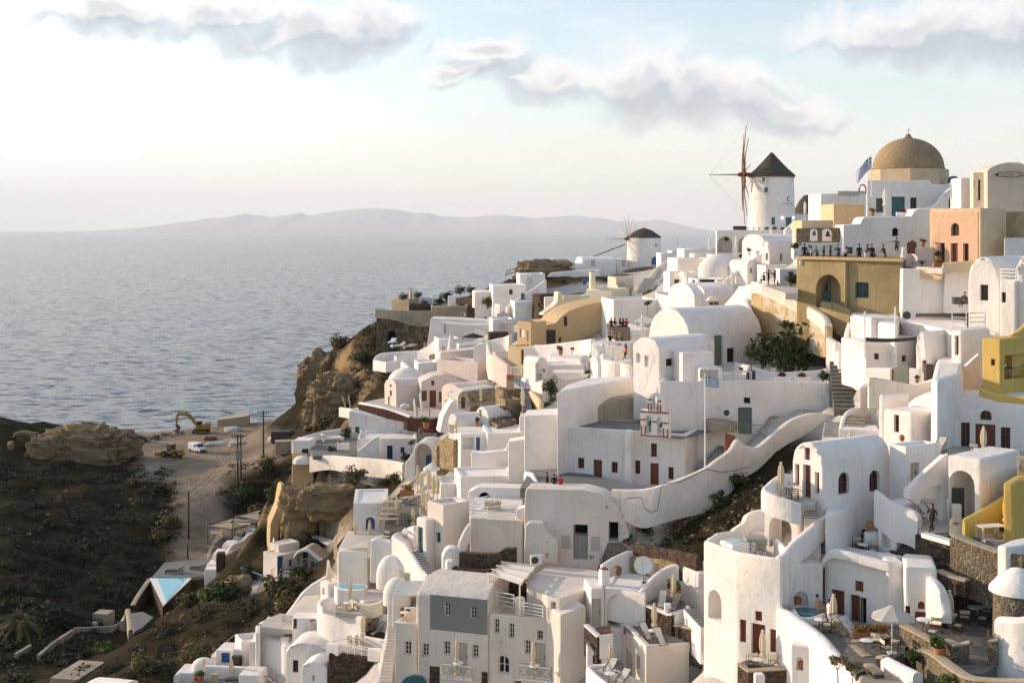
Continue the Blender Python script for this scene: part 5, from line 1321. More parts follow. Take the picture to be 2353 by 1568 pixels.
railing('yellow painted X railing at the frame edge',[(2305,1420,74),(2380,1435,73.5)],1.3,'yellow','x')
B('yellow pillar wall at the frame edge below the X railing',2290,74.2,1680,1435,20,u2=2500,D=.3,m='yellow',dn=2,par=0,bev=.1)
B('white cube house with a narrow dark door and rooftop rail',1846,98.5,430,212,35,u2=2085,u0=1752,dn=3,par=0,bev=.25,ops=[('L','dd',1786,1818,258,415)])
B('small white vaulted house with a dark side door',1555,102,620,400,40,u2=1768,u0=1468,roof='vL',rise=1.7,dn=2,bev=.25,ops=[('L','dd',1518,1552,458,560)])
PB('rounded white block between small vault and yellow house',None,[(1595,600),(1640,620),(1850,560),(1860,440),(1640,420)],2.2,v=500,Y=97,dn=3,bev=.5,tp=False)
block('rubbish_bin','dark brown wheelie bin in the white court','bin',1572,600,99,.6,.6,1.05,'darkwood',.4,.05)
B('two storey white house with railed balcony',1062,108,520,310,10,u2=1305,D=5,dn=2,par=0,ops=[('R','wd',1130,1168,402,452)])
B('upper white room with a patterned vent over the railed balcony',1100,110.5,330,112,8,u2=1312,D=4,dn=1,par=.0,ops=[('R','sg',1185,1222,203,226)])
railing('ornate white railing of the two storey white house',[(968,345,109.5),(1060,362,107.7),(1258,368,107.3)],.85,style='x',step=.8)
for lb,u_ in (('white post holding the dark awning, alley side',1052),('white post holding the dark awning, court side',1300)):
 bm=nb();tube(bm,[(0,0,0),(0,0,3.9)],.07,6);tag(obj('post',bm,'white_paint',None,P(u_,440 if u_ < 1200 else 400,107.2)),lb,'post','awning posts')
bm=nb();A_,B_,C_,D_=P(1060,270,107),P(1060,305,106.6),P(1480,265,104.5),P(1480,292,104.2);o_=A_.copy()
rows=[(A_.lerp(C_,t)-Vt((0,0,.5*t*(1-t)))-o_,B_.lerp(D_,t)-Vt((0,0,.5*t*(1-t)))-o_) for t in (i/8 for i in range(9))]
vv=[(NV(bm)(p),NV(bm)(q)) for p,q in rows]
for p,q in zip(vv,vv[1:]):NF(bm)((p[0],p[1],q[1],q[0]))
SLD(bm,.03);tag(obj('awning',bm,'canvas_dark',None,o_),'dark grey awning cloth stretched over the white court','awning')
PB('white back wall of the shaded court',None,[(1305,280),(1480,262),(1490,180),(1310,200)],4.5,v=270,Y=111,dn=2,ops=[('u','wd',1356,1400,418,470)])
FB('pale teal arched court gate between red posts',1275,101.5,0,[(1275,650),(1275,525),(1300,515),(1345,490),(1390,512),(1420,525),(1420,650)],.1,'sage',name='gate',cat='gate',group=None,bev=.02,ops=[('R','pr',1273,1286,530,650),('R','pr',1409,1422,530,650)],tp=False)
WL('white court wall beside the pale teal gate',[(1070,520,103.5,720),(1272,520,102,660)],.5,**W4);WL('short white court wall with an urn beyond the teal gate',[(1424,520,101,660),(1500,525,100.5,660)],.5,**W4)
PR('pot','dark pot with red flowers in front of the white court wall',1478,645,Y=99.5,sc=.6)
PR('ac','large white air conditioner on the roof beside the chapel wall',1405,140,Y=116,sc=1.5)
PB('broad white terraced roof under the sunlit big wall',None,[(1310,130),(1480,150),(1760,215),(1900,200),(1880,110),(1500,90),(1330,100)],3.5,v=140,Y=113,dn=3,bev=.3)
PB('white upper roof step under the olive house',None,[(935,70),(1300,65),(1340,100),(1310,160),(1100,130),(945,120)],2.5,v=90,Y=118,dn=2,bev=.25,tp=False)
railing('white pipe railing on the cube house roof',[(1765,200,97.5),(1880,205,97),(2035,205,96.5)],1.3,style='h',step=3)
railing('white pipe railing behind the cube house',[(1910,195,100),(2035,190,99.5)],1.2,style='h',step=3)
c1()
B('white vaulted house at the frame edge with two wooden windows',2180,104,1640,1245,46,u2=2460,u0=1932,roof='vL',rise=2.0,dn=3,bev=.3,ops=[('L','wd',2028,2088,1268,1384)])
B('flat white front of the frame edge vaulted house',2292,101.5,1640,1240,46,u2=2460,u0=2172,dn=3,par=0,bev=.2,ops=[('L','wd',2184,2218,1324,1399)])
railing('white pipe railing on the frame edge vaulted house',[(2180,1240,103.5),(2290,1245,101.8)],1.0,style='h',step=2)
B('second white vault tip at the frame edge',2420,101,1400,1200,46,u2=2600,u0=2292,roof='vL',rise=1.6,dn=2,bev=.3,tp=False)
FB('tall white wall in patchy sun below the peach house',1455,116,-4,[(1455,1480),(1462,1150),(1765,1160),(1765,1380),(1765,1480)],1.2,'white',**W2)
FB('tall white wall beneath the ochre terrace parapet',1760,115,-14,[(1760,1480),(1765,1162),(1990,1140),(1990,1480)],1.2,'white',**W2)
WL('ochre terrace parapet with a curled end',[(1462,1150,117.2),(1745,1155,114.8),(1760,1105,114.5),(1900,1095,114),(2010,1090,113.5)],.5,dn=.9,m='ochre_cream',sm=False)
block('cafe_table','dark folding table set on the white roof ledge','table',1880,1385,109,1.2,.6,.3,'iron',.2,.02);person('person in black sitting on the white roof ledge',1915,1430,109,'cloth_black','cloth_black','sit',rz=-60)
# ================================================================ olive house, bells, peach house, dome (top of the hill)
c1()
zo=zat(1066,122)
PB('olive plastered house with an arched porch and a crowd on its roof',zo,[(680,0,126.5),(1032,0,122),(1060,0,121.8),(1466,0,118.5),(1466,0,127),(700,0,133)],5.5,'olive',dn=4,par=.85,pt_=.25,bev=.12,
   ops=[('u','ni',822,1005,1192,1440,True,1.6),('u','wt',1110,1210,1250,1366)])
FB('teal panelled door deep inside the olive arched porch',872,125.2,0,[(874,1440),(874,1235),(938,1235),(938,1440)],.1,'teal',name='porch_door',cat='door',group=None,bev=.02,tp=False,ops=[('R','wd',886,926,1250,1320)])
WL('thin olive cornice along the roof edge of the olive house',[(676,1060,126.2),(1034,1067,121.7),(1466,1078,118.2)],.3,dn=.28,m='ochre',sm=False,cap='flat',name='cornice',cat='cornice')
B('narrow olive pilaster with a drainpipe between porch and window',1034,121.6,1460,1100,0,u2=1058,D=.4,m='olive',dn=3,par=0,name='pilaster',cat='pilaster',group=None,tp=False)
wire('grey pipe running down the olive wall by the porch',[(712,1085,126.2),(712,1350,126.2)],.06,'metal_grey','drainpipe',cat='pipe');wire('thin dark pipe beside the olive arch',[(750,1090,126),(752,1370,126)],.035,'iron','drainpipe',cat='pipe')
block('meter_box','white meter box at the top of the grey pipe','box',712,1100,126,.3,.2,.45,'steel_white')
WL('olive retaining wall stepping down to the alley stairs',[(870,1390,124,1560),(960,1400,122.5,1600),(1080,1450,121,1700)],.5,m='olive',sm=False)
zr_=zo-.6
ppl=[(738,975,'cloth_black','cloth_black','stand','person in black at the porch side end of the olive roof',160,0),(765,985,'cloth_white','cloth_black','lean','person in a white jacket behind the man in black on the olive roof',40,1),(790,992,'cloth_white','cloth_blue','stand','person in a white top with long hair on the olive roof',90,1),
       (832,1000,'cloth_green','cloth_black','lean','person in a green hood and dark coat on the olive roof',-60,0),(880,1005,'cloth_black','cloth_black','stand','person in a black coat with a pale scarf on the olive roof',-90,1),(928,990,'cloth_black','cloth_black','stand','tall person in black beneath the stone belfry',-100,1),
       (988,980,'cloth_navy','cloth_navy','lean','man in a navy shirt on the olive roof',-40,0),(1040,1003,'cloth_pink','cloth_black','lean','woman in a pink top beside the man in navy',130,1),(1140,973,'cloth_black','cloth_black','stand','bearded person in black near the wall plaque',180,0),(1187,970,'cloth_olive','cloth_white','lean','person in a dark olive jacket and pale trousers on the olive roof',60,1),
       (1232,962,'cloth_black','cloth_navy','stand','person in dark clothes wearing a cap on the olive roof',-20,0),(1245,1003,'cloth_black','cloth_black','sit','person in black sitting low on the olive roof',10,0),(1330,975,'cloth_black','cloth_olive','lean','bald man in black reading his phone on the olive roof',-80,0)]
for i,(u_,v_,t_,l_,p_,lb,rz_,lg) in enumerate(ppl):
 Yp=float(np.interp(u_,[680,1032,1466],[126.5,122,118.5]))+.9+(i % 3)*.45
 h_=1.7;y_feet=zr_
 q_=P(u_,v_,Yp);h_=min(1.85,max(1.62,q_.z-zr_+.12)) if p_ != 'sit' else 1.7
 w_=D(u_,v_)
 r_=person(lb,u_,v_,Yp,t_,l_,p_,rz_,h_,long=bool(lg));r_.location.z=zr_
r_=person('child in dark shirt and shorts standing on a wall and pointing',1415,1050,118.6,'cloth_olive','cloth_black','point',170,1.62,bare=True)
for lb,u_,v_,p_,t_,l_,rz_,h_ in (('person in black taking a photo on the peeling stair wall',475,1275,'photo','cloth_black','cloth_black',-100,1.68),('woman in a dark top and coral shorts taking a photo on the stair wall',520,1282,'photo','cloth_black','cloth_coral',-90,1.75),('person crouching in black at the start of the stair wall',440,1262,'sit','cloth_black','cloth_black',-60,1.6),('dark haired child sitting at the feet of the photographers',540,1290,'sit','cloth_black','cloth_black',120,1.1)):
 person(lb,u_,v_,133.2,t_,l_,p_,rz_,h_,bare=(2 if 'coral' in lb else False),long='woman' in lb)
FL('terrace_floor',zat(1278,133),[(400,1265),(600,1330),(690,1330),(690,1290),(420,1255)],'light_floor',.6)
B('white terrace block between the photographers and the olive house',555,138.5,1300,1150,6,u2=690,D=2,dn=4,par=.0);PR('bush','leafy bush against the olive house by the photographers',640,1270,Y=134.5,sc=1.1)
FB('stone belfry wall with two open arches',680,139,0,[(680,965),(680,855),(1020,850),(1020,960)],.7,'stone_tan',name='belfry',cat='belfry',group=None,bev=.05,tp=False,ops=[('R','ni',778,842,858,948,.25,3),('R','ni',868,946,858,950,.25,3)])
for lb,u_,v_,sc_ in (('greenish bell hanging in the first belfry arch',810,906,1.15),('dark bell hanging in the second belfry arch',910,915,1.45)):
 bm=nb();lathe(bm,[(.3,0),(.25,.08),(.18,.3),(.15,.48),(.06,.56),(.03,.75)],14);o_=tag(obj('bell',bm,'teal' if sc_ < 1.3 else 'iron',None,P(u_,v_,139.3)),lb,'bell','bells of the stone belfry');o_.scale=(sc_*.7,)*3
FB('white wall with a blind arch under the stone belfry',690,138.5,0,[(660,1080),(660,985),(700,962),(1020,958),(1020,1080)],1.5,tp=False,**W2,ops=[('R','ni',838,1012,976,1075,1.0,.25)])
B('white backdrop house seen through the belfry arches',700,143,1000,855,0,u2=1030,D=3,dn=2,par=0)
B('shaded cream wall house above the belfry',718,146,900,795,4,u2=952,D=4,m='ochre_cream',dn=3,par=0)
B('cream cube house in front of the white cupola house',952,158,830,674,6,u2=1182,D=5,m='ochre_cream',dn=3,par=0,bev=.25)
B('white low house with a chimney cupola on the crest',858,180,760,600,4,u2=1192,D=6,dn=3,par=.2)
r_=empty('cupola',P(1165,590,181),0,'small round brick cupola on the white low house','cupola',sc=.55);bm=nb();tube(bm,[(-.9,0,.2),(-.85,0,1.1),(-.55,0,1.7),(0,0,1.95),(.55,0,1.7),(.85,0,1.1),(.9,0,.2)],.22,6);obj('arch',bm,'terracotta',r_);bm=nb();bx(bm,-1.4,1.3,-.6,.6,-.5,.3);obj('base',bm,'metal_grey',r_)
block('roof_slab','thin blue grey flat roof beside the cupola','roof',1050,598,181,3.0,2,.3,'metal_grey')
# captain's house
PB('white terrace house below the ochre dome with teal doors',None,[(1195,0,149),(1668,0,150),(1668,0,154),(1195,0,154)],4.6,v=500,Y=149,dn=3,bev=.2,par=0,
   ops=[('u','wt',1264,1318,634,738),('u','dt',1378,1478,622,770),('u','wt',1516,1564,628,738)])
B('white side wing between captain house and stair wall',1650,150,760,532,4,u2=1905,D=4,dn=2,par=.0)
FB('white scalloped stair wall over a dark arch',1640,147,0,[(1640,770),(1640,702),(1680,690),(1720,660),(1760,600),(1830,545),(1882,540),(1882,700),(1875,770)],.6,**W2,ops=[('R','vo',1798,1874,616,705,True)])
FB('big shaded white terrace wall below the captain house',1020,137,-6,[(1020,1080),(1020,828),(1150,822),(1158,792),(1180,768),(1520,766),(1545,725),(1580,706),(1665,704),(1665,1080)],6,'white',bev=.2,ops=[('R','vo',1382,1428,850,912,.35,.6)])
block('wall_plaque','dark plaque on the shaded wall behind the crowd','plaque',1070,1020,135.5,.6,.1,.4,'iron',0,.01)
PT('parasol_white','folded white parasol on the captain house terrace',1328,562,143,3.0);PR('pot_orange','big terracotta pot at the corner of the captain house terrace',1236,766,Y=141,sc=.9);PR('planter_red','white flower trough on the captain house terrace',1462,764,Y=140,sc=1.05)
flag('blue and white flag drooping from a white pole before the dome',1230,318,590,146,2.1,(-1,.12),.85,.12)
# ochre dome church
r_=empty('domed_church',P(1500,530,160),R(8),'ochre domed church drum rising behind the white captain house','church');px=160/F*.31263
bm=nb();lathe(bm,[(285*px,-3),(285*px,104*px),(262*px,106*px)],8);bmesh.ops.rotate(bm,verts=bm.verts,cent=(0,0,0),matrix=Matrix.Rotation(R(22.5),3,'Z'));obj('drum',bm,'drum_ochre',r_,smooth=20)
bm=nb();lathe(bm,[(258*px,104*px),(262*px,112*px),(256*px,118*px)]+[(254*px*cos(t),(116+222*sin(t))*px) for t in (pi/2*i/14 for i in range(14))]+[(.6,338*px),(.42,345*px),(.3,362*px),(.1,370*px)],48);obj('dome',bm,'dome_ochre',r_)
bm=nb();bx(bm,-.05,.05,-.05,.05,368*px,412*px);bx(bm,-.32,.32,-.045,.045,392*px,397*px);obj('cross',bm,'white_paint',r_,smooth=0)
bm=nb();prism_face(bm,(220*px,-262*px),(1,0),(0,1),arch_pts(-.55,.55,0,50*px,True),-.25,.4);obj('window',bm,'teal',r_,smooth=0)
# il piccolo house
FB('peach cream gallery house with a rounded gable and lettered sign',2075,131,-8,[(2075,760),(2075,432),(2105,408),(2160,382),(2230,369),(2320,372),(2400,400),(2460,440),(2460,760)],8,'piccolo',bev=.2,dn=2)
B('narrow cream side wing of the gallery house with slim openings',2072,132,720,440,60,u0=1972,W=.6,m='piccolo',dn=2,par=0,ops=[('L','wd',2012,2030,498,650),('L','sw',1978,1990,505,560)])
B('white block between stair wall and gallery house',1886,140,740,482,4,u2=1975,D=3,dn=2,par=0,bev=.3)
r_=empty('shop_sign',P(2250,459,130.2),R(-8),'lettered oval sign on the rounded gable','sign');bm=nb()
pts=[(1.45*cos(t)*(1+.06*cos(6*t)),0,.27*sin(t)*(1+.12*cos(5*t))) for t in (2*pi*i/40 for i in range(41))];tube(bm,pts,.035,4,cap=False);ellip(bm,(-1.3,0,0),.2,.03,.13,10,6);obj('border',bm,'iron',r_)
text_mesh('lettering','il piccolo - Oia','redwood',r_,.36,(.12,-.02,0),(R(90),0,0),.008)
# peach house
pw_=0.0
B('peach plastered house with cream borders and an arched window',2030,117,1100,706,36,u2=2216,u0=1656,m='peach_trim',dn=3,par=.15,bev=.12,ops=[('L','pp',1682,2014,738,1140),('L','wb',1816,1876,815,910,True),('L','db',1814,1868,964,1110),('L','wb',1735,1771,962,1105),('L','wb',1906,1946,965,1100)])
FB('red wooden picket gate beside the pink pier',1492,121,0,[(1492,1042),(1492,965),(1510,950),(1530,942),(1550,952),(1564,968),(1564,1042)],.08,'redwood',name='gate',cat='gate',group=None,bev=.01,tp=False)
B('pinkish pier wall with a flower pot on top',1566,120.6,1135,990,10,u2=1692,D=1.2,m='pinkish',dn=2,par=0,name='pier',cat='pier',group=None,bev=.2,tp=False);PR('pot_orange','terracotta pot with a flowering plant on the pink pier',1608,992,Y=121,sc=.8)
B('pinkish steps wall under the red picket gate',1480,121.4,1130,1042,8,u2=1566,D=1.2,m='pinkish',dn=2,par=0,name='wall',cat='wall',group=None,tp=False);PR('spiky','dark spiky plant in the shade of the pink pier',1602,1120,Y=119.4,sc=.9)
block('gate_post','rounded white post beside the pointing child','post',1468,1062,119.5,.4,.4,.9,'white',0,.15)
PR('pot','dark pot beside the peach house door',1720,1105,Y=117.6);PR('planter','red planter on the ochre terrace',1720,1140,Y=116.6)
FL('terrace_floor',zat(1138,117),[(1480,1130),(1750,1150),(2010,1122),(1990,1110),(1500,1115)],'light_floor',.5)
PB('olive yellow house shadowed at the frame edge',None,[(2216,0,124),(2420,0,124),(2420,0,128),(2216,0,128)],5,v=730,Y=124,m='olive',dn=2,par=0);PB('cream ledge house wall at the frame edge',None,[(2206,0,116),(2420,0,117),(2420,0,119),(2206,0,119)],3.2,v=925,Y=116,dn=2,par=0)
VR('round yellow vault arch at the frame edge, coloured dark as shade',2360,900,118,2.5,1.5,2,0,m='olive',group='yellow plastered walls')  # olive plaster stands in for the shade on this yellow vault
# ================================================================ big windmill
c2_=None
px=205/F*.31263
r_=empty('windmill',P(497,848,205),0,'tall white windmill with a dark thatched cone roof and bare sail poles','windmill','windmills')
bm=nb();lathe(bm,[(172*px,-1),(170*px,0),(164*px,200*px),(160*px,372*px)],40,cap=True);obj('tower',bm,'white',r_)
bm=nb();lathe(bm,[(162*px,366*px),(173*px,376*px),(168*px,386*px),(120*px,428*px),(72*px,478*px),(34*px,520*px),(12*px,545*px),(2*px,552*px)],40);obj('roof',bm,'thatch',r_)
bm=nb();lathe(bm,[(161*px,360*px),(165*px,362*px),(165*px,371*px),(161*px,372*px)],40);obj('eave_band',bm,'wood_pale',r_)
def mill_front(u0,u1,v0,v1,mat,name,dep=.06):
 uc=(u0+u1)/2;x=(uc-497)*px;Rr_=166*px;th=math.asin(max(-1,min(1,x/Rr_)));zt_,zb_=(848-v0)*px,(848-v1)*px;w=(u1-u0)*px/max(.45,cos(th));n=Vt((sin(th),-cos(th),0));t=Vt((cos(th),sin(th),0))
 bm=nb();obx(bm,n*(Rr_+.02)+Vt((0,0,(zt_+zb_)/2)),t,n,(0,0,1),w/2,dep,(zt_-zb_)/2);o=obj(name,bm,mat,r_,smooth=0);return o,n,t,(zt_+zb_)/2
for a_ in ((412,443,554,598),(398,424,482,522),(458,491,771,834)):
 o_,n_,t_,z_=mill_front(*a_,'offwhite','window');u0,u1,v0,v1=a_;mill_front(u0+5,u1-5,v0+5,v1-5,'teal','pane',.09)[0].parent=o_
o_,*_=mill_front(560,616,768,850,'offwhite','door');mill_front(566,612,776,850,'teal','door_panel',.09)[0].parent=o_
for u_ in (540,634):mill_front(u_-5,u_+5,772,784,'lamp_glow','lamp',.12)
def on_mill(u):th=math.asin((u-497)*px/(166*px));return th
th=on_mill(588);n_=Vt((sin(th),-cos(th),0))
text_mesh('emblem','C','iron',r_,1.05,tuple(n_*(167*px+.02)+Vt((0,0,(848-643)*px))),(R(90),0,th),.01)
for q_,ch in enumerate('CHARISMA'):
 th=on_mill(549+q_*11.2);n_=Vt((sin(th),-cos(th),0));text_mesh('lettering',ch,'metal_grey',r_,.36,tuple(n_*(167*px+.02)+Vt((0,0,(848-677)*px))),(R(90),0,th),.008)
th=on_mill(590);n_=Vt((sin(th),-cos(th),0));text_mesh('lettering','OIA SUITES','metal_grey',r_,.13,tuple(n_*(167*px+.03)+Vt((0,0,(848-688)*px))),(R(90),0,th),.008)
def sails(root,hub,axis,rad,n,bow,off,seed,r0=.11,mat='sailwood',cords=True):
 rnd=random.Random(seed);ax=Vt(axis).normalized();a,b2=frame_of(ax);hub=Vt(hub)
 bm=nb();tube(bm,[hub-ax*4.5,hub+ax*.9],.3,8);obx(bm,hub,ax,a,b2,.55,.35,.35);obj('hub',bm,'rust',root)
 bm=nb();tube(bm,[hub+ax*.5,hub+ax*bow],[.13,.05],6);obj('bowsprit',bm,mat,root)
 tips=[]
 for i in range(n):
  t=2*pi*(i+off)/n;d=a*cos(t)+b2*sin(t);k=rad*rnd.uniform(.9,1.02)
  bm=nb();tube(bm,[hub+ax*rnd.uniform(-.3,.3),hub+d*k*.5,hub+d*k-ax*.3],[r0,r0*.8,r0*.45],5)
  if cords:tube(bm,[hub+d*.7,hub+d*k*.32],r0*2.1,5)
  obj('sail_pole',bm,mat,root);tips.append(hub+d*k-ax*.3)
 bm=nb()
 for p in tips:tube(bm,[p,hub+ax*bow],.009,3)
 for p,q in zip(tips,tips[1:]+tips[:1]):tube(bm,[p,q],.009,3)
 obj('rigging',bm,'metal_grey',root,smooth=0)
sails(r_,((285-497)*px,-.8,(848-462)*px),(-1,.1,.0),375*px,10,250*px,.22,5)
c1()
PB('white podium house with two big arched recesses under the windmill',None,[(86,0,197),(362,0,195),(760,0,197),(760,0,208),(100,0,208)],5.5,v=868,Y=196,dn=4,par=0,bev=.25,ops=[('u','ni',95,207,915,1035,True,2.2),('u','ni',245,357,918,1035,True,2.2)])
for lb,u_,k_,s_ in (('golden grass tuft in a pot at the windmill foot',462,'bush_dry',.42),('dry round shrub at the windmill foot',520,'bush_dry',.5),('small golden shrub by the windmill door',576,'bush_dry',.4)):PR(k_,lb,u_,866,Y=199,sc=s_)
for i,u_ in enumerate((345,385,425)):PR('wtable',('wooden table at the windmill wall, first from the sail side','wooden table at the windmill wall between two others','wooden table next to the golden grass tuft')[i],u_,866,Y=199.5,rz=10*i,sc=.6)
block('rubble_heap','heap of dark planks under the windmill sails','planks',262,866,200,2.0,.9,.6,'darkwood',.3)
PR('bush','leafy bush growing in the second arched recess',308,1005,Y=194,sc=.7);PR('bush','leafy creeper in the top of the first arched recess',160,950,Y=195.2,sc=.6)
r_=empty('thatched_mill',P(760,750,214),0,'low round mill hut with a dome of dark thatch behind the windmill','mill');px=214/F*.31263;bm=nb();lathe(bm,[(88*px,-3),(90*px,2*px)],24);obj('wall',bm,'white',r_);bm=nb();lathe(bm,[(97*px,0),(90*px,40*px),(62*px,95*px),(35*px,128*px),(18*px,140*px),(2*px,141*px)],28);obj('roof',bm,'thatch',r_)
B('white wall house under the thatched mill hut',662,205,870,752,4,u2=860,D=4,dn=3,par=.2)
PT('parasol_white','folded white parasol before the thatched mill hut',742,655,197,2.9);PT('parasol_white','folded white parasol between the two arched recesses',236,905,191,3.0);PT('parasol_white','folded white parasol at the seaward end of the arched podium',40,918,192,3.0);PT('parasol_white','folded white parasol above the vaulted white houses',493,858,186,3.0)
WL('white ramp wall climbing to the windmill terrace',[(590,865,194),(640,820,194),(715,795,192)],.5,dn=3,group=WG)
WL('curved white garden wall by the thatched mill hut',[(840,790,188),(870,740,188.5),(930,722,189),(945,800,186)],.5,dn=3,group=WG)
# vaulted white houses below the podium
B('white twin vaulted house with two slim grey windows',478,172,1180,1000,30,u2=660,u0=420,roof='vL',rise=1.1,dn=3,bev=.2,ops=[('L','wn',450,468,1036,1088),('R','wn',556,578,1040,1096)])
B('white hipped house behind the twin vaults',440,178,1020,960,20,u2=690,D=6,roof='vL',rise=1.2,dn=4)
B('white terrace block in front of the twin vaults',452,167,1260,1125,6,u2=650,D=4,dn=3,par=.3,ops=[('R','sg',538,578,1180,1230)])
B('white low vaulted chapel house beside the sloped parapet',318,171,1210,1125,20,u2=420,D=5,roof='vR',rise=.7,dn=3,ops=[('R','wn',342,356,1145,1185)])
WL('long sloped white parapet falling seaward from the twin vaults',[(140,1245,172),(290,1120,174),(420,1040,176),(560,985,178)],.5,dn=3.5,**W4)
PR('pot_white','planted pot on the white wall by the twin vaults',332,1055,Y=180,sc=1.2);PR('tree','round olive tree beside the crowd on the olive roof',668,1090,Y=132,sc=.9)
VR('low white shell dome with a flat drum',110,1160,178,5.8,4.5,2.1,0);
PT('parasol_white','folded cream parasol below the sloped parapet',208,1168,165,2.6)
block('parasol_base_wall','small rounded white chimney block below the sloped parapet','chimney',255,1250,163,.9,.5,.8,'white',.1,.4,'chimneys on the roofs')
B('white house with a flat vault and a small arched window head',0,152,1470,1330,14,u2=170,D=8,dn=3,roof='vL',rise=1.0,ops=[('R','wn',38,112,1392,1420)])
WL('white gable wall joining the peeling stair wall',[(170,1420,143),(260,1290,141),(370,1255,139),(372,1300,138)],.6,dn=4,**W4)
# ================================================================ C2: stairs, cream houses, small windmill
c2()
px=290/F*.31263
r_=empty('windmill',P(1204,520,290),0,'smaller white windmill with a low grey cone roof and spoked sails','windmill','windmills')
bm=nb();lathe(bm,[(130*px,-2),(128*px,0),(122*px,236*px)],36);obj('tower',bm,'white',r_);bm=nb();lathe(bm,[(124*px,230*px),(127*px,238*px),(60*px,285*px),(2*px,305*px)],36);obj('roof',bm,'thatch',r_)
for a_,mt,nm,ar in (((1275,1292,330,356),'greige','window',0),((1250,1296,426,484),'blue','door',True)):
 u0,u1,v0,v1=a_;th=math.asin(((u0+u1)/2-1204)/126);n_=Vt((sin(th),-cos(th),0));t_=Vt((cos(th),sin(th),0));bm=nb();prism_face(bm,tuple((n_*126.5*px)[:2]),tuple(t_[:2]),tuple((-n_)[:2]),arch_pts(-(u1-u0)*px*.6,(u1-u0)*px*.6,(520-v1)*px,(520-v0)*px,ar),-.12,.3);obj(nm,bm,mt,r_,smooth=0)
sails(r_,((1087-1204)*px,-1,(520-296)*px),(-1,-.25,0),190*px,12,165*px,.1,9,.085,'wood_pale',0)
wire('mooring spar leaning from the small windmill towards the sea',[(820,432,292),(1065,338,290)],.12,'iron','spar',cat='spar')
WL('round dark stone terrace wall under the small windmill',[(1015,580,276,590),(1060,530,279,590),(1150,508,281,590),(1250,500,281,585),(1310,498,280,560)],.8,m='stone_mixed',group=SG)
B('white house with a red roof edge beside the small windmill',1000,286,530,445,8,u2=1078,D=5,dn=3,par=0,ops=[('R','sg',1040,1070,455,500)])
for i,(u0,u1,v0,v1,lb) in enumerate([(1330,1425,400,450,'small flat white house behind the small windmill'),(1410,1500,382,430,'small white house with a tiled edge near the stairs'),(1500,1560,372,400,'tiny white roof on the far crest')]):B(lb,u0,272+i*6,v1+20,v0,5,u2=u1,D=5,dn=4,par=.2)
wire('thin aerial mast on the far crest',[(1453,280,285),(1453,360,285)],.06,'metal_grey','aerial_mast',cat='aerial')
B('white house with a pale green window seaward of the windmill',750,283,550,470,10,u2=1000,D=7,dn=4,roof='vL',rise=1.2,ops=[('R','sg',815,846,452,497)])
B('small white vaulted hut on the rocky seaward end',604,275,548,505,25,u2=785,u0=560,roof='vL',rise=.8,dn=3,ops=[('R','sg',670,700,508,530)])
WL('long white garden wall near the rocky point',[(485,590,268,640),(520,545,269,640),(700,528,268,630),(880,520,266,625)],.6,**W4)
WL('dark stone terrace wall with shrubs beneath the long garden wall',[(490,618,262,700),(570,628,260,700),(755,630,257,700)],.8,**W6)
WL('dark stone lower terrace wall beside the cream flank',[(440,705,250,790),(560,712,248,780),(755,690,246,740)],.8,**W6)
PR('bush','dark shrub row on the stone terrace wall',690,625,Y=261,sc=(1.7,1,.8));PR('bush','dark shrub by the stone terrace wall end',600,632,Y=260,sc=.8)
block('water_tank','bright blue cover on the wall by the cream chimney','cover',768,620,250,.8,.6,.8,'blue')
B('pale cream house with a long lit wall and a chimney',968,215,745,670,60,u0=780,W=7,m='cream',dn=4,par=.3,bev=.25)
chimney('tapered cream chimney at the head of the cream house',825,540,222,2.3,.95,'cream')
B('cream stair house with blue grey steps',1000,230,665,575,30,u2=1130,u0=935,m='cream',dn=4,par=.2)
ST('blue grey steps between cream walls',(1050,668,226),(1020,590,234),1.6,10,'cream','grey_floor')
WL('pale yellow parapet beside the long dark stairs',[(1135,672,226),(1190,620,232),(1250,572,240),(1300,510,248),(1370,460,255),(1440,425,260)],.9,dn=3,m='cream',group=None)
ST('long stairs with dark risers below the yellow parapet',(1190,700,222),(1255,585,231),2.4,20,'white','stone_floor')
ST('wide white stairs up to the crest beside the small windmill',(1325,660,238),(1425,480,250),4.2,26,'white','light_floor')
WL('white parapet along the wide white stairs',[(1400,650,237),(1420,560,241),(1450,480,246),(1500,375,254)],.7,dn=4,**W4)
WL('white parapet between the yellow wall and the wide stairs',[(1265,655,239),(1340,560,243),(1420,470,250),(1480,380,256)],.6,dn=2.5,**W4)
for i,(u0,u1,v0,v1,Y_,D_,lb) in enumerate([(1500,1740,368,460,232,10,'broad white stepped roof house above the shell dome'),(1575,1705,405,480,222,6,'white block on the slope before the arched podium'),(1705,1848,410,490,216,6,'white block with dark loungers behind the shell dome'),(1450,1700,440,560,206,12,'large white sloping roof house left of the shell dome')]):
 B(lb,u0,Y_,v1,v0,6,u2=u1,D=D_*.6,dn=5,par=.25,bev=.3)
PT('parasol_white','folded white parasol high on the stepped roof',1685,285,236,2.8)
B('white house with a round lamp and a teal window',1395,200,690,540,8,u2=1600,D=4,dn=4,par=.3,ops=[('R','wt',1428,1464,594,645)])
block('wall_lamp','round lamp glowing on the white house wall','lamp',1481,560,199.3,.45,.2,.45,'lamp_glow',0,.1)
PT('parasol_white','folded cream parasol beside the teal window',1520,543,190,2.9);PR('tree','olive tree in front of the low white house',1578,680,Y=186,sc=.85);PR('tree','slender tree growing beside the white block with loungers',1915,480,Y=186,sc=.7)
B('long low white house below the shell dome',1600,184,690,590,6,u2=1810,D=10,dn=4,par=.3,ops=[('R','vo',1616,1742,582+14,622)])
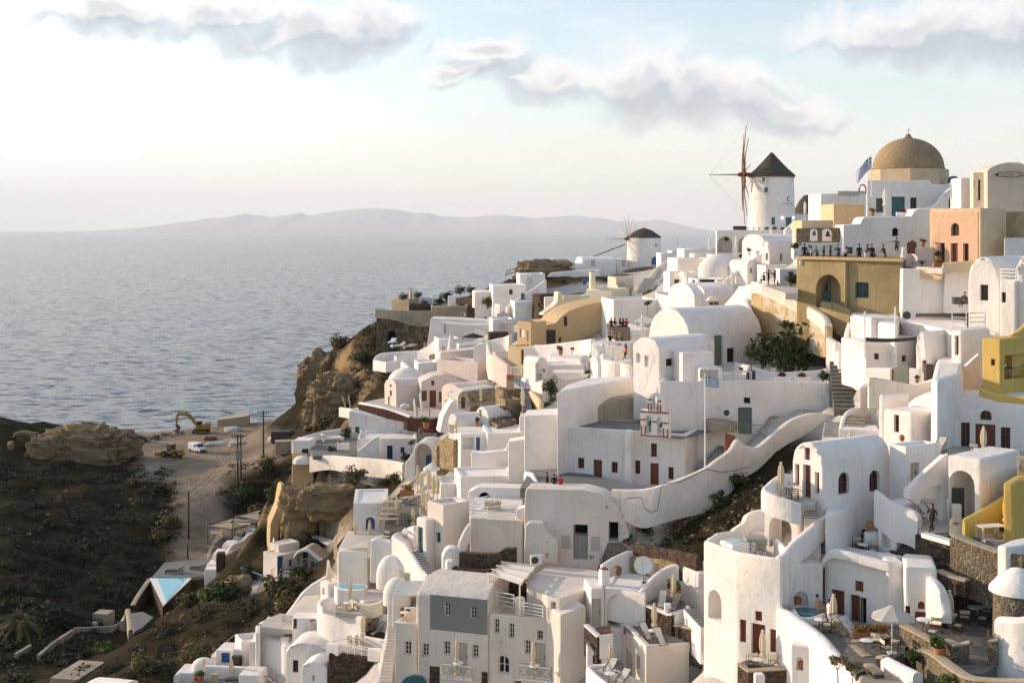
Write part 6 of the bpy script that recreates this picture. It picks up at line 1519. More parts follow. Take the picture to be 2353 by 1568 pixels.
PR('lounger','dark lounger on the white block roof',1840,445,Y=205,sc=.8);PR('lounger','second dark lounger on the white block roof',1870,440,Y=204,sc=.8);PR('table','round table on the hillside terrace by the slim tree',2035,372,Y=195,sc=1)
B('white house with a barrel roof and an arched window head',1575,152,815,745,16,u2=1885,D=8,roof='vL',rise=1.9,dn=4,ops=[('R','wn',1685,1762,755,782)])
FB('white arched dormer over the wide low window',1670,151.2,16,[(1670,752),(1685,730),(1715,718),(1740,722),(1762,750),(1770,752)],2,tp=False,name='dormer',cat='dormer',group=None)
WL('white slanted wall between barrel roof and peeling stair wall',[(1815,770,148),(1910,665,145),(1915,640,145),(1990,830,134)],.6,dn=4,**W4)
B('white house row behind the folded cream parasol',1300,178,830,700,-4,u2=1420,D=6,dn=4,par=.3);B('small stepped white house with round vents',1420,166,830,720,10,u2=1575,D=7,dn=4,par=.35)
PT('parasol_white','tall folded cream parasol between white roofs',1405,655,165,2.7)
block('planter_box','terracotta planter with a green shrub at the stair foot','planter',1230,705,214,1.8,.8,.45,'terracotta');PR('bush2','green shrub in the terracotta planter at the stair foot',1240,690,Y=213,sc=.6)
B('white roof house with an olive tree terrace',980,172,890,745,8,u2=1310,D=8,dn=4,par=.3,bev=.3,ops=[]) 
PR('tree','olive tree on the white roof terrace',1230,850,Y=164,sc=.85)
# ochre houses
FB('large ochre house with a sloping roofline and dark doors',550,178,14,[(385,1085),(390,1020),(490,925),(550,918),(600,865),(660,822),(760,785),(985,738),(1000,760),(1000,860),(940,940),(800,1020),(560,1085)],8,'ochre',bev=.2,ops=[('R','dd',487,556,965,1082),('R','wd',616,642,868,938),('R','dd',577,597,1020,1060),('R','dd',913,962,868,925)])
B('ochre cube house with pale shutters',378,174,1085,908,42,u2=490,u0=272,m='ochre',dn=3,par=.6,bev=.2,ops=[('L','sw',292,326,958,1020),('L','sw',345,362,970,1045)])
B('lower ochre house with an arched dark door',338,170,1215,1090,48,u0=205,W=4,m='ochre_cream',dn=3,par=.2,bev=.25,ops=[('L','dd',300,322,1105,1218,True)])
B('cream house behind the ochre roofline',610,196,850,715,16,u2=805,u0=560,m='cream',dn=4,par=.3,ops=[('R','dd',632,655,790,820)])
FB('cream stepped flank wall with a chimney beside the ochre cube',455,190,10,[(455,860),(480,830),(540,790),(570,760),(572,690),(605,686),(612,760),(625,860)],3,'cream',bev=.2)
block('small_roof_house','small white roof room under the dark stone terrace wall','house',515,800,196,1.8,2,1.6,'white',.2,.2,HG)
PR('bush','dark shrub on the ochre terrace',525,915,Y=184,sc=.7)
for lb,u_,v_,t_ in (('person in black sitting at the cream terrace edge',430,815,'cloth_black'),('person seated low beside the cream terrace edge',455,850,'cloth_olive')):person(lb,u_,v_,192,t_,'cloth_black','sit',rz=90,h=2.1)
# restaurant terrace with guests
PB('white terrace house crowded with diners beneath the ochre wall',None,[(935,0,150),(1100,0,144),(1190,0,144),(1250,0,149),(1100,0,156),(980,0,155)],5.5,v=960,Y=147,dn=4,par=0)
zg=zat(960,147)
WL('dark wooden boarded front of the diners terrace',[(935,915,150.3),(985,940,145.2),(1100,945,143.7)],.12,dn=1.5,m='darkwood',sm=False,cap='flat',name='parapet',cat='parapet')
for i,(u_,v_,t_,l_) in enumerate([(965,920,'cloth_black','diner in black at the railing corner'),(990,925,'cloth_black','diner in black beside the corner diner'),(1030,935,'cloth_black','long haired diner in dark clothes on the terrace'),(1075,955,'cloth_red','diner with reddish hair on the terrace'),(1050,965,'cloth_black','diner in a black coat with back to the sea')]):
 person(l_,u_,v_+40,146.0-i*.2,t_,'cloth_black','sit',rz=60*i,h=1.9,long=i % 2 == 0,hair='hair' if i != 3 else 'redwood',group='diners on the terraces').location.z=zg
PR('table','round table among the diners by the wooden railing',1010,985,Y=145.2,sc=1.2);PR('table','round table beneath the folded parasol on the diners terrace',1160,950,Y=148)
PT('parasol_white','folded white parasol by the diners terrace',1190,848,146,3.0)
bm=nb();q_=[P(1125,905,148),P(1250,918,146),P(1300,885,149),P(1190,865,152)];o_=q_[0].copy();NF(bm)([NV(bm)(p-o_) for p in q_]);SLD(bm,.06);tag(obj('awning',bm,'canvas_white',None,o_),'white cloth awning beside the great vault gable','awning')
PB('white lower terrace with more diners at a long table',None,[(820,1070),(1090,1085),(1110,1060),(960,1040),(830,1050)],4.5,v=1075,Y=141,dn=4,par=.0)
for i,(u_,l_) in enumerate([(955,'diner in dark clothes at the lower terrace end'),(1000,'diner in brown at the middle of the lower terrace'),(1020,'diner with fair hair at the lower terrace'),(1045,'diner in tan beside the white pergola beam')]):person(l_,u_,1078,140.5,('cloth_black','clay_dark','ochre','cloth_olive')[i],'cloth_black','sit',rz=100*i,h=1.9,hair=('hair','clay_dark','wood_pale','hair')[i],group='diners on the terraces').location.z=zat(1075,141)
person('waiter in dark clothes on the narrow white passage',1072,1150,138,'cloth_grey','cloth_black','stand',rz=60,h=1.7);person('child in orange and black at the narrow white passage',1065,1185,136.5,'cloth_coral','cloth_black','walk',rz=-60,h=1.5)
railing('pale green X railing at the diners terrace',[(1110,1040,141),(1185,1045,139)],.9,'sage','x');railing('pale green X railing below the pergola beam',[(995,1290,131),(1085,1310,129)],1.1,'sage','x',step=1.6)
FB('slim white pergola frame over the narrow passage',965,136,-10,[(965,1290),(965,1065),(935,1062),(935,1048),(1160,1050),(1160,1066),(982,1067),(982,1290)],.4,bev=.03,name='pergola',cat='pergola',group=None,tp=False)
WL('white parapet wall of the narrow passage',[(900,1065,139.5),(905,1180,135.5),(1000,1200,134),(1110,1180,133.6)],.5,dn=3,**W4)
B('small white vaulted house with an arched blind window',875,137,1320,1195,48,u2=935,u0=815,roof='vL',rise=1.6,dn=3,bev=.2,ops=[('L','sg',832,850,1180,1310,True)])
B('white low house below the small vaulted house',860,135.5,1310,1220,10,u2=990,D=3,dn=3,roof='vL',rise=.8,bev=.2)
B('white pier wall under the pale green railing',1090,130,1420,1225,16,u2=1125,D=2.5,dn=2,par=0)
# white garden houses
WL('long white garden wall below the ochre houses',[(335,1090,166,1240),(420,1080,165.5,1240),(600,1060,163,1200),(750,1040,161,1180),(830,1030,158,1150)],.6,group=WG)
PB('white terraced garden house with blocks and a dish',None,[(500,1160),(780,1185),(800,1120),(650,1105),(520,1125)],3.2,v=1165,Y=157,dn=3,par=0,bev=.2);B('white stepped garden block',498,152,1310,1225,8,u2=760,D=4,dn=3,par=.1);B('white block under the red flower trough',620,158,1230,1160,5,u2=760,D=3,dn=2,par=0);B('arched white entrance block by the garden steps',410,150,1330,1225,30,u2=500,D=3,dn=3,roof='vR',rise=.9,ops=[('R','sg',420,460,1285,1330)])
PR('pot_bright','bushy green plant on the white garden block',592,1150,Y=158,sc=1.25);PR('pot_red','red flowers in a white trough on the garden block',675,1140,Y=159,sc=1.0);PR('spiky','small palm in the arched white entrance',470,1270,Y=150,sc=.6);PR('dish','satellite dish beside the small vaulted house',775,1258,Y=140,sc=1.2,rz=-20)
PR('bush2','bright green plant hanging at the dish roof',785,1285,Y=138,sc=.5);FB('white slab canopy over the dark garden gate',535,146,-6,[(535,1275),(790,1278),(790,1310),(620,1340),(560,1300)],2.5,bev=.05,name='canopy',cat='canopy',group=None,tp=False)
PR('bush_dark','tall dark cypress bush beside the blue stair',515,1460,Y=143,sc=(.9,.8,1.7));PR('bush2','yellow green bush beneath the dark cypress',530,1490,Y=141,sc=.6);PR('bush2','low bush at the foot of the dark cypress',490,1530,Y=140,sc=.7)
WL('white garden wall beside the dark cypress',[(318,1310,150),(420,1350,146),(470,1330,145)],.5,dn=2.5,**W4);railing('white picket fence by the arched ochre door',[(228,1300,160),(305,1300,159)],1.1,'white_paint','v',group='fences',name='fence',step=2)
ST('blue edged dark stairs between stone walls',(345,1560,138),(330,1395,148),1.2,18,'stone_dark','grey_floor');railing('bright blue railing at the head of the dark stairs',[(265,1370,152),(340,1420,147)],.9,'blue','v',step=1.5)
B('rough brown stone house beside the blue stairs',170,148,1520,1405,30,u2=300,u0=110,m='stone_tan',dn=3,par=.2);B('lower brown stone house under the blue stairs',185,141,1600,1480,20,u2=310,u0=125,m='stone_tan',dn=3,par=.2);WL('cream stone wall along the blue stairs',[(370,1410,147),(400,1430,143),(445,1480,139),(440,1560,136)],.6,dn=3,m='ochre_cream',sm=True)
block('crate','orange crate on the brown stone roof','crate',220,1325,149,.8,.6,.5,'terracotta');block('bench','wooden bench frame on the brown stone roof','bench',222,1385,148.5,.9,.5,.8,'wood_pale')
PT('parasol','folded cream parasol before the dark stairs',312,1385,133,2.7)
STY['po']=('p','stone_fort',None)
# ================================================================ C3: seaward houses
c3()
FB('old stone fort wall with a dark arched gateway on the cliff',885,262,-12,[(880,560),(884,325),(1000,345),(1160,393),(1290,396),(1258,560)],8,'stone_fort',name='fort_wall',cat='wall',group=None,dn=2,bev=.1,ops=[('R','vo',960,1030,430,540,True)])
WL('bare concrete parapet on top of the old fort',[(882,272,261,335),(1010,280,259,350),(1160,284,257.5,395),(1290,285,258,397)],.6,m='concrete',sm=False,cap='flat')
B('grey concrete house beside the fort parapet',1288,259,400,250,4,u2=1562,D=8,m='concrete',dn=3,par=.3);B('dark stone house with air conditioners above the white terrace',1545,250,360,262,4,u2=1755,D=7,m='stone_dark',dn=3,par=.3)
PR('ac','air conditioner at the corner of the concrete house',1524,325,Y=249,sc=.9);PR('ac','air conditioner on the dark stone house',1692,345,Y=248,sc=.9)
B('small tan ruin cube on the fort',1125,268,295,200,50,u0=992,W=3,m='wall_tan',dn=2,par=.0);B('long white flat roof behind the fort',1125,275,260,184,4,u2=1296,D=6,dn=2,par=.2);B('dark stone terrace front below the long white roof',1124,266,290,236,2,u2=1370,D=3,m='stone_dark',dn=2,par=.0)
chimney('thin pink chimney on the fort crest',1138,126,272,1.9,.6,'peach')
block('white_hut','tiny white hut with an arched blind door on the crest','hut',1440,245,262,1.6,1.5,2.0,'white',.3,.2,HG);
for lb,u_,v_,k_,s_ in (('dark bushy shrub by the long white roof',1345,245,'bush_dark',1.3),('big dark shrub on the crest beside the tiny hut',1400,215,'bush_dark',1.6),('dry shrub on the fort crest',1190,190,'bush_dry',1.2),('dry low shrub above the tan ruin',1085,205,'bush_dry',1.3),('reddish shrub before the long white roof',1240,240,'bush_dry',.9),('dark shrub row over the crest wall',1500,160,'bush_dry',1.5),('round dry shrub nearer the white houses on the crest',1580,150,'bush_dry',1.2)):PR(k_,lb,u_,v_,Y=270,sc=s_)
WL('dark stone crest wall seaward of the round tree',[(1470,190,268,245),(1540,185,266,245),(1605,190,262,250)],.6,**W6)
B('white house wall behind the round dark tree',1605,250,265,142,6,u2=1772,D=6,dn=3,par=.0,ops=[('R','vo',1758,1770,170,220)]);PR('bush_dark','round dark tree like bush before the white wall on the crest',1700,262,Y=248,sc=(1.1,1.0,1.7))
B('white flat house above the crest stairs',1740,246,235,95,6,u2=1985,D=8,dn=4,par=.2,ops=[('R','wd',1860,1886,128,165)]);B('upper white house with a sloping stair flank',1935,252,130,12,4,u2=2125,D=8,dn=4,par=.3,ops=[('R','ni',1990,2030,40,85)])
WL('white stair parapet slanting under the upper white house',[(1840,260,236),(1950,175,238),(2060,105,241),(2125,55,243)],.6,dn=4,**W4);block('water_tank','dark teal water tank on the white stair parapet','water tank',1960,190,236,.7,.7,.9,'teal',0,.1)
B('white low house under the slanting stair',1900,232,330,215,8,u2=2100,D=6,dn=4,par=.2);WL('white pillar wall by the crest stairs',[(1760,230,236,330),(1800,235,235,330)],.7,**W4);ST('grey steps between white pillars near the crest',(1800,345,230),(1800,285,238),1.5,8)
B('dark stone house front beside the ochre chimney',2085,228,270,165,20,u2=2230,D=4,m='stone_dark',dn=3,par=.0)
FB('broad white terrace house wall below the concrete house',1262,236,-2,[(1255,540),(1268,480),(1285,338),(1500,345),(1720,360),(1705,540)],5,'white',ops=[('R','ni',1380,1395,360,450)])
WL('thin white roof line of the pergola on the broad terrace house',[(1385,362,234),(1550,378,233),(1700,375,232)],1.6,dn=.3,sm=False,group=None,name='pergola',cat='pergola',tp=False)
railing('white railing by the broad terrace house',[(1610,480,224),(1690,510,222)],1.5,'white_paint','h');railing('white railing above the ochre cube',[(1735,420,216),(1870,425,214)],1.0,'wood_pale','h')
B('white terrace house with wooden rails above the ochre cube',1735,215,460,345,6,u2=1895,D=6,dn=4,par=.4);B('dark stone base under the wooden railed terrace',1712,210,500,445,4,u2=1860,D=3,m='stone_dark',dn=3,par=0)
B('small white house with a conical chimney',1340,215,580,490,12,u2=1500,D=5,dn=4,par=.3,ops=[('R','sg',1366,1390,545,578)])
bm=nb();lathe(bm,[(.75,-1),(.6,.4),(.3,1.8),(.28,2.0)],16);bx(bm,-.3,.3,-.12,.12,2.0,2.2);tag(obj('chimney_stack',bm,'white',None,P(1437,545,212)),'white conical chimney beside the dark parasol','chimney','chimneys on the roofs')
B('white house steps block near the dark parasol',1490,212,580,530,12,u2=1720,D=6,dn=4,par=.3);PROTO['open_dark'].put(P(1595,560,208),0,'opened dark parasol on the white house steps','opened parasols',.95);PR('spiky','small palm next to the dark parasol',1672,525,Y=209,sc=1.1)
WL('white sloped parapet below the small conical chimney',[(1190,580,222),(1260,545,221),(1340,480,219)],.6,dn=3,**W4)
# yard by the cliff
for lb,u_,v_,rz_ in (('white lounger lying on the grass by the fort',1045,555,30),('white folded lounger standing near the fort gate',1000,528,80)):PR('lounger_white',lb,u_,v_,Y=246,rz=rz_,sc=1.5)
for lb,a_,b_ in (('leaning thin pole beside the grass yard',(1240,600),(1235,518)),('second leaning pole beside the grass yard',(1262,590),(1240,515)),('thin pole by the white lounger',(1088,570),(1086,505))):wire(lb,[(a_[0],a_[1],232),(b_[0],b_[1],232)],.08,'wood_pale','wooden_pole',cat='pole',group='wooden poles')
WL('white curved low wall at the cliff edge garden',[(868,640,226),(900,605,228),(960,590,229),(1190,575,228)],.6,dn=2.2,group=WG);WL('white low wall before the cliff edge garden beds',[(870,645,222),(960,660,218),(1080,640,219)],.5,dn=1.8,**W4)
WL('white curled garden wall with grass beds',[(1080,655,212),(1130,700,208),(1180,740,205),(1240,770,203)],.8,dn=2,group=WG);B('white low garden block with a dark bed',1030,222,660,628,10,u2=1230,D=4,dn=3,par=.3);B('white cistern block beside the pink house',1190,212,760,665,12,u2=1345,D=5,dn=3,par=.3)
WL('dark stone strip wall above the pink terrace house',[(1240,610,222),(1350,590,218)],.6,dn=1.2,m='stone_fort',group=SG,sm=False)
# pink houses
B('large pale pink house with a battered bare wall',1632,181,810,665,52,u0=1328,u2=1768,m='pinkish',dn=3,par=.8,bev=.25)
FB('upper pale pink house wall with round vent',1350,190,6,[(1350,660),(1352,590),(1560,568),(1640,560),(1710,528),(1730,600),(1765,700)],3,'pinkish',bev=.2,tp=False);WL('pale pink parapet with a round black vent',[(1710,520,178),(1725,600,175),(1770,610,173),(1860,680,171)],.7,dn=3.5,m='pinkish',group=None,sm=False)
ST('pinkish steps between pink parapets',(1850,640,176),(1790,580,184),2,7,'pinkish','light_floor')
WL('white curved wall beneath the ochre cube',[(1600,545,186),(1720,500,186),(1830,475,185),(1870,455,184)],.6,dn=3,group=WG)
B('pink vaulted house with slim brown windows on the gable',1030,181,985,845,30,u2=1240,u0=945,roof='vL',rise=.95,m='pinkish',dn=3,ops=[('L','sb',984,1000,868,908),('L','sb',985,998,825,845),('L','sg',970,995,915,980)])
FB('pink round gabled house with brown door and windows',1212,180,10,[(1212,1005),(1212,805),(1260,780),(1310,760),(1370,752),(1430,765),(1490,790),(1545,818),(1545,1005)],5,'pinkish',bev=.2,ops=[('R','db',1275,1323,868,992),('R','sb',1218,1255,870,946),('R','sb',1344,1372,878,955),('R','sb',1287,1311,797,832)])
VR('white lumpy dome behind the pink vaulted house',1110,800,189,5.6,4.5,2.0,0);WL('white spine wall from the lumpy dome to the garden',[(1110,710,192),(1190,770,188),(1300,775,186)],1.2,dn=2,group=WG)
B('cream pink vaulted house with a slim brown door',1502,172,1045,895,38,u2=1768,u0=1362,roof='vL',rise=1.2,m='pinkish',dn=3,ops=[('L','db',1388,1411,938,1020),('L','sb',1432,1448,865,905),('L','sb',1422,1440,938,985)])
PR('dish','satellite dish on the cream pink vault',1690,850,Y=178,sc=.9);PR('dish','second satellite dish on the cream pink vault',1750,855,Y=177,sc=.9)
FL('terrace_floor',zat(1040,174),[(760,960),(960,920),(1210,990),(1500,1020),(1390,1060),(1150,1070),(900,990)],'light_floor',.4)
RG='dark red stone walls'
WL('dark red stone retaining wall of the pink house terrace',[(768,960,172,1010),(900,985,168,1050),(1000,1010,166,1080),(1140,1060,163,1105)],.6,m='stone_red',group=RG);WL('dark red stone block wall below the pink terrace',[(1122,1070,160,1165),(1300,1080,158,1180),(1390,1055,160,1160)],.6,m='stone_red',group=RG,sm=False)
WL('pale coping on the dark red retaining wall',[(768,953,172),(900,978,168),(1000,1003,166),(1140,1053,163)],.8,dn=.2,group=WG,tp=False)
for lb,a_,b_ in (('white leaning mast on the pink terrace',(1175,1062),(1160,935)),('second white leaning mast on the pink terrace',(1220,1018),(1203,890))):wire(lb,[(a_[0],a_[1],168),(b_[0],b_[1],168)],.13,'white_paint','mast',cat='mast',group='white masts on the pink terrace')
for i,(u_,v_,lb) in enumerate(((1125,1010,'tan cushion heap on the pink terrace'),(1100,1000,'white cloth heap on the pink terrace'),(1150,1012,'folded tan cushion beside the white mast'))):
 bm=nb();ellip(bm,(0,0,.25),.8,.5,.4,10,7,.12,i);tag(obj('cushion_heap',bm,'cloth_white' if i == 1 else 'ochre',None,P(u_,v_,171)),lb,'cushion','cushions on the pink terrace')
PR('wtable','pale wooden board table on the pink terrace edge',1230,1060,Y=165,sc=1.2)
B('stone vaulted house with a blue door and white roof',1570,160,1010,945,46,u2=1790,u0=1480,roof='vL',rise=1.1,m='stone_tan',dn=3,ops=[('L','dB',1508,1538,918,1000)])
B('white barrel roof shell over the blue door stone house',1568,160.4,950,940,46,u2=1795,D=4.2,roof='vL',rise=1.25,dn=.1,tp=False,name='roof_shell',cat='roof',group=None) 
PT('parasol','folded cream parasol before the stone vault',1652,850,152,2.3)
B('rough brown stone flank house under the stone vault',1572,155,1030,985,10,u2=1790,D=4,m='stone_fort',dn=3,par=.0)
FB('white rising flank wall with a rounded shoulder',1350,150,18,[(1350,1180),(1375,1060),(1430,960),(1452,940),(1482,945),(1482,1010),(1600,1040),(1600,1180)],2,**W2)
B('white vaulted house with a grey shutter in its gable',1710,139,1190,1085,42,u2=1925,u0=1605,roof='vL',rise=1.3,dn=3,bev=.2,ops=[('L','sg',1638,1656,1008,1062),('L','dB',1640,1660,1100,1158)])
B('white porch house with a vaulted roof and square opening',1485,138,1215,1130,36,u2=1660,u0=1408,roof='vL',rise=1.2,dn=3,ops=[('L','ni',1418,1460,1120,1185,0,.8)])
PT('parasol','folded cream parasol before the white porch house',1471,1078,134,2.2);PR('pot_orange','terracotta pot on the white vaulted roof',1815,1050,Y=141,sc=1.0);PR('pot','red potted plants on the balcony of the white vaulted house',1625,1130,Y=137,sc=.9)
PB('dark slate roof terrace beside the white vaulted house',None,[(1712,1090),(1770,1115),(1920,1085),(1880,1055),(1740,1060)],1.5,v=1090,Y=137,m='stone_fort',dn=2,par=.2,tp=False)
B('white lower house with a thin roof slab and blue door',1500,132,1310,1190,10,u2=1720,D=5,dn=3,par=.0,ops=[('R','dB',1618,1646,1212,1308),('R','ni',1520,1600,1215,1300,0,.7)]);B('white flat house behind the lower white wall',1700,131,1310,1185,6,u2=1975,D=6,dn=3,par=.1,ops=[('R','vo',1880,1925,1220,1250,0,.3)])
FB('white stepped wall rising to the church court',1580,127.5,-3,[(1580,1500),(1580,1320),(1660,1325),(1830,1310),(1850,1265),(1890,1240),(2000,1225),(2000,1500)],1.0,**W2)
FB('tall white end wall above the stepped wall',1935,132,-4,[(1935,1420),(1935,1060),(2020,1060),(2220,1070),(2220,900),(2350,860),(2350,1420)],3,**W1)
PT('parasol','tall folded cream parasol before the glass screen',1960,850,134,2.75)
bm=nb();q_=[P(2025,1060,133),P(2215,1050,131.5)];o_=q_[0].copy();h_=Vt((0,0,1.15));d_=q_[1]-q_[0];NF(bm)([NV(bm)(p) for p in (Vt(),d_,d_+h_*1.3,h_*.1)]);SLD(bm,.02);tag(obj('glass_screen',bm,'clear_glass',None,o_),'clear glass screen on the white wall by the folded parasol','glass screen')
WL('tan stone house wall with blue windows',[(1320,1270,140,1420),(1390,1215,137,1440),(1470,1235,134,1460)],.6,m='stone_tan',group=None,sm=False);B('tan stone house with blue shuttered windows',1322,138,1440,1275,-18,u2=1610,D=3,m='stone_tan',dn=4,par=0,ops=[('R','sB',1415,1441,1340,1428),('R','sB',1345,1360,1355,1420)])
FB('white house with a great arched opening',1090,150,-8,[(1090,1520),(1100,1400),(1150,1330),(1170,1270),(1200,1248),(1250,1243),(1310,1258),(1320,1310),(1320,1520)],4,ops=[('R','ni',1168,1292,1262,1500,True,2.6)]);FB('blue door inside the great white arch',1245,151.8,-8,[(1250,1470),(1250,1345),(1285,1345),(1285,1470)],.1,'blue',name='door_leaf',cat='door',group=None,bev=.01,tp=False)
B('white flat house with blue windows and a hanging bougainvillea',745,168,1370,1225,4,u2=1180,D=9,dn=3,par=.2,bev=.25,ops=[('R','sB',836,868,1325,1362),('R','wB',962,1004,1273,1374),('R','wB',1062,1091,1285,1330)])
WL('white slanting stair parapet on the flat blue windowed house',[(745,1310,166.5,1370),(800,1270,166.5,1370),(860,1220,166.5,1370),(905,1200,166.6,1370)],.5,**W4);B('upper white room with a louvred vent',800,174,1240,1165,6,u2=1330,D=6,dn=3,par=.2,ops=[('R','sg',1246,1300,1190,1235),('R','sB',1050,1075,1135+35,1200)])
PR('bush','hanging bush on the white wall by the great arch',1090,1390,Y=163,sc=(1.0,.8,.9));PR('tree','leafy shoot climbing above the hanging bush',1140,1330,Y=162,sc=.8);PR('tree_dry','dry bougainvillea tree before the white seaward house',805,1220,Y=177,sc=1.3);PR('urn_dark','round red urn beside the dry bougainvillea',898,1155,Y=178,sc=.9);PR('pot_bright','green potted plants on the dark red wall',1250,1150,Y=157,sc=1.6);PR('urn_dark','clay jar on the white house roof below the dark red wall',1212,1190,Y=157,sc=1.5)
FB('long white seaward house wall below the dark red terrace',680,176,-8,[(680,1180),(680,1020),(720,1030),(900,1060),(1085,1100),(1085,1180)],4,ops=[('R','dt',725,760,1135,1180)]);WL('white roof edge parapet with two thin poles',[(622,990,186),(690,1000,184),(770,1020,181)],.6,dn=1.4,**W4)
for lb,a_,b_ in (('thin wooden pole on the seaward parapet',(660,1000),(634,910)),('second thin wooden pole on the seaward parapet',(695,1005),(680,905))):wire(lb,[(a_[0],a_[1],183),(b_[0],b_[1],183)],.07,'wood_pale','wooden_pole',cat='pole',group='wooden poles')
FL('terrace_floor',zat(1330,172),[(390,1300),(480,1200),(680,1150),(790,1200),(860,1260),(740,1340),(420,1350)],'grey_floor',.5)
WL('white seaward parapet of the garden court',[(270,1240,178,1330),(350,1205,181,1330),(500,1165,184,1280),(650,1145,185,1240)],.5,**W4);B('white corner block with a barred window above the tan bastion',268,176,1345,1235,-6,u2=400,D=3,dn=2,par=0,ops=[('R','wd',336,386,1297,1330)])
FB('tan plastered bastion under the white corner block',262,175,-4,[(255,1560),(264,1325),(420,1345),(425,1560)],4,'ochre',name='bastion',cat='bastion',group=None,bev=.3,dn=2);VR('white shallow roof shell on the tan bastion',345,1385,174,2.6,2,.7,0)
WL('long white battered wall along the garden court',[(405,1350,172,1470),(560,1345,169,1450),(760,1360,164,1490),(950,1375,160,1510),(1090,1400,156,1530)],.6,m='white_old',group=WG)
for lb,u_,v_,k_,s_ in (('green shrub on the garden court',545,1335,'bush',.85),('dark shrub at the garden court corner',430,1360,'bush_dark',.7),('tall dark shrub by the white seaward wall',665,1190,'bush_dark',.75),('dark hedge bush behind the white bench',660,1225,'bush_dark',.8),('grey green bush overhanging the battered wall',730,1555,'bush_dry',1.9),('dark dry bush under the great arch house',1010,1550,'bush_dark',.9),('green bush on the tan stone house corner',1500,1530,'bush2',.8),('orange flowering bush by the restaurant parasols',1385,1570,'bush_dry',.8)):PR(k_,lb,u_,v_,Y=174 if v_ < 1400 else 158 if u_ < 900 else 140,sc=s_)
block('garden_bench','white bench on the garden court','bench',640,1285,173,1.6,.6,.5,'white_paint',.2);PR('lounger_white','white lounger on the garden court',560,1240,Y=176,rz=200);PR('urn','big terracotta jar on the garden court',612,1275,Y=174,sc=1.4);
# restaurant parasols
for i,(u_,vt_,h_) in enumerate([(1188,1420,2.7),(1217,1478,2.7),(1271,1458,2.7),(1304,1492,2.7),(1333,1490,2.7)]):PT('parasol',('folded ochre parasol standing first on the restaurant deck','folded parasol behind the first one on the restaurant deck','folded parasol in the middle of the restaurant cluster','folded parasol beside the middle restaurant parasol','folded parasol at the church end of the restaurant cluster')[i],u_,vt_,128-i*.7,h_)
pergola_pts=None
r_=PR('open','half opened tan parasol amid the restaurant cluster',1290,1590,Y=127,sc=(.75,.75,1))
# ================================================================ C10 / C8 lower left
c8()
for i,(u_,v_,h_) in enumerate([(365,45,2.6),(497,135,2.6),(578,-30,2.6),(612,0,2.6),(555,130,1.0)]):PT('parasol',('folded parasol at the seaward end of the restaurant stairs','folded parasol before the white restaurant corner','folded parasol against the restaurant wall','folded parasol next to the restaurant wall parasol','short folded parasol top on the restaurant terrace')[i],u_,v_,121-i,h_)
PR('spiky','dusty green agave beside the restaurant parasols',470,265,Y=119,sc=1.3)
for i,(u_,v_) in enumerate([(330,160),(325,215),(310,260),(300,300)]):PR('wtable',('wooden table on the restaurant terrace, topmost step','wooden table on the restaurant terrace, second step','wooden table on the restaurant terrace, third step','wooden table on the restaurant terrace, lowest step')[i],u_,v_,Y=122-i*.8,rz=5,sc=1.2)
FL('restaurant_deck',zat(330,118),[(260,330),(300,90),(420,60),(620,20),(640,190),(520,330)],'stone_floor',.6)
for i,(u_,v_) in enumerate([(450,130),(480,125)]):PR('deck',('deck chair folded on the restaurant terrace','second deck chair folded on the restaurant terrace')[i],u_,v_,Y=121,rz=-60)
PR('planter','terracotta planter on the restaurant terrace wall',450,40,Y=125,sc=1.5)
d0()
B('white restaurant corner house with rounded edge',1016,112,1178,1157,36,u2=1078,u0=984,dn=3,par=.7,bev=.3);FL('pool_water',zat(1155,113.5),[(1040,1157),(1078,1160),(1078,1144),(1060,1146)],'pool_pale',.1,tp=False)
FB('white house front with a dark arched door over the pool',1075,117,-6,[(1075,1170),(1075,1130),(1100,1118),(1200,1120),(1200,1170)],2,ops=[('R','vo',1099,1127,1130,1158,True)],tp=False);B('white stair block over the restaurant pool',1058,121,1130,1095,10,u2=1190,D=5,dn=4,par=.2)
PB('white terraced floor house between restaurant pool and church court',None,[(1080,1190),(1200,1185),(1205,1130),(1090,1140)],2,v=1185,Y=109,dn=3,par=0,tp=False);B('white wall house behind the restaurant umbrellas',1012,124,1160,1110,8,u2=1075,D=4,dn=4,par=.3);B('white house with a blue door and slanting roof',812,122,1218,1156,4,u2=890,D=4,dn=3,par=.1,slope=.15,ops=[('R','dB',840,861,1187,1216,True)])
c10()
for i,(u_,v_) in enumerate([(2117,255),(2235,237),(1955,430),(1967,555),(1910,620)]):PT('parasol',('folded parasol before the blue doored white house','folded parasol in front of the blue arched door','folded ochre parasol above the white parapet bend','folded ochre parasol beside the white awning wall','folded ochre parasol lowest at the white parapet bend')[i],u_,v_,121-i*.5,2.2)
def awn(label,pts,mat='canvas_white',posts=()):
 q=[P(*p) for p in pts];o=q[0].copy();r=empty('awning',o,0,label,'awning','cloth awnings');bm=nb();NF(bm)([NV(bm)(p-o) for p in q]);SLD(bm,.05);obj('cloth',bm,mat,r,smooth=0)
 for i in posts:bm=nb();p=q[i]-o;tube(bm,[p,p-Vt((0,0,2.4))],.05,5);obj('post',bm,'wood_pale',r)
 return r
awn('white awning stretched over the curved restaurant wall',[(1975,478,118.5),(2235,458,117),(2370,345,120),(2060,322,122)],posts=(0,1));awn('white awning sloping over the lower terrace entrance',[(1545,1018,119),(1825,1022,117.5),(1825,850,121),(1700,855,122)],posts=(0,1))
B('white curved restaurant wall house',1968,117.6,770,485,-4,u2=2225,D=4,dn=4,par=0,bev=.4)
c8()
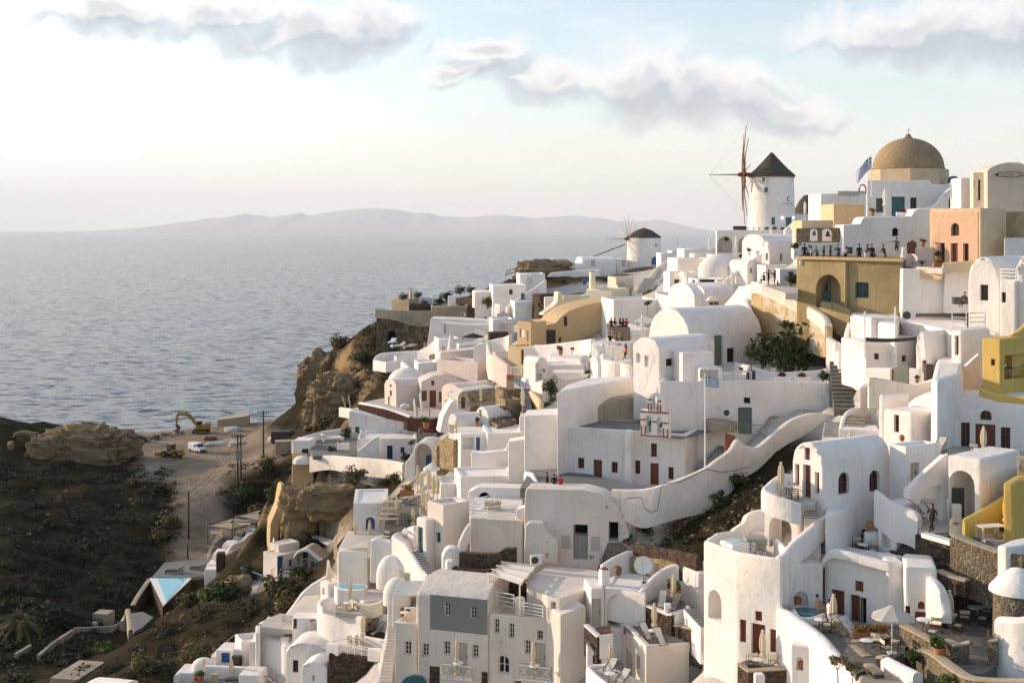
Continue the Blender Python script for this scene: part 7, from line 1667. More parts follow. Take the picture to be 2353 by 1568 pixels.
FB('white wavy wall house with a louvred shutter',140,114.5,-10,[(140,760),(150,400),(200,405),(330,440),(335,370),(440,440),(500,560),(560,660),(610,700),(610,780),(300,760)],1.6,bev=.3,ops=[('R','sw',186,245,480,640)])
WL('white looping parapet of the restaurant terrace',[(150,405,115),(200,380,117),(300,345,118.5),(420,310,119),(520,280,117)],.5,dn=1.6,group=WG);WL('white inner parapet curling down to the green door steps',[(330,380,114.4),(360,345,115.5),(420,335,116),(515,330,115)],.45,dn=1.5,group=WG)
PR('chair','wooden chair on the looping restaurant terrace',285,410,Y=116.5);PR('table','round white table on the looping restaurant terrace',440,390,Y=115.4)
VR('rounded white oven like dome beside the pool terrace',320,700,111.5,2.6,2,1.9,0);B('white louvred box house above the slatted pergola',420,109,760,665,-16,u2=615,D=2,dn=3,par=0,ops=[('R','sg',425,545,675,752)]);VR('white rounded roof edge by the slatted pergola',370,850,108,2.4,2,1.5,0);B('white small house with a shaded window under the rounded roof',285,108,1000,830,-6,u2=400,D=3,dn=3,par=0,bev=.3,ops=[('R','wn',342,368,890,945)])
c10()
PB('white round plunge tub on the stepped terrace',None,[(1945,775),(1965,800),(2030,812),(2180,808),(2225,780),(2200,755),(1980,752)],.7,v=780,Y=115,dn=1.5,name='plunge_tub',cat='hot tub',group='hot tubs',bev=.1,tp=False);FL('pool_water',zat(780,115)+.03,[(1975,772),(2000,792),(2100,797),(2200,788),(2190,765),(2000,757)],'pool_water',.05,tp=False)
WL('white curved bench wall around the plunge tub terrace',[(2090,880,113.6),(2160,915,112.6),(2260,920,112),(2340,890,112)],.5,dn=1.2,m='cream',group=None);FL('terrace_floor',zat(985,112),[(1850,960),(1960,985),(2180,1010),(2370,960),(2370,870),(2000,830),(1860,900)],'light_floor',.4);PB('white landing under the rounded dome',None,[(2100,860),(2180,905),(2370,880),(2370,780),(2220,800)],1.1,v=880,Y=113.5,dn=1.5,tp=False)
WL('white round ended terrace parapet with a small palm',[(2180,1022,111),(2060,1000,112.3),(1920,978,113.6),(1838,940,115),(1835,900,116.5),(1900,870,118),(2030,840,119)],.5,dn=3.2,group=WG)
PT('parasol','folded ochre parasol by the plunge tub',2076,725,113.8,2.2);PR('spiky','small green palm inside the round ended parapet',1895,965,Y=114.8,sc=.6);PR('table','round white table on the plunge tub terrace',2052,985,Y=112.8,sc=1.1)
for i,(u_,v_,r2) in enumerate([(1990,985,250),(2065,1005,20),(2120,975,100)]):PR('chair',('slim chair seaward of the tub terrace table','slim chair in front of the tub terrace table','slim chair on the bench side of the tub terrace table')[i],u_,v_,Y=112.4,rz=r2,sc=.9)
B('white cube room behind the round ended parapet',1900,118,860,760,40,u2=2010,u0=1828,dn=3,par=0,bev=.2,ops=[('L','sg',1850,1868,790,850)]);WL('white rising parapet above the sloping awning',[(1560,1000,121.5),(1620,920,122),(1680,830,122.4),(1760,760,122.6),(1880,690,122.8)],.5,dn=1.6,**W4);FB('white stepped gable wall by the parapet bend',1880,123,0,[(1875,720),(1885,570),(1900,575),(1912,640),(1935,680),(1935,720)],.6,**W1)
FL('terrace_floor',zat(1100,118),[(1340,1110),(1540,1130),(1830,1130),(1830,1010),(1500,1000),(1380,1050)],'light_floor',.4);PB('white seaward terrace house block with slatted chairs',None,[(1340,1125),(1540,1140),(1560,1095),(1360,1085)],2.5,v=1125,Y=119,dn=3,par=0)
for i,(u_,v_) in enumerate([(1385,1085),(1440,1080)]):PR('lounger_white',('white slatted seat on the seaward terrace','second white slatted seat on the seaward terrace')[i],u_,v_,Y=120.5,rz=60,sc=.7)
PT('parasol','folded ochre parasol top beside the sloping awning',1526,1015,119.5,1.3);PT('parasol','folded ochre parasol top by the white slatted seats',1407,1075,119.5,1.3)
B('white arched entrance house under the sloping awning',1600,116.5,1130,1040,0,u2=1830,D=2,dn=3,par=0,ops=[('R','vo',1600+10,1640,1045,1125),('R','wd',1752,1790,1028+20,1062)])
B('white flat roofed house with a long bare side wall',1545,116,1500,1255,40,u2=1820,u0=1330,dn=5,par=0,bev=.3);PB('white roof house behind the long bare side wall',None,[(1340,1190),(1530,1260),(1790,1170),(1700,1130),(1400,1130)],1.2,v=1200,Y=118.5,dn=3,tp=False)
B('white vaulted gable house with two square windows',1545,112.5,1600,1330,-8,u2=1905,D=8,roof='vR',rise=1.05,dn=4,bev=.2,ops=[('R','wd',1604,1652,1380,1482),('R','wn',1708,1758,1405,1442)]);B('small white vaulted annex with a shuttered window',1678,109.5,1640,1460,-8,u2=1890,D=3,roof='vR',rise=.75,dn=4,bev=.2,ops=[('R','sg',1770,1785,1500,1550)])
FB('dark lava stone terrace front under the X railed terrace',1895,109,-9,[(1895,1500),(1898,1325),(2330,1385),(2325,1540),(2280,1535)],1.0,'stone_dark',name='wall',cat='wall',group=SG,dn=1);FL('terrace_floor',zat(1330,110),[(1900,1330),(2240,1375),(2320,1370),(2370,1150),(2200,1120),(1960,1210)],'light_floor',.4)
WL('white parapet piece at the seaward end of the X railing',[(1893,1235,109.6,1330),(1990,1250,109,1340)],.5,**W4);WL('white pier at the stair end of the X railing',[(2230,1280,107.8,1380),(2322,1285,107.3,1390)],.5,**W4);railing('white X railing between two white piers over the lava wall',[(1995,1325,109),(2228,1355,107.8)],.85,style='x',step=.75)
PT('parasol','folded cream parasol leaning over the X railed terrace',2180,1020,109.5,2.65);PR('wtable_white','long white table on the X railed terrace',2010,1270,Y=110.5,rz=20);PR('chair','beige chair at the long white table',2085,1270,Y=110.2,rz=60);PR('chair','beige chair by the leaning parasol',2150,1260,Y=110,rz=80)
PR('deck','white deck chair beside the dry flower bed',2245,1150,Y=111.8,rz=-60);PR('deck','white deck chair nearer the cream steps',2300,1175,Y=111.2,rz=-60);PR('tree_dry','thin leafless young tree behind the deck chairs',2245,1065,Y=113.5,sc=.45);PR('planter','orange flower bed behind the deck chairs',2200,1110,Y=113,sc=1.1);PR('pot_orange','terracotta pot with orange flowers at the terrace corner',2110,1130,Y=112.5,sc=.7)
WL('white arched parapet behind the deck chairs',[(2175,1040,112.6),(2200,985,113),(2240,968,113.2),(2370,1010,111.8)],.4,dn=1.6,group=WG);WL('white terrace side wall with little vents',[(2085,1155,111.6),(2230,1190,110),(2370,1215,109)],.4,dn=1.2,**W4)
FB('white tall flank wall of the bare roofed house terrace',1300,117.5,10,[(1300,1500),(1300,1160),(1345,1160),(1345,1500)],2.5,group=WG,name='wall',cat='wall');PB('white open cistern house at the seaward corner',None,[(1130,1165),(1185,1225),(1320,1205),(1310,1150)],2.6,v=1180,Y=121,dn=3,par=.7,bev=.12);
for i,(u0,u1,vt,vb,Y_,lb) in enumerate([(1115,1215,1290,1400,119.5,'white pier block below the open cistern'),(975,1110,1298,1420,121,'white block house with a blue shutter'),(935,985,1345,1430,122,'small white step block seaward of the blue shutter'),(1250,1305,1230,1450,118,'narrow white wall block with a dark slot'),(880,1215,1430,1560,117.5,'white terrace parapet house with a round vent'),(650,800,1480,1640,118.5,'white corner house at the bottom edge'),(1160,1340,1500,1640,115,'white low terrace wall at the bottom edge')]):
 B(lb,u0,Y_,vb,vt,-6,u2=u1,D=2.5 if i != 4 else .5,dn=4,par=.0,bev=.15,ops=[('R','sB',1022,1092,1320,1405)] if i == 1 else ())
VR('white round roof shell beside the blue shutter house',880,1430,119.5,2.2,1.6,.8,0);WL('white crenel parapet at the seaward bottom corner',[(655,1500,118),(700,1460,119.5),(760,1445,120),(780,1420,120.4)],.5,dn=2,**W4);FL('terrace_floor',zat(1560,116.5),[(780,1560),(1200,1568),(1330,1480),(1200,1420),(900,1440)],'grey_floor',.4)
PT('parasol','folded ochre parasol top behind the white parapet',882,1360,118.8,1.9);PT('parasol','folded ochre parasol in front of the blue shutter house',1105,1362,117,2.65);PR('pot_bright','terracotta pot with a round shrub at the bottom terrace',857,1560,Y=116.8,sc=1.1);PR('urn','terracotta jar beside the round shrub pot',812,1560,Y=117,sc=1.1);block('stone_oven','dark stone block under the blue shutter house','block',1150,1400,119,.9,.6,.6,'stone_dark');PR('lounger','dark wicker lounger on the bottom terrace',1130,1555,Y=116,rz=10,sc=.8);block('wine_crate','wooden crate leaning on the terrace parapet','crate',970,1545,116.4,.6,.4,.6,'wood_pale');PR('deck','dark wood deck chair at the bottom edge by the bare wall',1432,1590,Y=113.5,rz=150)
chimney('dark glass lantern chimney on the white roof',1757,1062,116,.9,.4,'metal_grey')
WL('white roof strip at the bottom edge of the valley',[(-20,1535,121),(120,1545,120),(265,1560,118.5)],2.2,dn=3,sm=False,group=WG,tp=False)
wire('orange rail slanting up from the white step block',[(935,1340,122.5),(1130,1175,123.5)],.04,'ochre','handrail',cat='rail')
# cave houses with blue doors
B('weathered white hut with a blue door',1480,158,690,530,44,u2=1665,u0=1365,m='white_peel',dn=3,par=.05,bev=.2,ops=[('R','dB',1484,1530,532,692),('R','sB',1575,1602,560,620)]);B('weathered white upper box on the blue door hut',1490,160,560,445,44,u2=1660,D=2,m='white_peel',dn=1,par=.05,tp=False)
FB('old stone cave house with a white arched brow and blue doors',1625,158.5,-12,[(1620,690),(1625,530),(1650,490),(1700,470),(1740,475),(1780,510),(1830,545),(1885,560),(1890,640),(1800,680)],3,'wall_tan',ops=[('R','dB',1692,1730,560,675),('R','sB',1642,1668,555,640),('R','sB',1752,1782,575,640),('R','wd',1688,1730,500,552),('R','sB',1805,1830,600,640)])
WL('white arched brow moulding of the old cave house',[(1622,530,158.2),(1650,488,158),(1700,468,157.8),(1740,474,157.6),(1780,508,157.4),(1830,545,157.2),(1885,558,157)],.6,dn=.35,group=None,tp=False)
PB('long stone store house with a flat pale roof',None,[(1548,345),(1600,345),(1905,440),(1950,405),(1620,305)],2.6,v=390,Y=166,m='stone_fort',dn=3);PB('pale roof slab of the long stone store house',None,[(1550,338),(1600,342),(1905,434),(1948,400),(1618,300)],.25,v=384,Y=166,m='white_old',dn=0,tp=False,name='roof_slab',cat='roof',group=None)
WL('rubble terrace wall above the long stone store house',[(1640,190,172,290),(1800,220,170,320),(1960,270,168,360),(2080,320,165,400)],.8,m='stone_fort',group=SG);block('white_tub','white barrel beside the blue door hut','barrel',1560,700,157,.7,.7,.7,'white_paint',0,.1);PR('table','small white table before the blue door hut',1437,680,Y=156.5)
ST('blue railed concrete steps down the gully',(1340,900,150),(1395,740,158),1.2,14,'concrete','concrete');wire('blue handrail of the gully path',[(1185,625,166),(1355,690,158),(1310,860,152),(1275,920,149),(1300,1070,143)],.07,'blue','handrail',cat='rail')
# pool terraces
c10()
ZP=zat(640,192)
FL('pool_deck',ZP,[(455,705),(560,585),(700,570),(890,555),(890,690),(770,705)],'grey_floor',.5);FL('pool_water',ZP-.06,[(500,712),(748,700),(575,905)],'pool_water',.3,tp=False)
PB('white edged infinity pool basin with a sloping point',ZP-.12,[(440,712),(780,700),(545,935)],3.5,'stone_dark',dn=3,name='swimming_pool',cat='pool',group=None,bev=.03,tp=False);FL('pool_edge',ZP-.1,[(438,712),(470,703),(790,698),(760,730),(548,938)],'white_paint',.15,tp=False)
PR('lounger','dark sunbed on the pool deck',640,670,z=ZP,rz=8,sc=1.35);PR('lounger','second dark sunbed at the steps end of the pool deck',835,640,z=ZP,rz=5,sc=1.2)
WL('dark stone rim wall round the far side of the pool deck',[(560,585,205),(640,588,203),(780,565,206),(890,550,207)],.6,dn=1.4,**W6,capmat='concrete')
WL('curved dark stone wall dropping under the infinity pool',[(440,715,187.5),(400,770,185),(345,850,181),(300,930,177)],.6,dn=4,m='stone_dark',group=SG,capmat='concrete');FL('lower_deck',zat(1060,168),[(270,1000),(380,985),(470,1030),(380,1110),(310,1150)],'grey_floor',.4);WL('tan retaining wall beside the lower grey deck',[(215,1060,172,1230),(260,960,176,1150),(290,1130,168,1260)],.8,m='concrete',sm=False)
for i,(u0,v0,u1,v1,Y_) in enumerate([(885,585,995,640,186),(900,560,1040,600,188),(950,470,1070,520,190),(1030,400,1120,440,193),(1090,370,1230,420,195),(1220,300,1330,345,198),(1330,230,1440,275,202),(1430,185,1490,215,206)]):
 PB(('lowest white step house of the pool cascade','second white step of the pool cascade','third white step of the pool cascade with glass side','fourth white step of the pool cascade','white plunge pool step of the cascade','white upper plunge pool step of the cascade','white topmost plunge pool step of the cascade','white top landing of the pool cascade')[i],None,[(u0,v1),(u1,v1),(u1+40,v0),(u0+40,v0)],3.2,v=v1,Y=Y_,dn=4,par=0,bev=.1)
 if i >= 4 and i < 7:z_=zat(v1,Y_)+.03;FL('pool_water',z_,[(u0+20,v1-6),(u1-5,v1-6),(u1+30,v0+8),(u0+48,v0+8)],'pool_water',.05,tp=False)
bm=nb();q_=[P(905,570,188),P(975,420,194),P(1030,375,196)];o_=q_[0].copy()
for p,q in zip(q_,q_[1:]):NF(bm)([NV(bm)(x) for x in (p-o_,q-o_,q-o_+Vt((0,0,1.0)),p-o_+Vt((0,0,1.0)))])
SLD(bm,.02);tag(obj('glass_screen',bm,'clear_glass',None,o_),'clear glass balustrade beside the white pool cascade','glass screen')
WL('white wavy parapet of the pool cascade',[(1070,510,184),(1110,440,187),(1200,400,190),(1250,350,193),(1330,325,196),(1425,310,199)],.6,dn=2.2,group=WG);WL('tan concrete retaining wall under the wavy parapet',[(1000,525,181),(1060,520,183),(1200,440,188),(1300,400,191),(1420,390,194)],.8,dn=4,m='concrete',sm=False);block('stone_pier','dark stone pier at the foot of the tan concrete wall','pier',1020,640,181,1.0,1.2,2.4,'stone_dark')
for k,(q4,lb) in enumerate((([(905,282),(1110,318),(1310,262),(1130,222)],'dark framed pergola with a tan fabric roof near the pool cascade'),([(1145,205),(1330,245),(1485,185),(1390,145)],'second dark framed pergola with a tan fabric roof'))):
 z_=zat(282,200) if k == 0 else zat(230,208);q=[G(u,v,z_) for u,v in q4];o_=q[0].copy();q=[p-o_ for p in q];r_=empty('shade_pergola',o_,0,lb,'pergola','tan roofed pergolas by the pool');c_=sum(q,Vt())/4
 bm=nb()
 for i in range(4):
  a,b2=q[i],q[(i+1) % 4];NF(bm)([NV(bm)(p) for p in (a,b2,b2.lerp(c_,.82)+Vt((0,0,.35)),a.lerp(c_,.82)+Vt((0,0,.35)))])
 SLD(bm,.04);obj('fabric_roof',bm,'shade_tan',r_,smooth=0);bm=nb()
 for i in range(4):tube(bm,[q[i],q[(i+1) % 4]],.14,4);tube(bm,[q[i],q[i].lerp(c_,.82)+Vt((0,0,.38))],.07,4)
 obj('frame',bm,'iron',r_,smooth=0)
 for i in range(4):bm=nb();tube(bm,[q[i],q[i]-Vt((0,0,3.0))],.17,4);obj('post',bm,'iron',r_,smooth=0)
 FL('terrace_floor',z_-3,q4 if False else [(u,v+45) for u,v in q4],'stone_floor',.5)
for i,(u_,v_) in enumerate([(985,385),(1060,360),(1140,360),(1190,365),(1210,315)]):PR('wtable',('wooden table under the tan pergola, outer corner','wooden table under the tan pergola beside the outer one','wooden table at the middle of the tan pergola','wooden table near the plunge pool step','wooden table between the two tan pergolas')[i],u_,v_,Y=198,sc=1.2)
person('bather sitting on the rim of the topmost plunge pool',1405,262,202,'skin','cloth_black','sit',rz=-60);wire('grey pipe running up the ochre wall',[(1445,450,173),(1475,250,176),(1505,0,180)],.09,'metal_grey','drainpipe',cat='pipe')
FB('tall ochre wall column beside the pool cascade',1408,174,16,[(1405,470),(1420,270),(1480,130),(1500,0),(1515,-40),(1555,-30),(1560,60),(1530,180),(1500,300),(1480,470)],4,'ochre',name='wall',cat='wall',group=None,bev=.3,dn=3)
wire('thin cable over the ochre wall column',[(1500,-15,181),(1545,-35,180)],.05,'wood_pale','cable')
# ================================================================ terrain
d0()
ROCK=[]
def gr(*pts):
 for (u,v,Y) in pts:p=P(u,v,Y);TP.append((p.x,p.y,p.z));ROCK.append((p.x,p.y))
def gw(*pts):
 for p in pts:TP.append(p);ROCK.append(p[:2])
gr((320,1012,272),(450,1000,280),(600,985,290),(680,990,286),(540,1040,259),(660,1040,258),(400,1045,257),(335,1030,264),(470,985,289),(610,965,300),(520,965,300),(360,1000,280),(660,960,300))
gr((470,1080,240),(440,1150,225),(440,1250,210),(440,1290,204),(500,1100,236),(480,1180,222),(560,1080,236))
gr((0,1050,246),(80,1045,250),(150,1048,250),(300,1052,254),(0,1150,217),(200,1150,225),(350,1150,227),(0,1250,193),(200,1250,202),(370,1250,209),(0,1400,170),(150,1400,176),(280,1400,182),(0,1560,148),(150,1560,153),(80,1480,160),(250,1480,165))
gr((770,1292,146),(735,1312,146),(690,1338,147),(640,1332,150),(600,1326,152.5),(680,1321,156),(640,1319,158),(540,1330,150),(460,1400,143),(380,1450,137),(300,1505,130),(225,1550,125),(600,1350,143),(560,1450,133),(450,1500,127),(640,1430,130),(700,1330,138),(420,1535,123),(330,1548,122.5),(500,1420,139))
gr((620,1100,196),(600,1160,190),(560,1190,196),(660,1060,210),(655,1130,182),(720,1130,168),(800,1120,162),(770,1175,160),(860,1150,150),(690,1200,164),(660,1180,172),(620,1260,158),(570,1285,168))
gr((730,812,284),(760,786,281),(840,745,272),(690,985,284),(702,900,283),(722,850,284),(800,955,232),(860,900,228),(780,985,214),(850,795,262),(870,860,236),(745,930,262),(760,870,271),(780,920,252),(740,955,266),(800,860,260),(830,925,232),(720,985,262),(770,990,222),(700,1010,240))
gr((1480,1240,100.5),(1600,1200,102),(1700,1130,104),(1760,1092,105),(1720,1180,98.5),(1640,1240,97),(1540,1260,98.5),(1480,1285,99),(1650,1170,102.5))
gr((900,800,246),(960,800,243),(840,790,258),(1250,616,276),(1225,628,272),(1205,640,268),(1280,610,279),(870,745,272),(950,690,276),(1100,665,278))
for X in range(-230,260,35):
 if X < -25:gw((X,330,58),(X,385,22),(X,450,-6),(X,560,-14))
 elif X < 20:gw((X,345,70),(X,400,30),(X,470,-6),(X,560,-14))
 else:gw((X,345,96 + .06*X),(X,420,45),(X,500,-6),(X,570,-14))
gw((-118,262,84),(-150,275,85),(-200,280,82),(-240,300,40),(-100,200,75),(-150,220,79),(-90,150,69),(-140,140,70),(-230,200,60),(-60,90,62),(-120,60,60),(-20,85,74),(0,40,84),(30,45,92),(60,60,100),(-40,40,74),(100,100,112),(110,160,122),(110,230,120),(130,60,110),(0,20,96),(80,30,106),(-230,60,40),(250,60,110),(250,250,105))  # leading points: unseen ridge beyond the left frame edge, raised to cast shade
TP[:0]=[(29.5,145,108.5),(31,142,108.5),(30,149,109.5),(28,140,107.5)]
for u_,v_ in ((455,1335),(430,1365),(400,1392),(372,1412),(480,1330)):p_=P(u_,v_,Yon(v_,ZP-.7));TP.append(tuple(p_));ROCK.append(p_[:2])
pts=np.array(TP);
key=np.round(pts[:,:2]/1.5).astype(int);_,idx=np.unique(key,axis=0,return_index=True);pts=pts[np.sort(idx)]
A=np.sqrt(((pts[:,None,:2]-pts[None,:,:2])**2).sum(-1));n=len(pts)
Msys=np.zeros((n+3,n+3));Msys[:n,:n]=A - 4*np.eye(n);Msys[:n,n]=1;Msys[:n,n+1:]=pts[:,:2];Msys[n,:n]=1;Msys[n+1:,:n]=pts[:,:2].T
w=np.linalg.solve(Msys,np.concatenate([pts[:,2],np.zeros(3)]))
st_=1.15
gx=np.arange(-240,260,st_);gy=np.arange(16,570,st_);GX,GY=np.meshgrid(gx,gy);q=np.stack([GX.ravel(),GY.ravel()],1);Z=np.empty(len(q));rk=np.empty(len(q))
rock=np.array(ROCK);built=np.array([p[:2] for p in TP[:len(TP)-len(ROCK)]]) if len(TP) > len(ROCK) else rock
for i in range(0,len(q),8000):
 c=q[i:i+8000];d=np.sqrt(((c[:,None]-pts[None,:,:2])**2).sum(-1));Z[i:i+8000]=d@w[:n]+w[n]+c@w[n+1:]
 dr_=np.sqrt(((c[:,None]-rock[None])**2).sum(-1)).min(1);db=np.sqrt(((c[:,None]-built[None])**2).sum(-1)).min(1);rk[i:i+8000]=np.clip((db-dr_*.55)/3+.4,0,1)
Z=Z.reshape(GX.shape);rk=rk.reshape(GX.shape)
U_=CX+F*GX/GY;V_=HZ-F*(Z-CAMZ)/GY
rk[(U_ < 760) & (V_ > 980) & (V_ < 1335) | (U_ < 560) & (V_ > 1300) | (U_ < 900) & (V_ < 1000) & (GX < 0)]=1
flat=((Z > 72) & (Z < 77.5) & (GY > 236) & (GY < 305) & (U_ > 310) & (U_ < 690)) | ((U_ > 395) & (U_ < 520) & (GY > 198) & (GY <= 240))
amp=np.where(flat,.12,.9)*np.clip(rk+.05,0.05,1)
NZ=np.array([noise.fractal(Vt((x*.11,y*.11,3.1)),.8,2.1,6) for x,y in q]).reshape(GX.shape)
grad=np.hypot(*np.gradient(Z,st_));amp=amp*(1+1.2*np.clip(grad-.5,0,2))
NR=np.array([noise.ridged_multi_fractal(Vt((x*.16,y*.16,z*.12)),.9,2.1,5,1,2) for (x,y),z in zip(q,Z.ravel())]).reshape(GX.shape)-1.1
Z=Z+NZ*amp+NR*np.clip(rk,0,1)*np.where(flat,.03,.45+.9*np.clip(grad-.5,0,1.5))
for poly,zc in CARVE:
 P2=np.array(poly);x0,y0=P2.min(0)-.7;x1,y1=P2.max(0)+.7
 i0,i1=np.searchsorted(gx,[x0,x1]);j0,j1=np.searchsorted(gy,[y0,y1])
 if i1 <= i0 or j1 <= j0:continue
 sx,sy=GX[j0:j1,i0:i1],GY[j0:j1,i0:i1];ins=np.zeros(sx.shape,bool);k=len(P2)
 ctr=P2.mean(0);P3=ctr+(P2-ctr)*(1+.5/max(1.0,np.abs(P2-ctr).max()))
 for a in range(k):
  (ax,ay),(bx_,by_)=P3[a],P3[(a+1) % k]
  cond=((ay > sy) != (by_ > sy)) & (sx < (bx_-ax)*(sy-ay)/((by_-ay) if by_ != ay else 1e-9)+ax);ins ^= cond
 Z[j0:j1,i0:i1]=np.where(ins,np.minimum(Z[j0:j1,i0:i1],zc),Z[j0:j1,i0:i1])
ny_,nx_=GX.shape
me=bpy.data.meshes.new('terrain');vv=np.stack([GX.ravel(),GY.ravel(),Z.ravel()],1)
ii=(np.arange(ny_-1)[:,None]*nx_+np.arange(nx_-1)[None]).ravel();ff=np.stack([ii,ii+1,ii+nx_+1,ii+nx_],1)
me.vertices.add(len(vv));me.vertices.foreach_set('co',vv.ravel());me.loops.add(ff.size);me.loops.foreach_set('vertex_index',ff.ravel().astype(np.int32));me.polygons.add(len(ff));me.polygons.foreach_set('loop_start',np.arange(0,ff.size,4,dtype=np.int32));me.polygons.foreach_set('loop_total',np.full(len(ff),4,dtype=np.int32));me.update();me.validate()
me.polygons.foreach_set('use_smooth',np.ones(len(ff),bool))
at=me.attributes.new('rock','FLOAT','POINT');at.data.foreach_set('value',rk.ravel().astype(np.float32));at=me.attributes.new('lot','FLOAT','POINT')
lot=flat.astype(float)
for _ in range(2):lot=(lot+np.roll(lot,1,0)+np.roll(lot,-1,0)+np.roll(lot,1,1)+np.roll(lot,-1,1))/5
at.data.foreach_set('value',lot.ravel().astype(np.float32))
m,nt,b=new_mat('terrain');p=geo_pos(nt);n1=noise_n(nt,p,.09,6,.65);n2=noise_n(nt,p,.9,5,.7);n3=noise_n(nt,p,5,3,.6)
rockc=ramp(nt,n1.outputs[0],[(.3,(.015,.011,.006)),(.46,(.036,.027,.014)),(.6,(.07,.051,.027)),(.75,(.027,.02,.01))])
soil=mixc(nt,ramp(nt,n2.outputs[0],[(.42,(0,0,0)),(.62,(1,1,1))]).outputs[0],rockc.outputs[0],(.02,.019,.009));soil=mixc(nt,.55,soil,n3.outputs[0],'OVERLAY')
sepn=nd(nt,'ShaderNodeSeparateXYZ');geo_=nd(nt,'ShaderNodeNewGeometry');LK(nt,geo_.outputs['Normal'],sepn.inputs[0])
steep=ramp(nt,sepn.outputs[2],[(.45,(1,1,1)),(.72,(0,0,0))])
mp=nd(nt,'ShaderNodeMapping');mp.inputs['Scale'].default_value=(.35,.35,1.2);LK(nt,p,mp.inputs[0]);nl=noise_n(nt,mp.outputs[0],.8,6,.7)
cliff=ramp(nt,nl.outputs[0],[(.3,(.10,.068,.038)),(.45,(.27,.185,.10)),(.6,(.36,.255,.145)),(.75,(.17,.12,.068))])
soil=mixc(nt,steep.outputs[0],soil,cliff.outputs[0])
vil=mixc(nt,n2.outputs[0],(.42,.38,.33),(.62,.59,.54))
ar=nd(nt,'ShaderNodeAttribute',attribute_name='rock');al=nd(nt,'ShaderNodeAttribute',attribute_name='lot')
col=mixc(nt,ar.outputs['Fac'],vil,soil);n5=noise_n(nt,p,.16,5,.6)
dirt=ramp(nt,n5.outputs[0],[(.35,(.20,.155,.11)),(.65,(.36,.285,.205))])
col=mixc(nt,al.outputs['Fac'],col,mixc(nt,.3,dirt.outputs[0],n3.outputs[0],'OVERLAY'))
LK(nt,col,b.inputs['Base Color']);b.inputs['Roughness'].default_value=1;b.inputs['Specular IOR Level'].default_value=.05;ad=nd(nt,'ShaderNodeMath',operation='ADD');LK(nt,n2.outputs[0],ad.inputs[0]);LK(nt,nl.outputs[0],ad.inputs[1]);bump(nt,b,ad.outputs[0],.8,.6)
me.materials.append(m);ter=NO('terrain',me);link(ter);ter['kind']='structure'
def tz(x,y):
 i=(x-gx[0])/st_;j=(y-gy[0])/st_;i0,j0=int(np.clip(i,0,nx_-2)),int(np.clip(j,0,ny_-2));a,c=i-i0,j-j0
 return Z[j0,i0]*(1-a)*(1-c)+Z[j0,i0+1]*a*(1-c)+Z[j0+1,i0]*(1-a)*c+Z[j0+1,i0+1]*a*c
def hit(u,v,y0=60,y1=340):
 kx,kz=KX(u),KZ(v);y=y0
 while y < y1 and CAMZ+kz*y > tz(kx*y,y):y += 3
 y -= 3
 while y < y1 and CAMZ+kz*y > tz(kx*y,y):y += .4
 return Vt((kx*y,y,tz(kx*y,y)))
def on(kind,label,u,v,sc=1,rz=0,y0=60,**k):
 return PROTO[kind].put(hit(u,v,y0),R(rz),label,k.get('group',GRP[kind]),sc)
# rock mound and ruined arch on the ridge
def boulder(name,label,c,rx,ry,rz_,seed,mat='cliff_rock',cat='rock',kind=None,a=0,group=None,sub=84,amp=.3):
 bm=nb();ellip(bm,(0,0,0),1,1,1,sub,sub//2)
 for v in bm.verts:
  d=v.co.normalized();w3=Vt((d.x*rx,d.y*ry,d.z*rz_*1.7))*.16+Vt((seed,0,0));q=.72+amp*.8*noise.ridged_multi_fractal(w3*1.5,.8,2.2,6,1,2)*.5+.12*noise.fractal(w3*4,.6,2.1,4)+.25*abs(noise.noise(d*1.1+Vt((0,seed,0))))-.05*abs(sin(d.z*rz_*2.1+2*noise.noise(w3*2)))
  e=Vt([math.copysign(abs(x)**.72,x) for x in d]);v.co=Vt((e.x*rx*q,e.y*ry*q,e.z*rz_*q))
 o=obj(name,bm,mat,None,c,R(a),smooth=28);return tag(o,label,cat,group,kind)
m,nt,b=new_mat('cliff_rock');p=geo_pos(nt);mp=nd(nt,'ShaderNodeMapping');mp.inputs['Scale'].default_value=(.3,.3,1.3);LK(nt,p,mp.inputs[0]);nl=noise_n(nt,mp.outputs[0],.7,7,.7);n3=noise_n(nt,p,2.5,4)
LK(nt,mixc(nt,.4,ramp(nt,nl.outputs[0],[(.3,(.11,.074,.042)),(.45,(.26,.18,.10)),(.62,(.34,.245,.145)),(.78,(.14,.10,.057))]).outputs[0],n3.outputs[0],'OVERLAY'),b.inputs['Base Color']);b.inputs['Roughness'].default_value=1;b.inputs['Specular IOR Level'].default_value=.05;bump(nt,b,nl.outputs[0],.9,.8)
boulder('rock_outcrop','long pale brown rock outcrop on the ridge against the sea',P(200,1033,253),10.8,5.5,5.2,2.3,a=4)
boulder('rock_outcrop','lower rock shoulder beside the ruined arch',P(110,1035,250),4.5,3.5,3.6,5.1);boulder('rock_outcrop','rocky brow of the cliff end facing the lot',P(735,900,281),5.5,7,9.5,7.7);boulder('rock_outcrop','brown rock ledge beneath the white seaward houses',P(790,945,247),8,8,8,3.9);boulder('rock_outcrop','pale rock knob in the gully above the spur',P(545,1345,150),1.8,1.6,1.3,9.1);boulder('rock_outcrop','tan rock bulk under the long battered wall',P(775,1150,166),5.5,2.5,2.6,4.4);boulder('rock_outcrop','eroded tan rock wall beside the rubble terrace',P(690,1180,169),3,2.5,4.2,6.2)
boulder('rock_outcrop','rough brown rock lump on the seaward point',P(1250,622,278),7,5,2.6,8.8);boulder('boulder','round dark boulder on top of the seaward point',P(1250,605,277),1.6,1.5,1.1,1.2,'stone_fort')
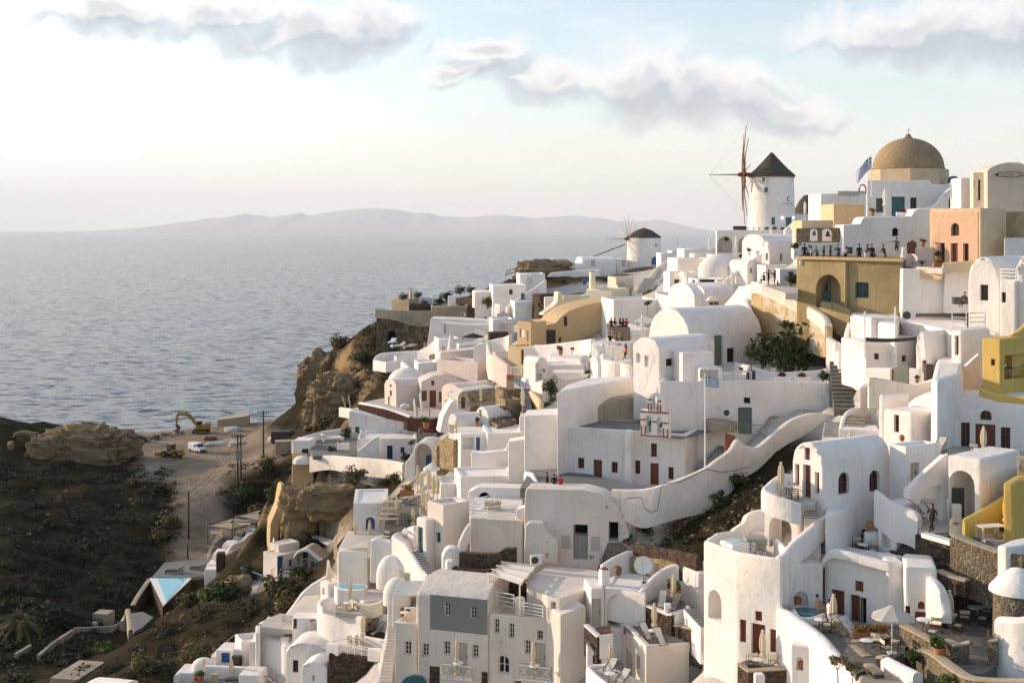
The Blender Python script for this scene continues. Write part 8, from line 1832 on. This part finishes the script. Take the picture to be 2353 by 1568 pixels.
bm=nb();tube(bm,[(-2.3,0,-1),(-2.2,0,1.2),(-1.4,0,2.7),(0,0,3.2),(1.6,0,2.8),(2.6,0,2.4)],[.7,.65,.5,.45,.6,.8],7);tag(obj('ruined_arch',bm,'cliff_rock',None,P(52,1030,250),R(5)),'ruined stone arch at the seaward end of the ridge','ruin')
d0()
# ---- vehicles and poles of the building lot
def excavator(label,loc,rz,sc=1,full=True):
 r=empty('excavator',loc,R(rz),label,'excavator','diggers on the dirt lot',sc)
 for s in (-1,1):
  bm=nb();pr=[(-2.2,.45),(-2.0,.12),(-1.6,0),(1.6,0),(2.0,.12),(2.2,.45),(2.0,.8),(1.6,.92),(-1.6,.92),(-2.0,.8)]
  a=[NV(bm)((x,s*1.2-.3,z)) for x,z in pr];c=[NV(bm)((x,s*1.2+.3,z)) for x,z in pr];NF(bm)(a[::-1]);NF(bm)(c)
  for i in range(10):NF(bm)((a[i],a[(i+1) % 10],c[(i+1) % 10],c[i]))
  o=obj('track',bm,'rubber',r,bev=.04,seg=1)
  bm=nb();bx(bm,-1.7,1.7,s*1.2-.33,s*1.2+.33,.3,.6);obj('track_frame',bm,'machine_yellow',o,smooth=0)
 bm=nb();bx(bm,-1.0,1.0,-.9,.9,.6,1.05);obj('chassis',bm,'iron',r,bev=.05);bm=nb();bx(bm,-1.2,2.4,-1.3,1.3,1.06,1.9);bx(bm,.6,2.45,-1.3,1.3,1.9,2.3);obj('body',bm,'machine_yellow',r,bev=.1)
 bm=nb();bx(bm,1.0,2.3,-.7,.9,2.31,2.42);obj('engine_cover',bm,'iron',r,bev=.03)
 bm=nb();vs=bx(bm,-1.3,.4,-1.28,-.3,1.91,3.2)
 for v in vs:
  if v.co.z > 3 and v.co.x < 0:v.co.x += .35
 cab=obj('cab',bm,'machine_yellow',r,bev=.06);bm=nb();bx(bm,-.95,.3,-1.3,-.28,2.2,3.0);obj('cab_window',bm,'glass_dark',cab)
 def arm(name,pts,w0,ww,mat='machine_yellow'):
  bm=nb();pv=None
  for (x,z),h in zip(pts,w0):
   i=pts.index((x,z));d=Vt((pts[min(i+1,len(pts)-1)][0]-pts[max(i-1,0)][0],pts[min(i+1,len(pts)-1)][1]-pts[max(i-1,0)][1])).normalized();nn=Vt((-d.y,d.x));ring=[NV(bm)((x+nn.x*h*s,y,z+nn.y*h*s)) for s,y in ((-1,-ww),(1,-ww),(1,ww),(-1,ww))]
   if pv:
    for k in range(4):NF(bm)((pv[k],pv[(k+1) % 4],ring[(k+1) % 4],ring[k]))
   else:NF(bm)(ring[::-1])
   pv=ring
  NF(bm)(pv);return obj(name,bm,mat,r,bev=.03,seg=1)
 arm('boom',[(-.9,1.7),(-2.2,3.6),(-3.4,4.7),(-5.0,4.9),(-5.9,4.8)],[.3,.42,.42,.34,.22],.22);arm('stick',[(-5.5,5.3),(-5.9,4.8),(-6.2,3.4),(-6.2,2.2)],[.2,.34,.26,.18],.18);arm('hydraulic_ram',[(-2.4,4.5),(-4.2,5.5),(-5.4,5.4)],[.1,.1,.08],.09,'iron')
 bm=nb();pr=[(-6.5,2.3),(-5.9,2.2),(-5.3,1.5),(-5.4,.8),(-6.2,.4),(-6.9,.9),(-6.0,1.0),(-6.2,1.6)];a=[NV(bm)((x,-.6,z)) for x,z in pr];c=[NV(bm)((x,.6,z)) for x,z in pr];NF(bm)(a[::-1]);NF(bm)(c)
 for i in range(8):NF(bm)((a[i],a[(i+1) % 8],c[(i+1) % 8],c[i]))
 obj('bucket',bm,'rust',r);return r
excavator('big yellow tracked excavator with its boom raised on the dirt lot',hit(462,994,230),6,.86);excavator('second yellow excavator behind the big one',hit(432,985,230)+Vt((0,6,.3)),30,.7)
r_=empty('wheel_loader',hit(395,1050,225),R(-22),'yellow wheel loader parked at the edge of the dirt lot','loader',sc=.88)
bm=nb();bx(bm,.2,2.6,-.9,.9,.9,1.9);bx(bm,-2.2,.2,-.8,.8,.8,1.4);bx(bm,2.6,3.0,-1.0,1.0,.7,1.2);obj('body',bm,'machine_yellow',r_,bev=.1);bm=nb();bx(bm,-.9,.5,-.75,.75,1.4,2.9);cab=obj('cab',bm,'darkwood',r_,bev=.05);bm=nb();bx(bm,-.98,.58,-.8,.8,2.9,3.05);obj('cab_roof',bm,'machine_yellow',cab,bev=.03);bm=nb();bx(bm,-.7,.3,-.77,.77,1.8,2.75);obj('cab_window',bm,'greygreen',cab)
for x in (-1.4,1.5):
 for y in (-1,1):
  bm=nb();lathe(bm,[(.35,-.25),(.75,-.22),(.78,0),(.75,.22),(.35,.25)],20);RX(bm,(x,y*1.0,.78));w_=obj('wheel',bm,'rubber',r_);bm=nb();lathe(bm,[(.3,-.27),(.34,0),(.3,.27)],14);RX(bm,(x,y*1.0,.78));obj('rim',bm,'machine_yellow',w_)
bm=nb();bx(bm,-3.9,-3.2,-1.2,1.2,.2,1.0);bx(bm,-3.2,-2.0,-.6,-.4,.7,.95);bx(bm,-3.2,-2.0,.4,.6,.7,.95);obj('bucket',bm,'machine_yellow',r_,bev=.04,seg=1)
r_=empty('van',hit(453,1038,225),R(-42),'small white delivery van on the dirt lot','van');bm=nb();pr=[(-2.1,.35),(2.05,.35),(2.15,.6),(2.1,.95),(1.35,1.1),(.75,1.72),(.4,1.82),(-1.95,1.82),(-2.1,1.65)];a=[NV(bm)((x,-.85,z)) for x,z in pr];c=[NV(bm)((x,.85,z)) for x,z in pr];NF(bm)(a[::-1]);NF(bm)(c)
for i in range(9):NF(bm)((a[i],a[(i+1) % 9],c[(i+1) % 9],c[i]))
obj('body',bm,'van_white',r_,bev=.1,seg=3)
bm=nb();obx(bm,(1.06,0,1.42),(.7,0,-.72),(0,1,0),(.72,0,.7),.36,.7,.02);obj('windscreen',bm,'glass_dark',r_,smooth=0)
for s in (-1,1):
 bm=nb();bx(bm,.05,.75,s*.853-.012,s*.853+.012,1.15,1.6);obj('side_window',bm,'glass_dark',r_,smooth=0);bm=nb();bx(bm,2.08,2.16,s*.6-.17,s*.6+.17,.72,.9);obj('headlight',bm,'steel_white',r_,smooth=0)
 for x in (-1.35,1.35):
  bm=nb();lathe(bm,[(.2,-.1),(.31,-.1),(.31,.1),(.2,.1)],18);RX(bm,(x,s*.78,.31));w_=obj('wheel',bm,'rubber',r_);bm=nb();lathe(bm,[(.19,-.09),(.19,.09)],14);RX(bm,(x,s*.79,.31));obj('rim',bm,'metal_grey',w_)
bm=nb();bx(bm,2.1,2.2,-.8,.8,.36,.62);obj('bumper',bm,'iron',r_,bev=.03)
def pole(label,u,v,vt,arms=True,Y=None,group='wooden utility poles'):
 p=hit(u,v,120) if Y is None else P(u,v,Y);H=zat(vt,p.y)-p.z;r=empty('utility_pole',p,0,label,'utility pole',group);bm=nb();tube(bm,[(0,0,-1),(0,0,H)],[.19,.13],8);obj('pole',bm,'darkwood',r)
 if arms:bm=nb();bx(bm,-1.1,1.1,-.06,.06,H-.5,H-.36);[lathe(bm,[(.05,0),(.07,.12),(.03,.22)],8,(x,0,H-.36)) for x in (-1,-.5,.5,1)];obj('crossarm',bm,'darkwood',r,smooth=0)
 return p,H
pa=pole('tall utility pole with a crossarm on the dirt lot',605,1052,942);pb_=pole('utility pole of a pair holding a transformer',546,1120,998);pc_=pole('second pole of the pair with the transformer',553,1112,995);pd=pole('lone utility pole on the dark slope',433,1238,1127,0);pole('short broken pole by the cascade road',431,1285,1250,0)
block('transformer','grey transformer box between the two poles','transformer',549,1052,pb_[0].y-.2,1.1,.6,1.6,'greywood')
for lb,(p,H),(q,K),dz in (('long sagging power line down the road',pb_,pd,.3),('second sagging power line down the road',pc_,pd,1.2),('power line across the dirt lot',pa,pb_,.4)):
 a,c=p+Vt((0,0,H-dz)),q+Vt((0,0,K-dz));bm=nb();tube(bm,[a.lerp(c,t)-a-Vt((0,0,4*1.3*t*(1-t))) for t in (i/12 for i in range(13))],.035,4);tag(obj('power_line',bm,'rubber',None,a),lb,'cable','power lines')
h_=hit(537,975,230);bm=nb();vs=bx(bm,-3.6,3.6,-2,2,-1,2.3)
for v in vs:
 if v.co.z > 0 and v.co.x < 0:v.co.z -= .9
tag(obj('ruined_hut',bm,'wall_tan',None,h_,R(8),bev=.15),'roofless tan block hut on the seaward edge of the lot','hut')
for i,(u_,v_,s_,m_,lb) in enumerate([(480,1010,(1.7,1.2,.9),'rust','red skip heap on the dirt lot'),(500,1022,(3,1.6,.7),'terrain','long grey rubble heap behind the white van'),(545,1020,(2.0,1.4,.8),'terrain','rubble heap by the transformer poles'),(535,990,(2.2,2,1.0),'terrain','small dirt mound on the lot'),(320,1012,(1.6,1,1.2),'iron','dark machine covered beside the rock outcrop'),(630,1012,(1.5,1,.7),'cloth_white','white covered heap by the cliff foot')]):
 boulder('rubble_heap',lb,hit(u_,v_,225),*s_,3+i,m_,'heap',group='heaps on the dirt lot',sub=24)
for lb,u_,v_,mm,s3 in (('dark container with an orange edge at the cliff foot',645,1010,'iron',(4,2.2,1.8)),('low tan concrete bunker at the cliff foot',660,1035,'wall_tan',(4.5,2.5,1.8))):h_=hit(u_,v_,225);bm=nb();bx(bm,-s3[0]/2,s3[0]/2,-s3[1]/2,s3[1]/2,-.6,s3[2]);tag(obj('container' if mm == 'iron' else 'bunker',bm,mm,None,h_,R(10),bev=.1),lb,'container' if mm == 'iron' else 'bunker')
# tower crane boom on the seaward point
c2();a,c=P(185,563,274),P(372,508,280);r_=empty('crane_boom',a,0,'tan lattice crane boom reaching out over the sea','crane');bm=nb();e=c-a;k=9;dz=Vt((0,0,.9))
tube(bm,[Vt(),e],.08,4);tube(bm,[dz*.3,e*.12+dz,e*.98+dz],.08,4);dy=Vt((0,.9,0));tube(bm,[dy,e+dy],.08,4)
for i in range(k):tube(bm,[e*(i/k),e*((i+.5)/k)+dz,e*((i+1)/k)],.05,4);tube(bm,[e*(i/k),e*((i+.5)/k)+dy],.04,4)
obj('lattice',bm,'crane_tan',r_,smooth=0)
# bottom left: palm, walls, slabs
d0()
def palm(label,loc,h,L,nf=42,seed=4):
 r=empty('palm_tree',loc,0,label,'palm tree');rnd=random.Random(seed);bm=nb();tube(bm,[(0,0,-1),(.1,0,h*.5),(0,0,h)],[.35,.28,.3],10);obj('trunk',bm,'twig',r);bm=nb()
 for i in range(nf):
  t=rnd.uniform(0,6.28);up=rnd.uniform(-.25,1.35);l=L*rnd.uniform(.8,1.1);c,s_=cos(t),sin(t);pts=[]
  for j in range(9):q=j/8;rr=l*q*cos(up)*(1-.1*q);pts.append(Vt((c*rr,s_*rr,h+l*q*sin(up)-l*.55*q*q)))
  side=Vt((-s_,c,0));tube(bm,pts,.02,3)
  for p,q in zip(pts[1:],pts[2:]):
   for f in (0,.33,.66):
    for sg in (-1,1):o_=p.lerp(q,f);tip=o_+side*sg*.42+(q-p)*1.2-Vt((0,0,.16));NF(bm)([NV(bm)(o_),NV(bm)(o_+(q-p)*.28),NV(bm)(tip)])
 obj('crown',bm,'leaf_dry',r,smooth=0);return r
palm('bushy palm tree in the shade at the frame corner',hit(45,1470,120),2.2,3.2)
d0()
def low_wall(label,pp,th=.4,h=.8,m='concrete',gp='low field walls'):
 ps=[]
 for u,v in pp:p=hit(u,v,110);s=p.y;ps.append((u,v-h*F/s,s))
 return WL(label,ps,th,dn=h+.8,m=m,group=gp,sm=False,cap='flat',tp=False)
low_wall('long low field wall crossing the dark valley floor',[(88,1518),(120,1490),(168,1458)]);low_wall('short field wall beside the frame corner shrubs',[(36,1515),(70,1494)]);low_wall('low wall round the sunken garden bed',[(170,1455),(235,1452),(262,1450),(280,1440)])
for lb,u_,v_,s3 in (('flat concrete cistern slab at the bottom of the valley',180,1550,(3.0,5.5,.5)),('small concrete pump house by the lower grey deck',238,1432,(2.2,2,1.6)),('pale stone block on the valley floor',218,1445,(.7,.6,.8)),('white slab lying beside the pump house',250,1446,(1.6,.8,.3))):h_=hit(u_,v_,110);bm=nb();bx(bm,-s3[0]/2,s3[0]/2,-s3[1]/2,s3[1]/2,-.6,s3[2]);tag(obj('concrete_block',bm,'concrete',None,h_,R(-12),bev=.06),lb,'block','concrete blocks on the valley floor')
for i,(k,u_,v_,s_,lb) in enumerate([('bush2',480,1375,2.0,'big olive green bush on the spur above the pool'),('bush_dry',430,1395,1.8,'yellowish bush on the spur crest by the pool'),('bush_dark',515,1390,2.1,'dark bush on the spur beside the olive green one'),('bush',575,1335,1.7,'green bush above the blue gully steps'),('bush_dry',640,1375,2.4,'broad dry bush under the white parapet bend'),('bush_dry',690,1330,1.6,'yellow bush close below the folded parasols'),('bush_dry',660,1410,1.8,'dry bush at the foot of the sloping awning'),('bush_dry',390,1215,2.4,'round dry bush beside the lone utility pole'),('bush_dry',372,1240,1.8,'dry bush by the road end'),('bush',560,1150,2.6,'large green bush beneath the transformer poles'),('bush_dry',610,1085,2.6,'broad ochre bush on the bank below the bastion'),('bush',640,1165,2.2,'dark green bush above the tan pergolas'),('bush_dry',585,1190,2.0,'ochre bush just over the tan pergola'),('bush_dark',1690,1120,1.0,'round dark bush on the rocky slope by the garden wall'),('bush',1655,1165,1.0,'dark trailing bush on the rocky slope'),('bush',1480,1225,.9,'small dark bush at the ruined cave house'),('bush',1425,1260,1.0,'dark tuft before the peeling doorway'),('bush2',1745,1155,.5,'bright green tuft by the corner terrace'),('bush_dry',780,800,2.6,'ochre bush on the cliff brow'),('bush_dark',830,840,2.4,'dark bush on the cliff side'),('bush_dry',870,760,1.8,'dry bush at the fort corner on the cliff'),('bush_dry',740,985,2.2,'ochre bush at the cliff foot'),('bush_dark',800,1075,1.3,'big dark bush hanging over the battered wall'),('bush2',250,1500,1.6,'bright bush where the spur meets the valley'),('bush_dry',330,1545,1.7,'orange tinted bush low on the spur'),('bush_dry',450,1530,1.7,'brown bush above the seaward houses')]):
 on(k,lb,u_,v_,s_,40*i,y0=70 if u_ > 1300 else 110)
# ---- scrub: uncountable low growth
rng=np.random.default_rng(5);quads=[]
def scrub(poly,count,rmin,rmax,y0):
 P2=np.array(poly,float);lo,hi=P2.min(0),P2.max(0);done=0;tries=0
 while done < count and tries < count*6:
  tries += 1;u,v=rng.uniform(lo,hi);ins=False;k=len(P2)
  for a in range(k):
   (ax,ay),(bx_,by_)=P2[a],P2[(a+1) % k]
   if (ay > v) != (by_ > v) and u < (bx_-ax)*(v-ay)/(by_-ay)+ax:ins=not ins
  if not ins or noise.noise(Vt((u*.02,v*.035,1.7))) < -.12:continue
  p=hit(u,v,y0);done += 1;r=rng.uniform(rmin,rmax);nq=int(14+16*r)
  c=rng.normal(0,.42,(nq,3))*[r,r,r*.5]+np.array(p)+[0,0,r*.25]
  t=rng.uniform(0,6.28,nq);f=rng.uniform(-.5,1.2,nq);s=r*rng.uniform(.12,.3,nq)
  e1=np.stack([np.cos(t)*np.cos(f),np.sin(t)*np.cos(f),np.sin(f)],1)*s[:,None];e2=np.stack([-np.sin(t),np.cos(t),rng.uniform(-.4,.4,nq)],1)*(s*.55)[:,None]
  quads.append(np.stack([c-e1,c+e2,c+e1,c-e2],1))
scrub([(0,1060),(300,1060),(400,1080),(420,1240),(360,1300),(300,1420),(180,1568),(0,1568)],1700,.35,1.1,110)
scrub([(230,1545),(540,1320),(700,1240),(730,1300),(560,1560),(300,1568)],620,.25,.8,105)
scrub([(520,1070),(650,1060),(640,1180),(560,1190),(500,1150)],220,.4,1.0,150);scrub([(730,800),(880,740),(920,800),(880,880),(760,980),(700,985)],260,.4,1.0,180);scrub([(1460,1240),(1600,1180),(1740,1090),(1760,1160),(1640,1240),(1500,1270)],420,.12,.42,92);scrub([(310,1010),(420,990),(420,1000),(330,1020)],60,.4,.9,240);scrub([(900,700),(1150,650),(1290,600),(1300,625),(1000,700)],120,.3,.9,240);scrub([(640,1110),(860,1085),(880,1150),(700,1220)],160,.25,.7,140)
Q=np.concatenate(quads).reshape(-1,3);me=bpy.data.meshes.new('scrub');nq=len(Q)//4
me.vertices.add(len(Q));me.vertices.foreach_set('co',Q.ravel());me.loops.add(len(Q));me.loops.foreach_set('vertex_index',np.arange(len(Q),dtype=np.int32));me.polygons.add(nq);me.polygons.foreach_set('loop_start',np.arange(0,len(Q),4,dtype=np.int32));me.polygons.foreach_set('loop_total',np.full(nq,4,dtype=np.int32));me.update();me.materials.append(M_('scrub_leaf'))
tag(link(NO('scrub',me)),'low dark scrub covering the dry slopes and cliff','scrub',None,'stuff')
# loose stones on the rubble slope
quads=[];bm=nb()
for i in range(330):
 u,v=rng.uniform(1460,1760),rng.uniform(1100,1285);lim=1100+(1760-u)*.47;far=i > 260
 if far:u,v=rng.uniform(10,560),rng.uniform(1080,1540)
 elif not lim-20 < v < lim+80:continue
 p=hit(u,v,92);s=rng.uniform(.05,.2)*(2 if far else 1);ellip(bm,(p.x,p.y,p.z+s*.3),s,s*rng.uniform(.7,1.2),s*.7,6,4,.25,i)
tag(obj('loose_stones',bm,'cliff_rock',None,smooth=0),'loose stones strewn on the dry slopes','stones',None,'stuff')
# ================================================================ sea, islands, air, sky, sun, camera
bm=nb();ys=[-3000,0,300,700,1500,4000,12000,30000,90000];xs=[-90000,-20000,-4000,-1000,0,1000,4000,20000,90000];g_=[[NV(bm)((x,y,0)) for x in xs] for y in ys]
for j in range(len(ys)-1):
 for i in range(len(xs)-1):NF(bm)((g_[j][i],g_[j][i+1],g_[j+1][i+1],g_[j+1][i]))
m,nt,b=new_mat('sea');p=geo_pos(nt);mp=nd(nt,'ShaderNodeMapping');mp.inputs['Scale'].default_value=(.5,1.2,1);mp.inputs['Rotation'].default_value=(0,0,R(-12));LK(nt,p,mp.inputs[0])
w1=noise_n(nt,mp.outputs[0],.15,5,.6);w2=noise_n(nt,mp.outputs[0],.006,4,.6)
sb=nd(nt,'ShaderNodeVectorMath',operation='SUBTRACT');LK(nt,w1.outputs['Color'],sb.inputs[0]);sb.inputs[1].default_value=(.5,.5,.5)
sm_=nd(nt,'ShaderNodeVectorMath',operation='MULTIPLY_ADD');LK(nt,sb.outputs[0],sm_.inputs[0]);sm_.inputs[1].default_value=(SEA_K*.6,SEA_K,0);sm_.inputs[2].default_value=(0,0,1)
nm_=nd(nt,'ShaderNodeVectorMath',operation='NORMALIZE');LK(nt,sm_.outputs[0],nm_.inputs[0]);LK(nt,nm_.outputs[0],b.inputs['Normal'])
LK(nt,mixc(nt,ramp(nt,w2.outputs[0],[(.35,(0,0,0)),(.65,(1,1,1))]).outputs[0],(.010,.034,.048),(.017,.045,.06)),b.inputs['Base Color']);b.inputs['Roughness'].default_value=.15;b.inputs['IOR'].default_value=1.27
o=obj('sea',bm,'sea',None,smooth=0);o['kind']='structure'
def island(label,prof,Y,dep,mat):
 """far ridge: crest heights sighted, flanks falling to the water on both sides"""
 us=np.linspace(prof[0][0],prof[-1][0],160);hs=np.interp(us,[p[0] for p in prof],[p[1] for p in prof]);bm=nb();rows=[]
 for u,v in zip(us,hs):
  p=P(u,HZ+(v-HZ)*.9,Y);zz=max(2,p.z+Y*.00045*noise.fractal(Vt((u*.03,0,1)),.8,2,5));r=[]
  for t in np.linspace(-1,1,15):
   f=max(0,1-abs(t))**.85;r.append(NV(bm)((p.x+Y*.004*noise.noise(Vt((u*.03,t*2,5))),Y+t*dep,-4+(zz+4)*f*(1+.07*(1-f)*noise.fractal(Vt((u*.05,t*3,2)),.8,2,5)))))
  rows.append(r)
 for a,c in zip(rows,rows[1:]):
  for i in range(14):NF(bm)((a[i],a[i+1],c[i+1],c[i]))
 o=obj('hills',bm,mat,None,smooth=70);o['kind']='structure';return o
simple('island_hazed',(.44,.45,.50),1,var=.3,scale=.002)  # pale bluish tone paints part of the distance haze into the hills
island('',[(280,526.5),(340,521),(420,508),(480,498),(520,496),(565,486),(610,494),(640,494),(685,485),(715,490),(760,482),(800,477),(850,472),(920,477),(950,486),(985,485),(1010,492),(1060,497),(1110,492),(1170,490),(1230,499),(1280,493),(1330,493),(1390,499),(1420,507),(1460,506),(1520,502),(1560,514),(1600,526)],55000,7500,'island_hazed')
bm=nb();bx(bm,-70000,70000,-300,66000,-15.5,1900);m=bpy.data.materials.new('haze');m.use_nodes=True;nt=m.node_tree;nt.nodes.clear();out=nd(nt,'ShaderNodeOutputMaterial');pv=nd(nt,'ShaderNodeVolumePrincipled');pv.inputs['Color'].default_value=(.98,.98,1,1);pv.inputs['Density'].default_value=HAZE;pv.inputs['Anisotropy'].default_value=0;LK(nt,pv.outputs[0],out.inputs['Volume']);MATS['haze']=m
o=obj('haze',bm,'haze',None,smooth=0);o['kind']='stuff'
wd=bpy.data.worlds.new('World');S.world=wd;wd.use_nodes=True;nt=wd.node_tree;bg=nt.nodes['Background']
EL,AZ=R(SUN_EL),R(SUN_AZ)                  # the sun stands left of the view
sky=nd(nt,'ShaderNodeTexSky',sky_type='NISHITA');sky.sun_disc=False;sky.sun_elevation=EL;sky.sun_rotation=-AZ;sky.altitude=100;sky.air_density=1.0;sky.dust_density=1.0;sky.ozone_density=1.6
tc=nd(nt,'ShaderNodeTexCoord');sp=nd(nt,'ShaderNodeSeparateXYZ');LK(nt,tc.outputs['Generated'],sp.inputs[0])
def mth(op,a,b2=None,c=None,clamp=False):
 n=nd(nt,'ShaderNodeMath',operation=op);n.use_clamp=clamp
 for i,x in enumerate((a,b2,c)):
  if x is None:continue
  if isinstance(x,(int,float)):n.inputs[i].default_value=x
  else:LK(nt,x,n.inputs[i])
 return n.outputs[0]
yy=mth('MAXIMUM',sp.outputs[1],.05);su=mth('DIVIDE',sp.outputs[0],yy);sv=mth('DIVIDE',sp.outputs[2],yy)
cv=nd(nt,'ShaderNodeCombineXYZ');LK(nt,su,cv.inputs[0]);LK(nt,sv,cv.inputs[1])
CL=[(250,15,270,62),(500,25,210,62),(720,80,220,70),(870,50,110,75),(1110,105,115,42),(1070,165,130,30),(1290,185,190,58),(1470,180,150,95),(1560,215,190,85),(1690,225,150,75),(1800,255,140,62),(1880,270,75,45),(2060,85,240,58),(2230,60,270,85),(2330,70,220,85)]
def cloud(off,fine=.8):
 n0=nd(nt,'ShaderNodeVectorMath',operation='ADD');LK(nt,cv.outputs[0],n0.inputs[0]);n0.inputs[1].default_value=(*off,0)
 a=noise_n(nt,n0.outputs[0],20,5,.5);sc=nd(nt,'ShaderNodeVectorMath',operation='MULTIPLY_ADD');LK(nt,a.outputs['Color'],sc.inputs[0]);sc.inputs[1].default_value=(.05,.045,0);LK(nt,n0.outputs[0],sc.inputs[2])
 wv=nd(nt,'ShaderNodeVectorMath',operation='SUBTRACT');LK(nt,sc.outputs[0],wv.inputs[0]);wv.inputs[1].default_value=(.025,.0225,0)
 tot=None
 for (u,v,ru,rv) in CL:
  d=nd(nt,'ShaderNodeVectorMath',operation='SUBTRACT');LK(nt,wv.outputs[0],d.inputs[0]);d.inputs[1].default_value=((u-CX)/F,-(v-HZ)/F,0)
  m2=nd(nt,'ShaderNodeVectorMath',operation='MULTIPLY');LK(nt,d.outputs[0],m2.inputs[0]);m2.inputs[1].default_value=(F/ru,F/rv,0)
  ln=nd(nt,'ShaderNodeVectorMath',operation='LENGTH');LK(nt,m2.outputs[0],ln.inputs[0])
  f=mth('SUBTRACT',1.36,ln.outputs['Value']);tot=f if tot is None else mth('SMOOTH_MAX',tot,f,.25)
 nz=noise_n(nt,n0.outputs[0],52,6,.56)
 vo=nd(nt,'ShaderNodeTexVoronoi');vo.inputs['Scale'].default_value=26;vo.inputs['Detail'].default_value=3;LK(nt,sc.outputs[0],vo.inputs['Vector'])
 return mth('ADD',mth('ADD',tot,mth('MULTIPLY',mth('SUBTRACT',nz.outputs[0],.5),fine)),mth('MULTIPLY',mth('SUBTRACT',.62,vo.outputs['Distance']),fine*.7))
d0_=cloud((0,0));d2_=cloud((0,0),.45);d1_=cloud((-.008,.014),.6)
mask=ramp(nt,d0_,[(.0,(0,0,0)),(.3,(.55,.55,.55)),(.8,(1,1,1))])
up_=ramp(nt,mth('SUBTRACT',d2_,d1_),[(.0,(0,0,0)),(.36,(1,1,1))]);ed_=ramp(nt,d0_,[(.35,(1,1,1)),(1.15,(.22,.22,.22))]);lit=ramp(nt,mth('MULTIPLY',up_.outputs[0],ed_.outputs[0]),[(.03,(.40,.45,.51)),(.22,(.56,.58,.62)),(.5,(.75,.735,.735)),(.8,(.86,.83,.81))])
thin=noise_n(nt,cv.outputs[0],9,5,.6);mpv=nd(nt,'ShaderNodeMapping');mpv.inputs['Scale'].default_value=(1,4,1);LK(nt,cv.outputs[0],mpv.inputs[0]);LK(nt,mpv.outputs[0],thin.inputs['Vector'])
skym=nd(nt,'ShaderNodeVectorMath',operation='SCALE');LK(nt,sky.outputs[0],skym.inputs[0]);skym.inputs[3].default_value=1.0
cl_e=nd(nt,'ShaderNodeVectorMath',operation='SCALE');LK(nt,lit.outputs[0],cl_e.inputs[0]);cl_e.inputs[3].default_value=CLOUD_E
wisp=mth('MULTIPLY',ramp(nt,thin.outputs[0],[(.46,(0,0,0)),(.75,(.25,.25,.25))]).outputs[0],1.0)
wl=nd(nt,'ShaderNodeVectorMath',operation='SCALE');wl.inputs[0].default_value=(.97,.955,.965);wl.inputs[3].default_value=CLOUD_E
hz_=mth('MULTIPLY',mth('POWER',2.718,mth('MULTIPLY',mth('ABSOLUTE',sv),-10.5)),.74);hz_=mth('ADD',hz_,mth('MULTIPLY',mth('SUBTRACT',-.02,su,None,True),1.1));hz_=mth('MULTIPLY',hz_,mth('MULTIPLY_ADD',sp.outputs[1],1.0,.3,True));col=mixc(nt,mth('ADD',hz_,VEIL,None,True),skym.outputs[0],wl.outputs[0]);col=mixc(nt,wisp,col,wl.outputs[0]);col=mixc(nt,mth('MULTIPLY',mask.outputs[0],.92),col,cl_e.outputs[0])
LK(nt,col,bg.inputs['Color']);bg.inputs['Strength'].default_value=SKY_S
ld=bpy.data.lights.new('sun','SUN');ld.energy=SUN_E;ld.angle=R(.6);ld.color=(1,.78,.57);lo=NO('sun',ld);link(lo);lo.location=(-200,100,300)
sd=Vt((-sin(AZ)*cos(EL),cos(AZ)*cos(EL),sin(EL)));lo.rotation_euler=sd.to_track_quat('Z','Y').to_euler()
cam=bpy.data.cameras.new('camera');cam.lens=45.0;cam.sensor_width=36;cam.shift_y=-(784-HZ)/2352;cam.clip_end=200000;cam.clip_start=1;co=NO('camera',cam);link(co);co.location=(0,0,CAMZ);co.rotation_euler=(R(90),0,0);S.camera=co
S.view_settings.view_transform='Standard';S.view_settings.look='None';S.view_settings.gamma=1;S.view_settings.exposure=EXPO;S.view_settings.use_curve_mapping=False
S.cycles.max_bounces=6;S.cycles.volume_bounces=2;S.cycles.use_denoising=True;S.cycles.use_adaptive_sampling=True;S.cycles.adaptive_threshold=.02
for pr in PROTO.values():                # drop what the photograph did not need
 if not pr.used:
  for ch in list(pr.root.children_recursive):bpy.data.objects.remove(ch)
  bpy.data.objects.remove(pr.root)
finish_pending()
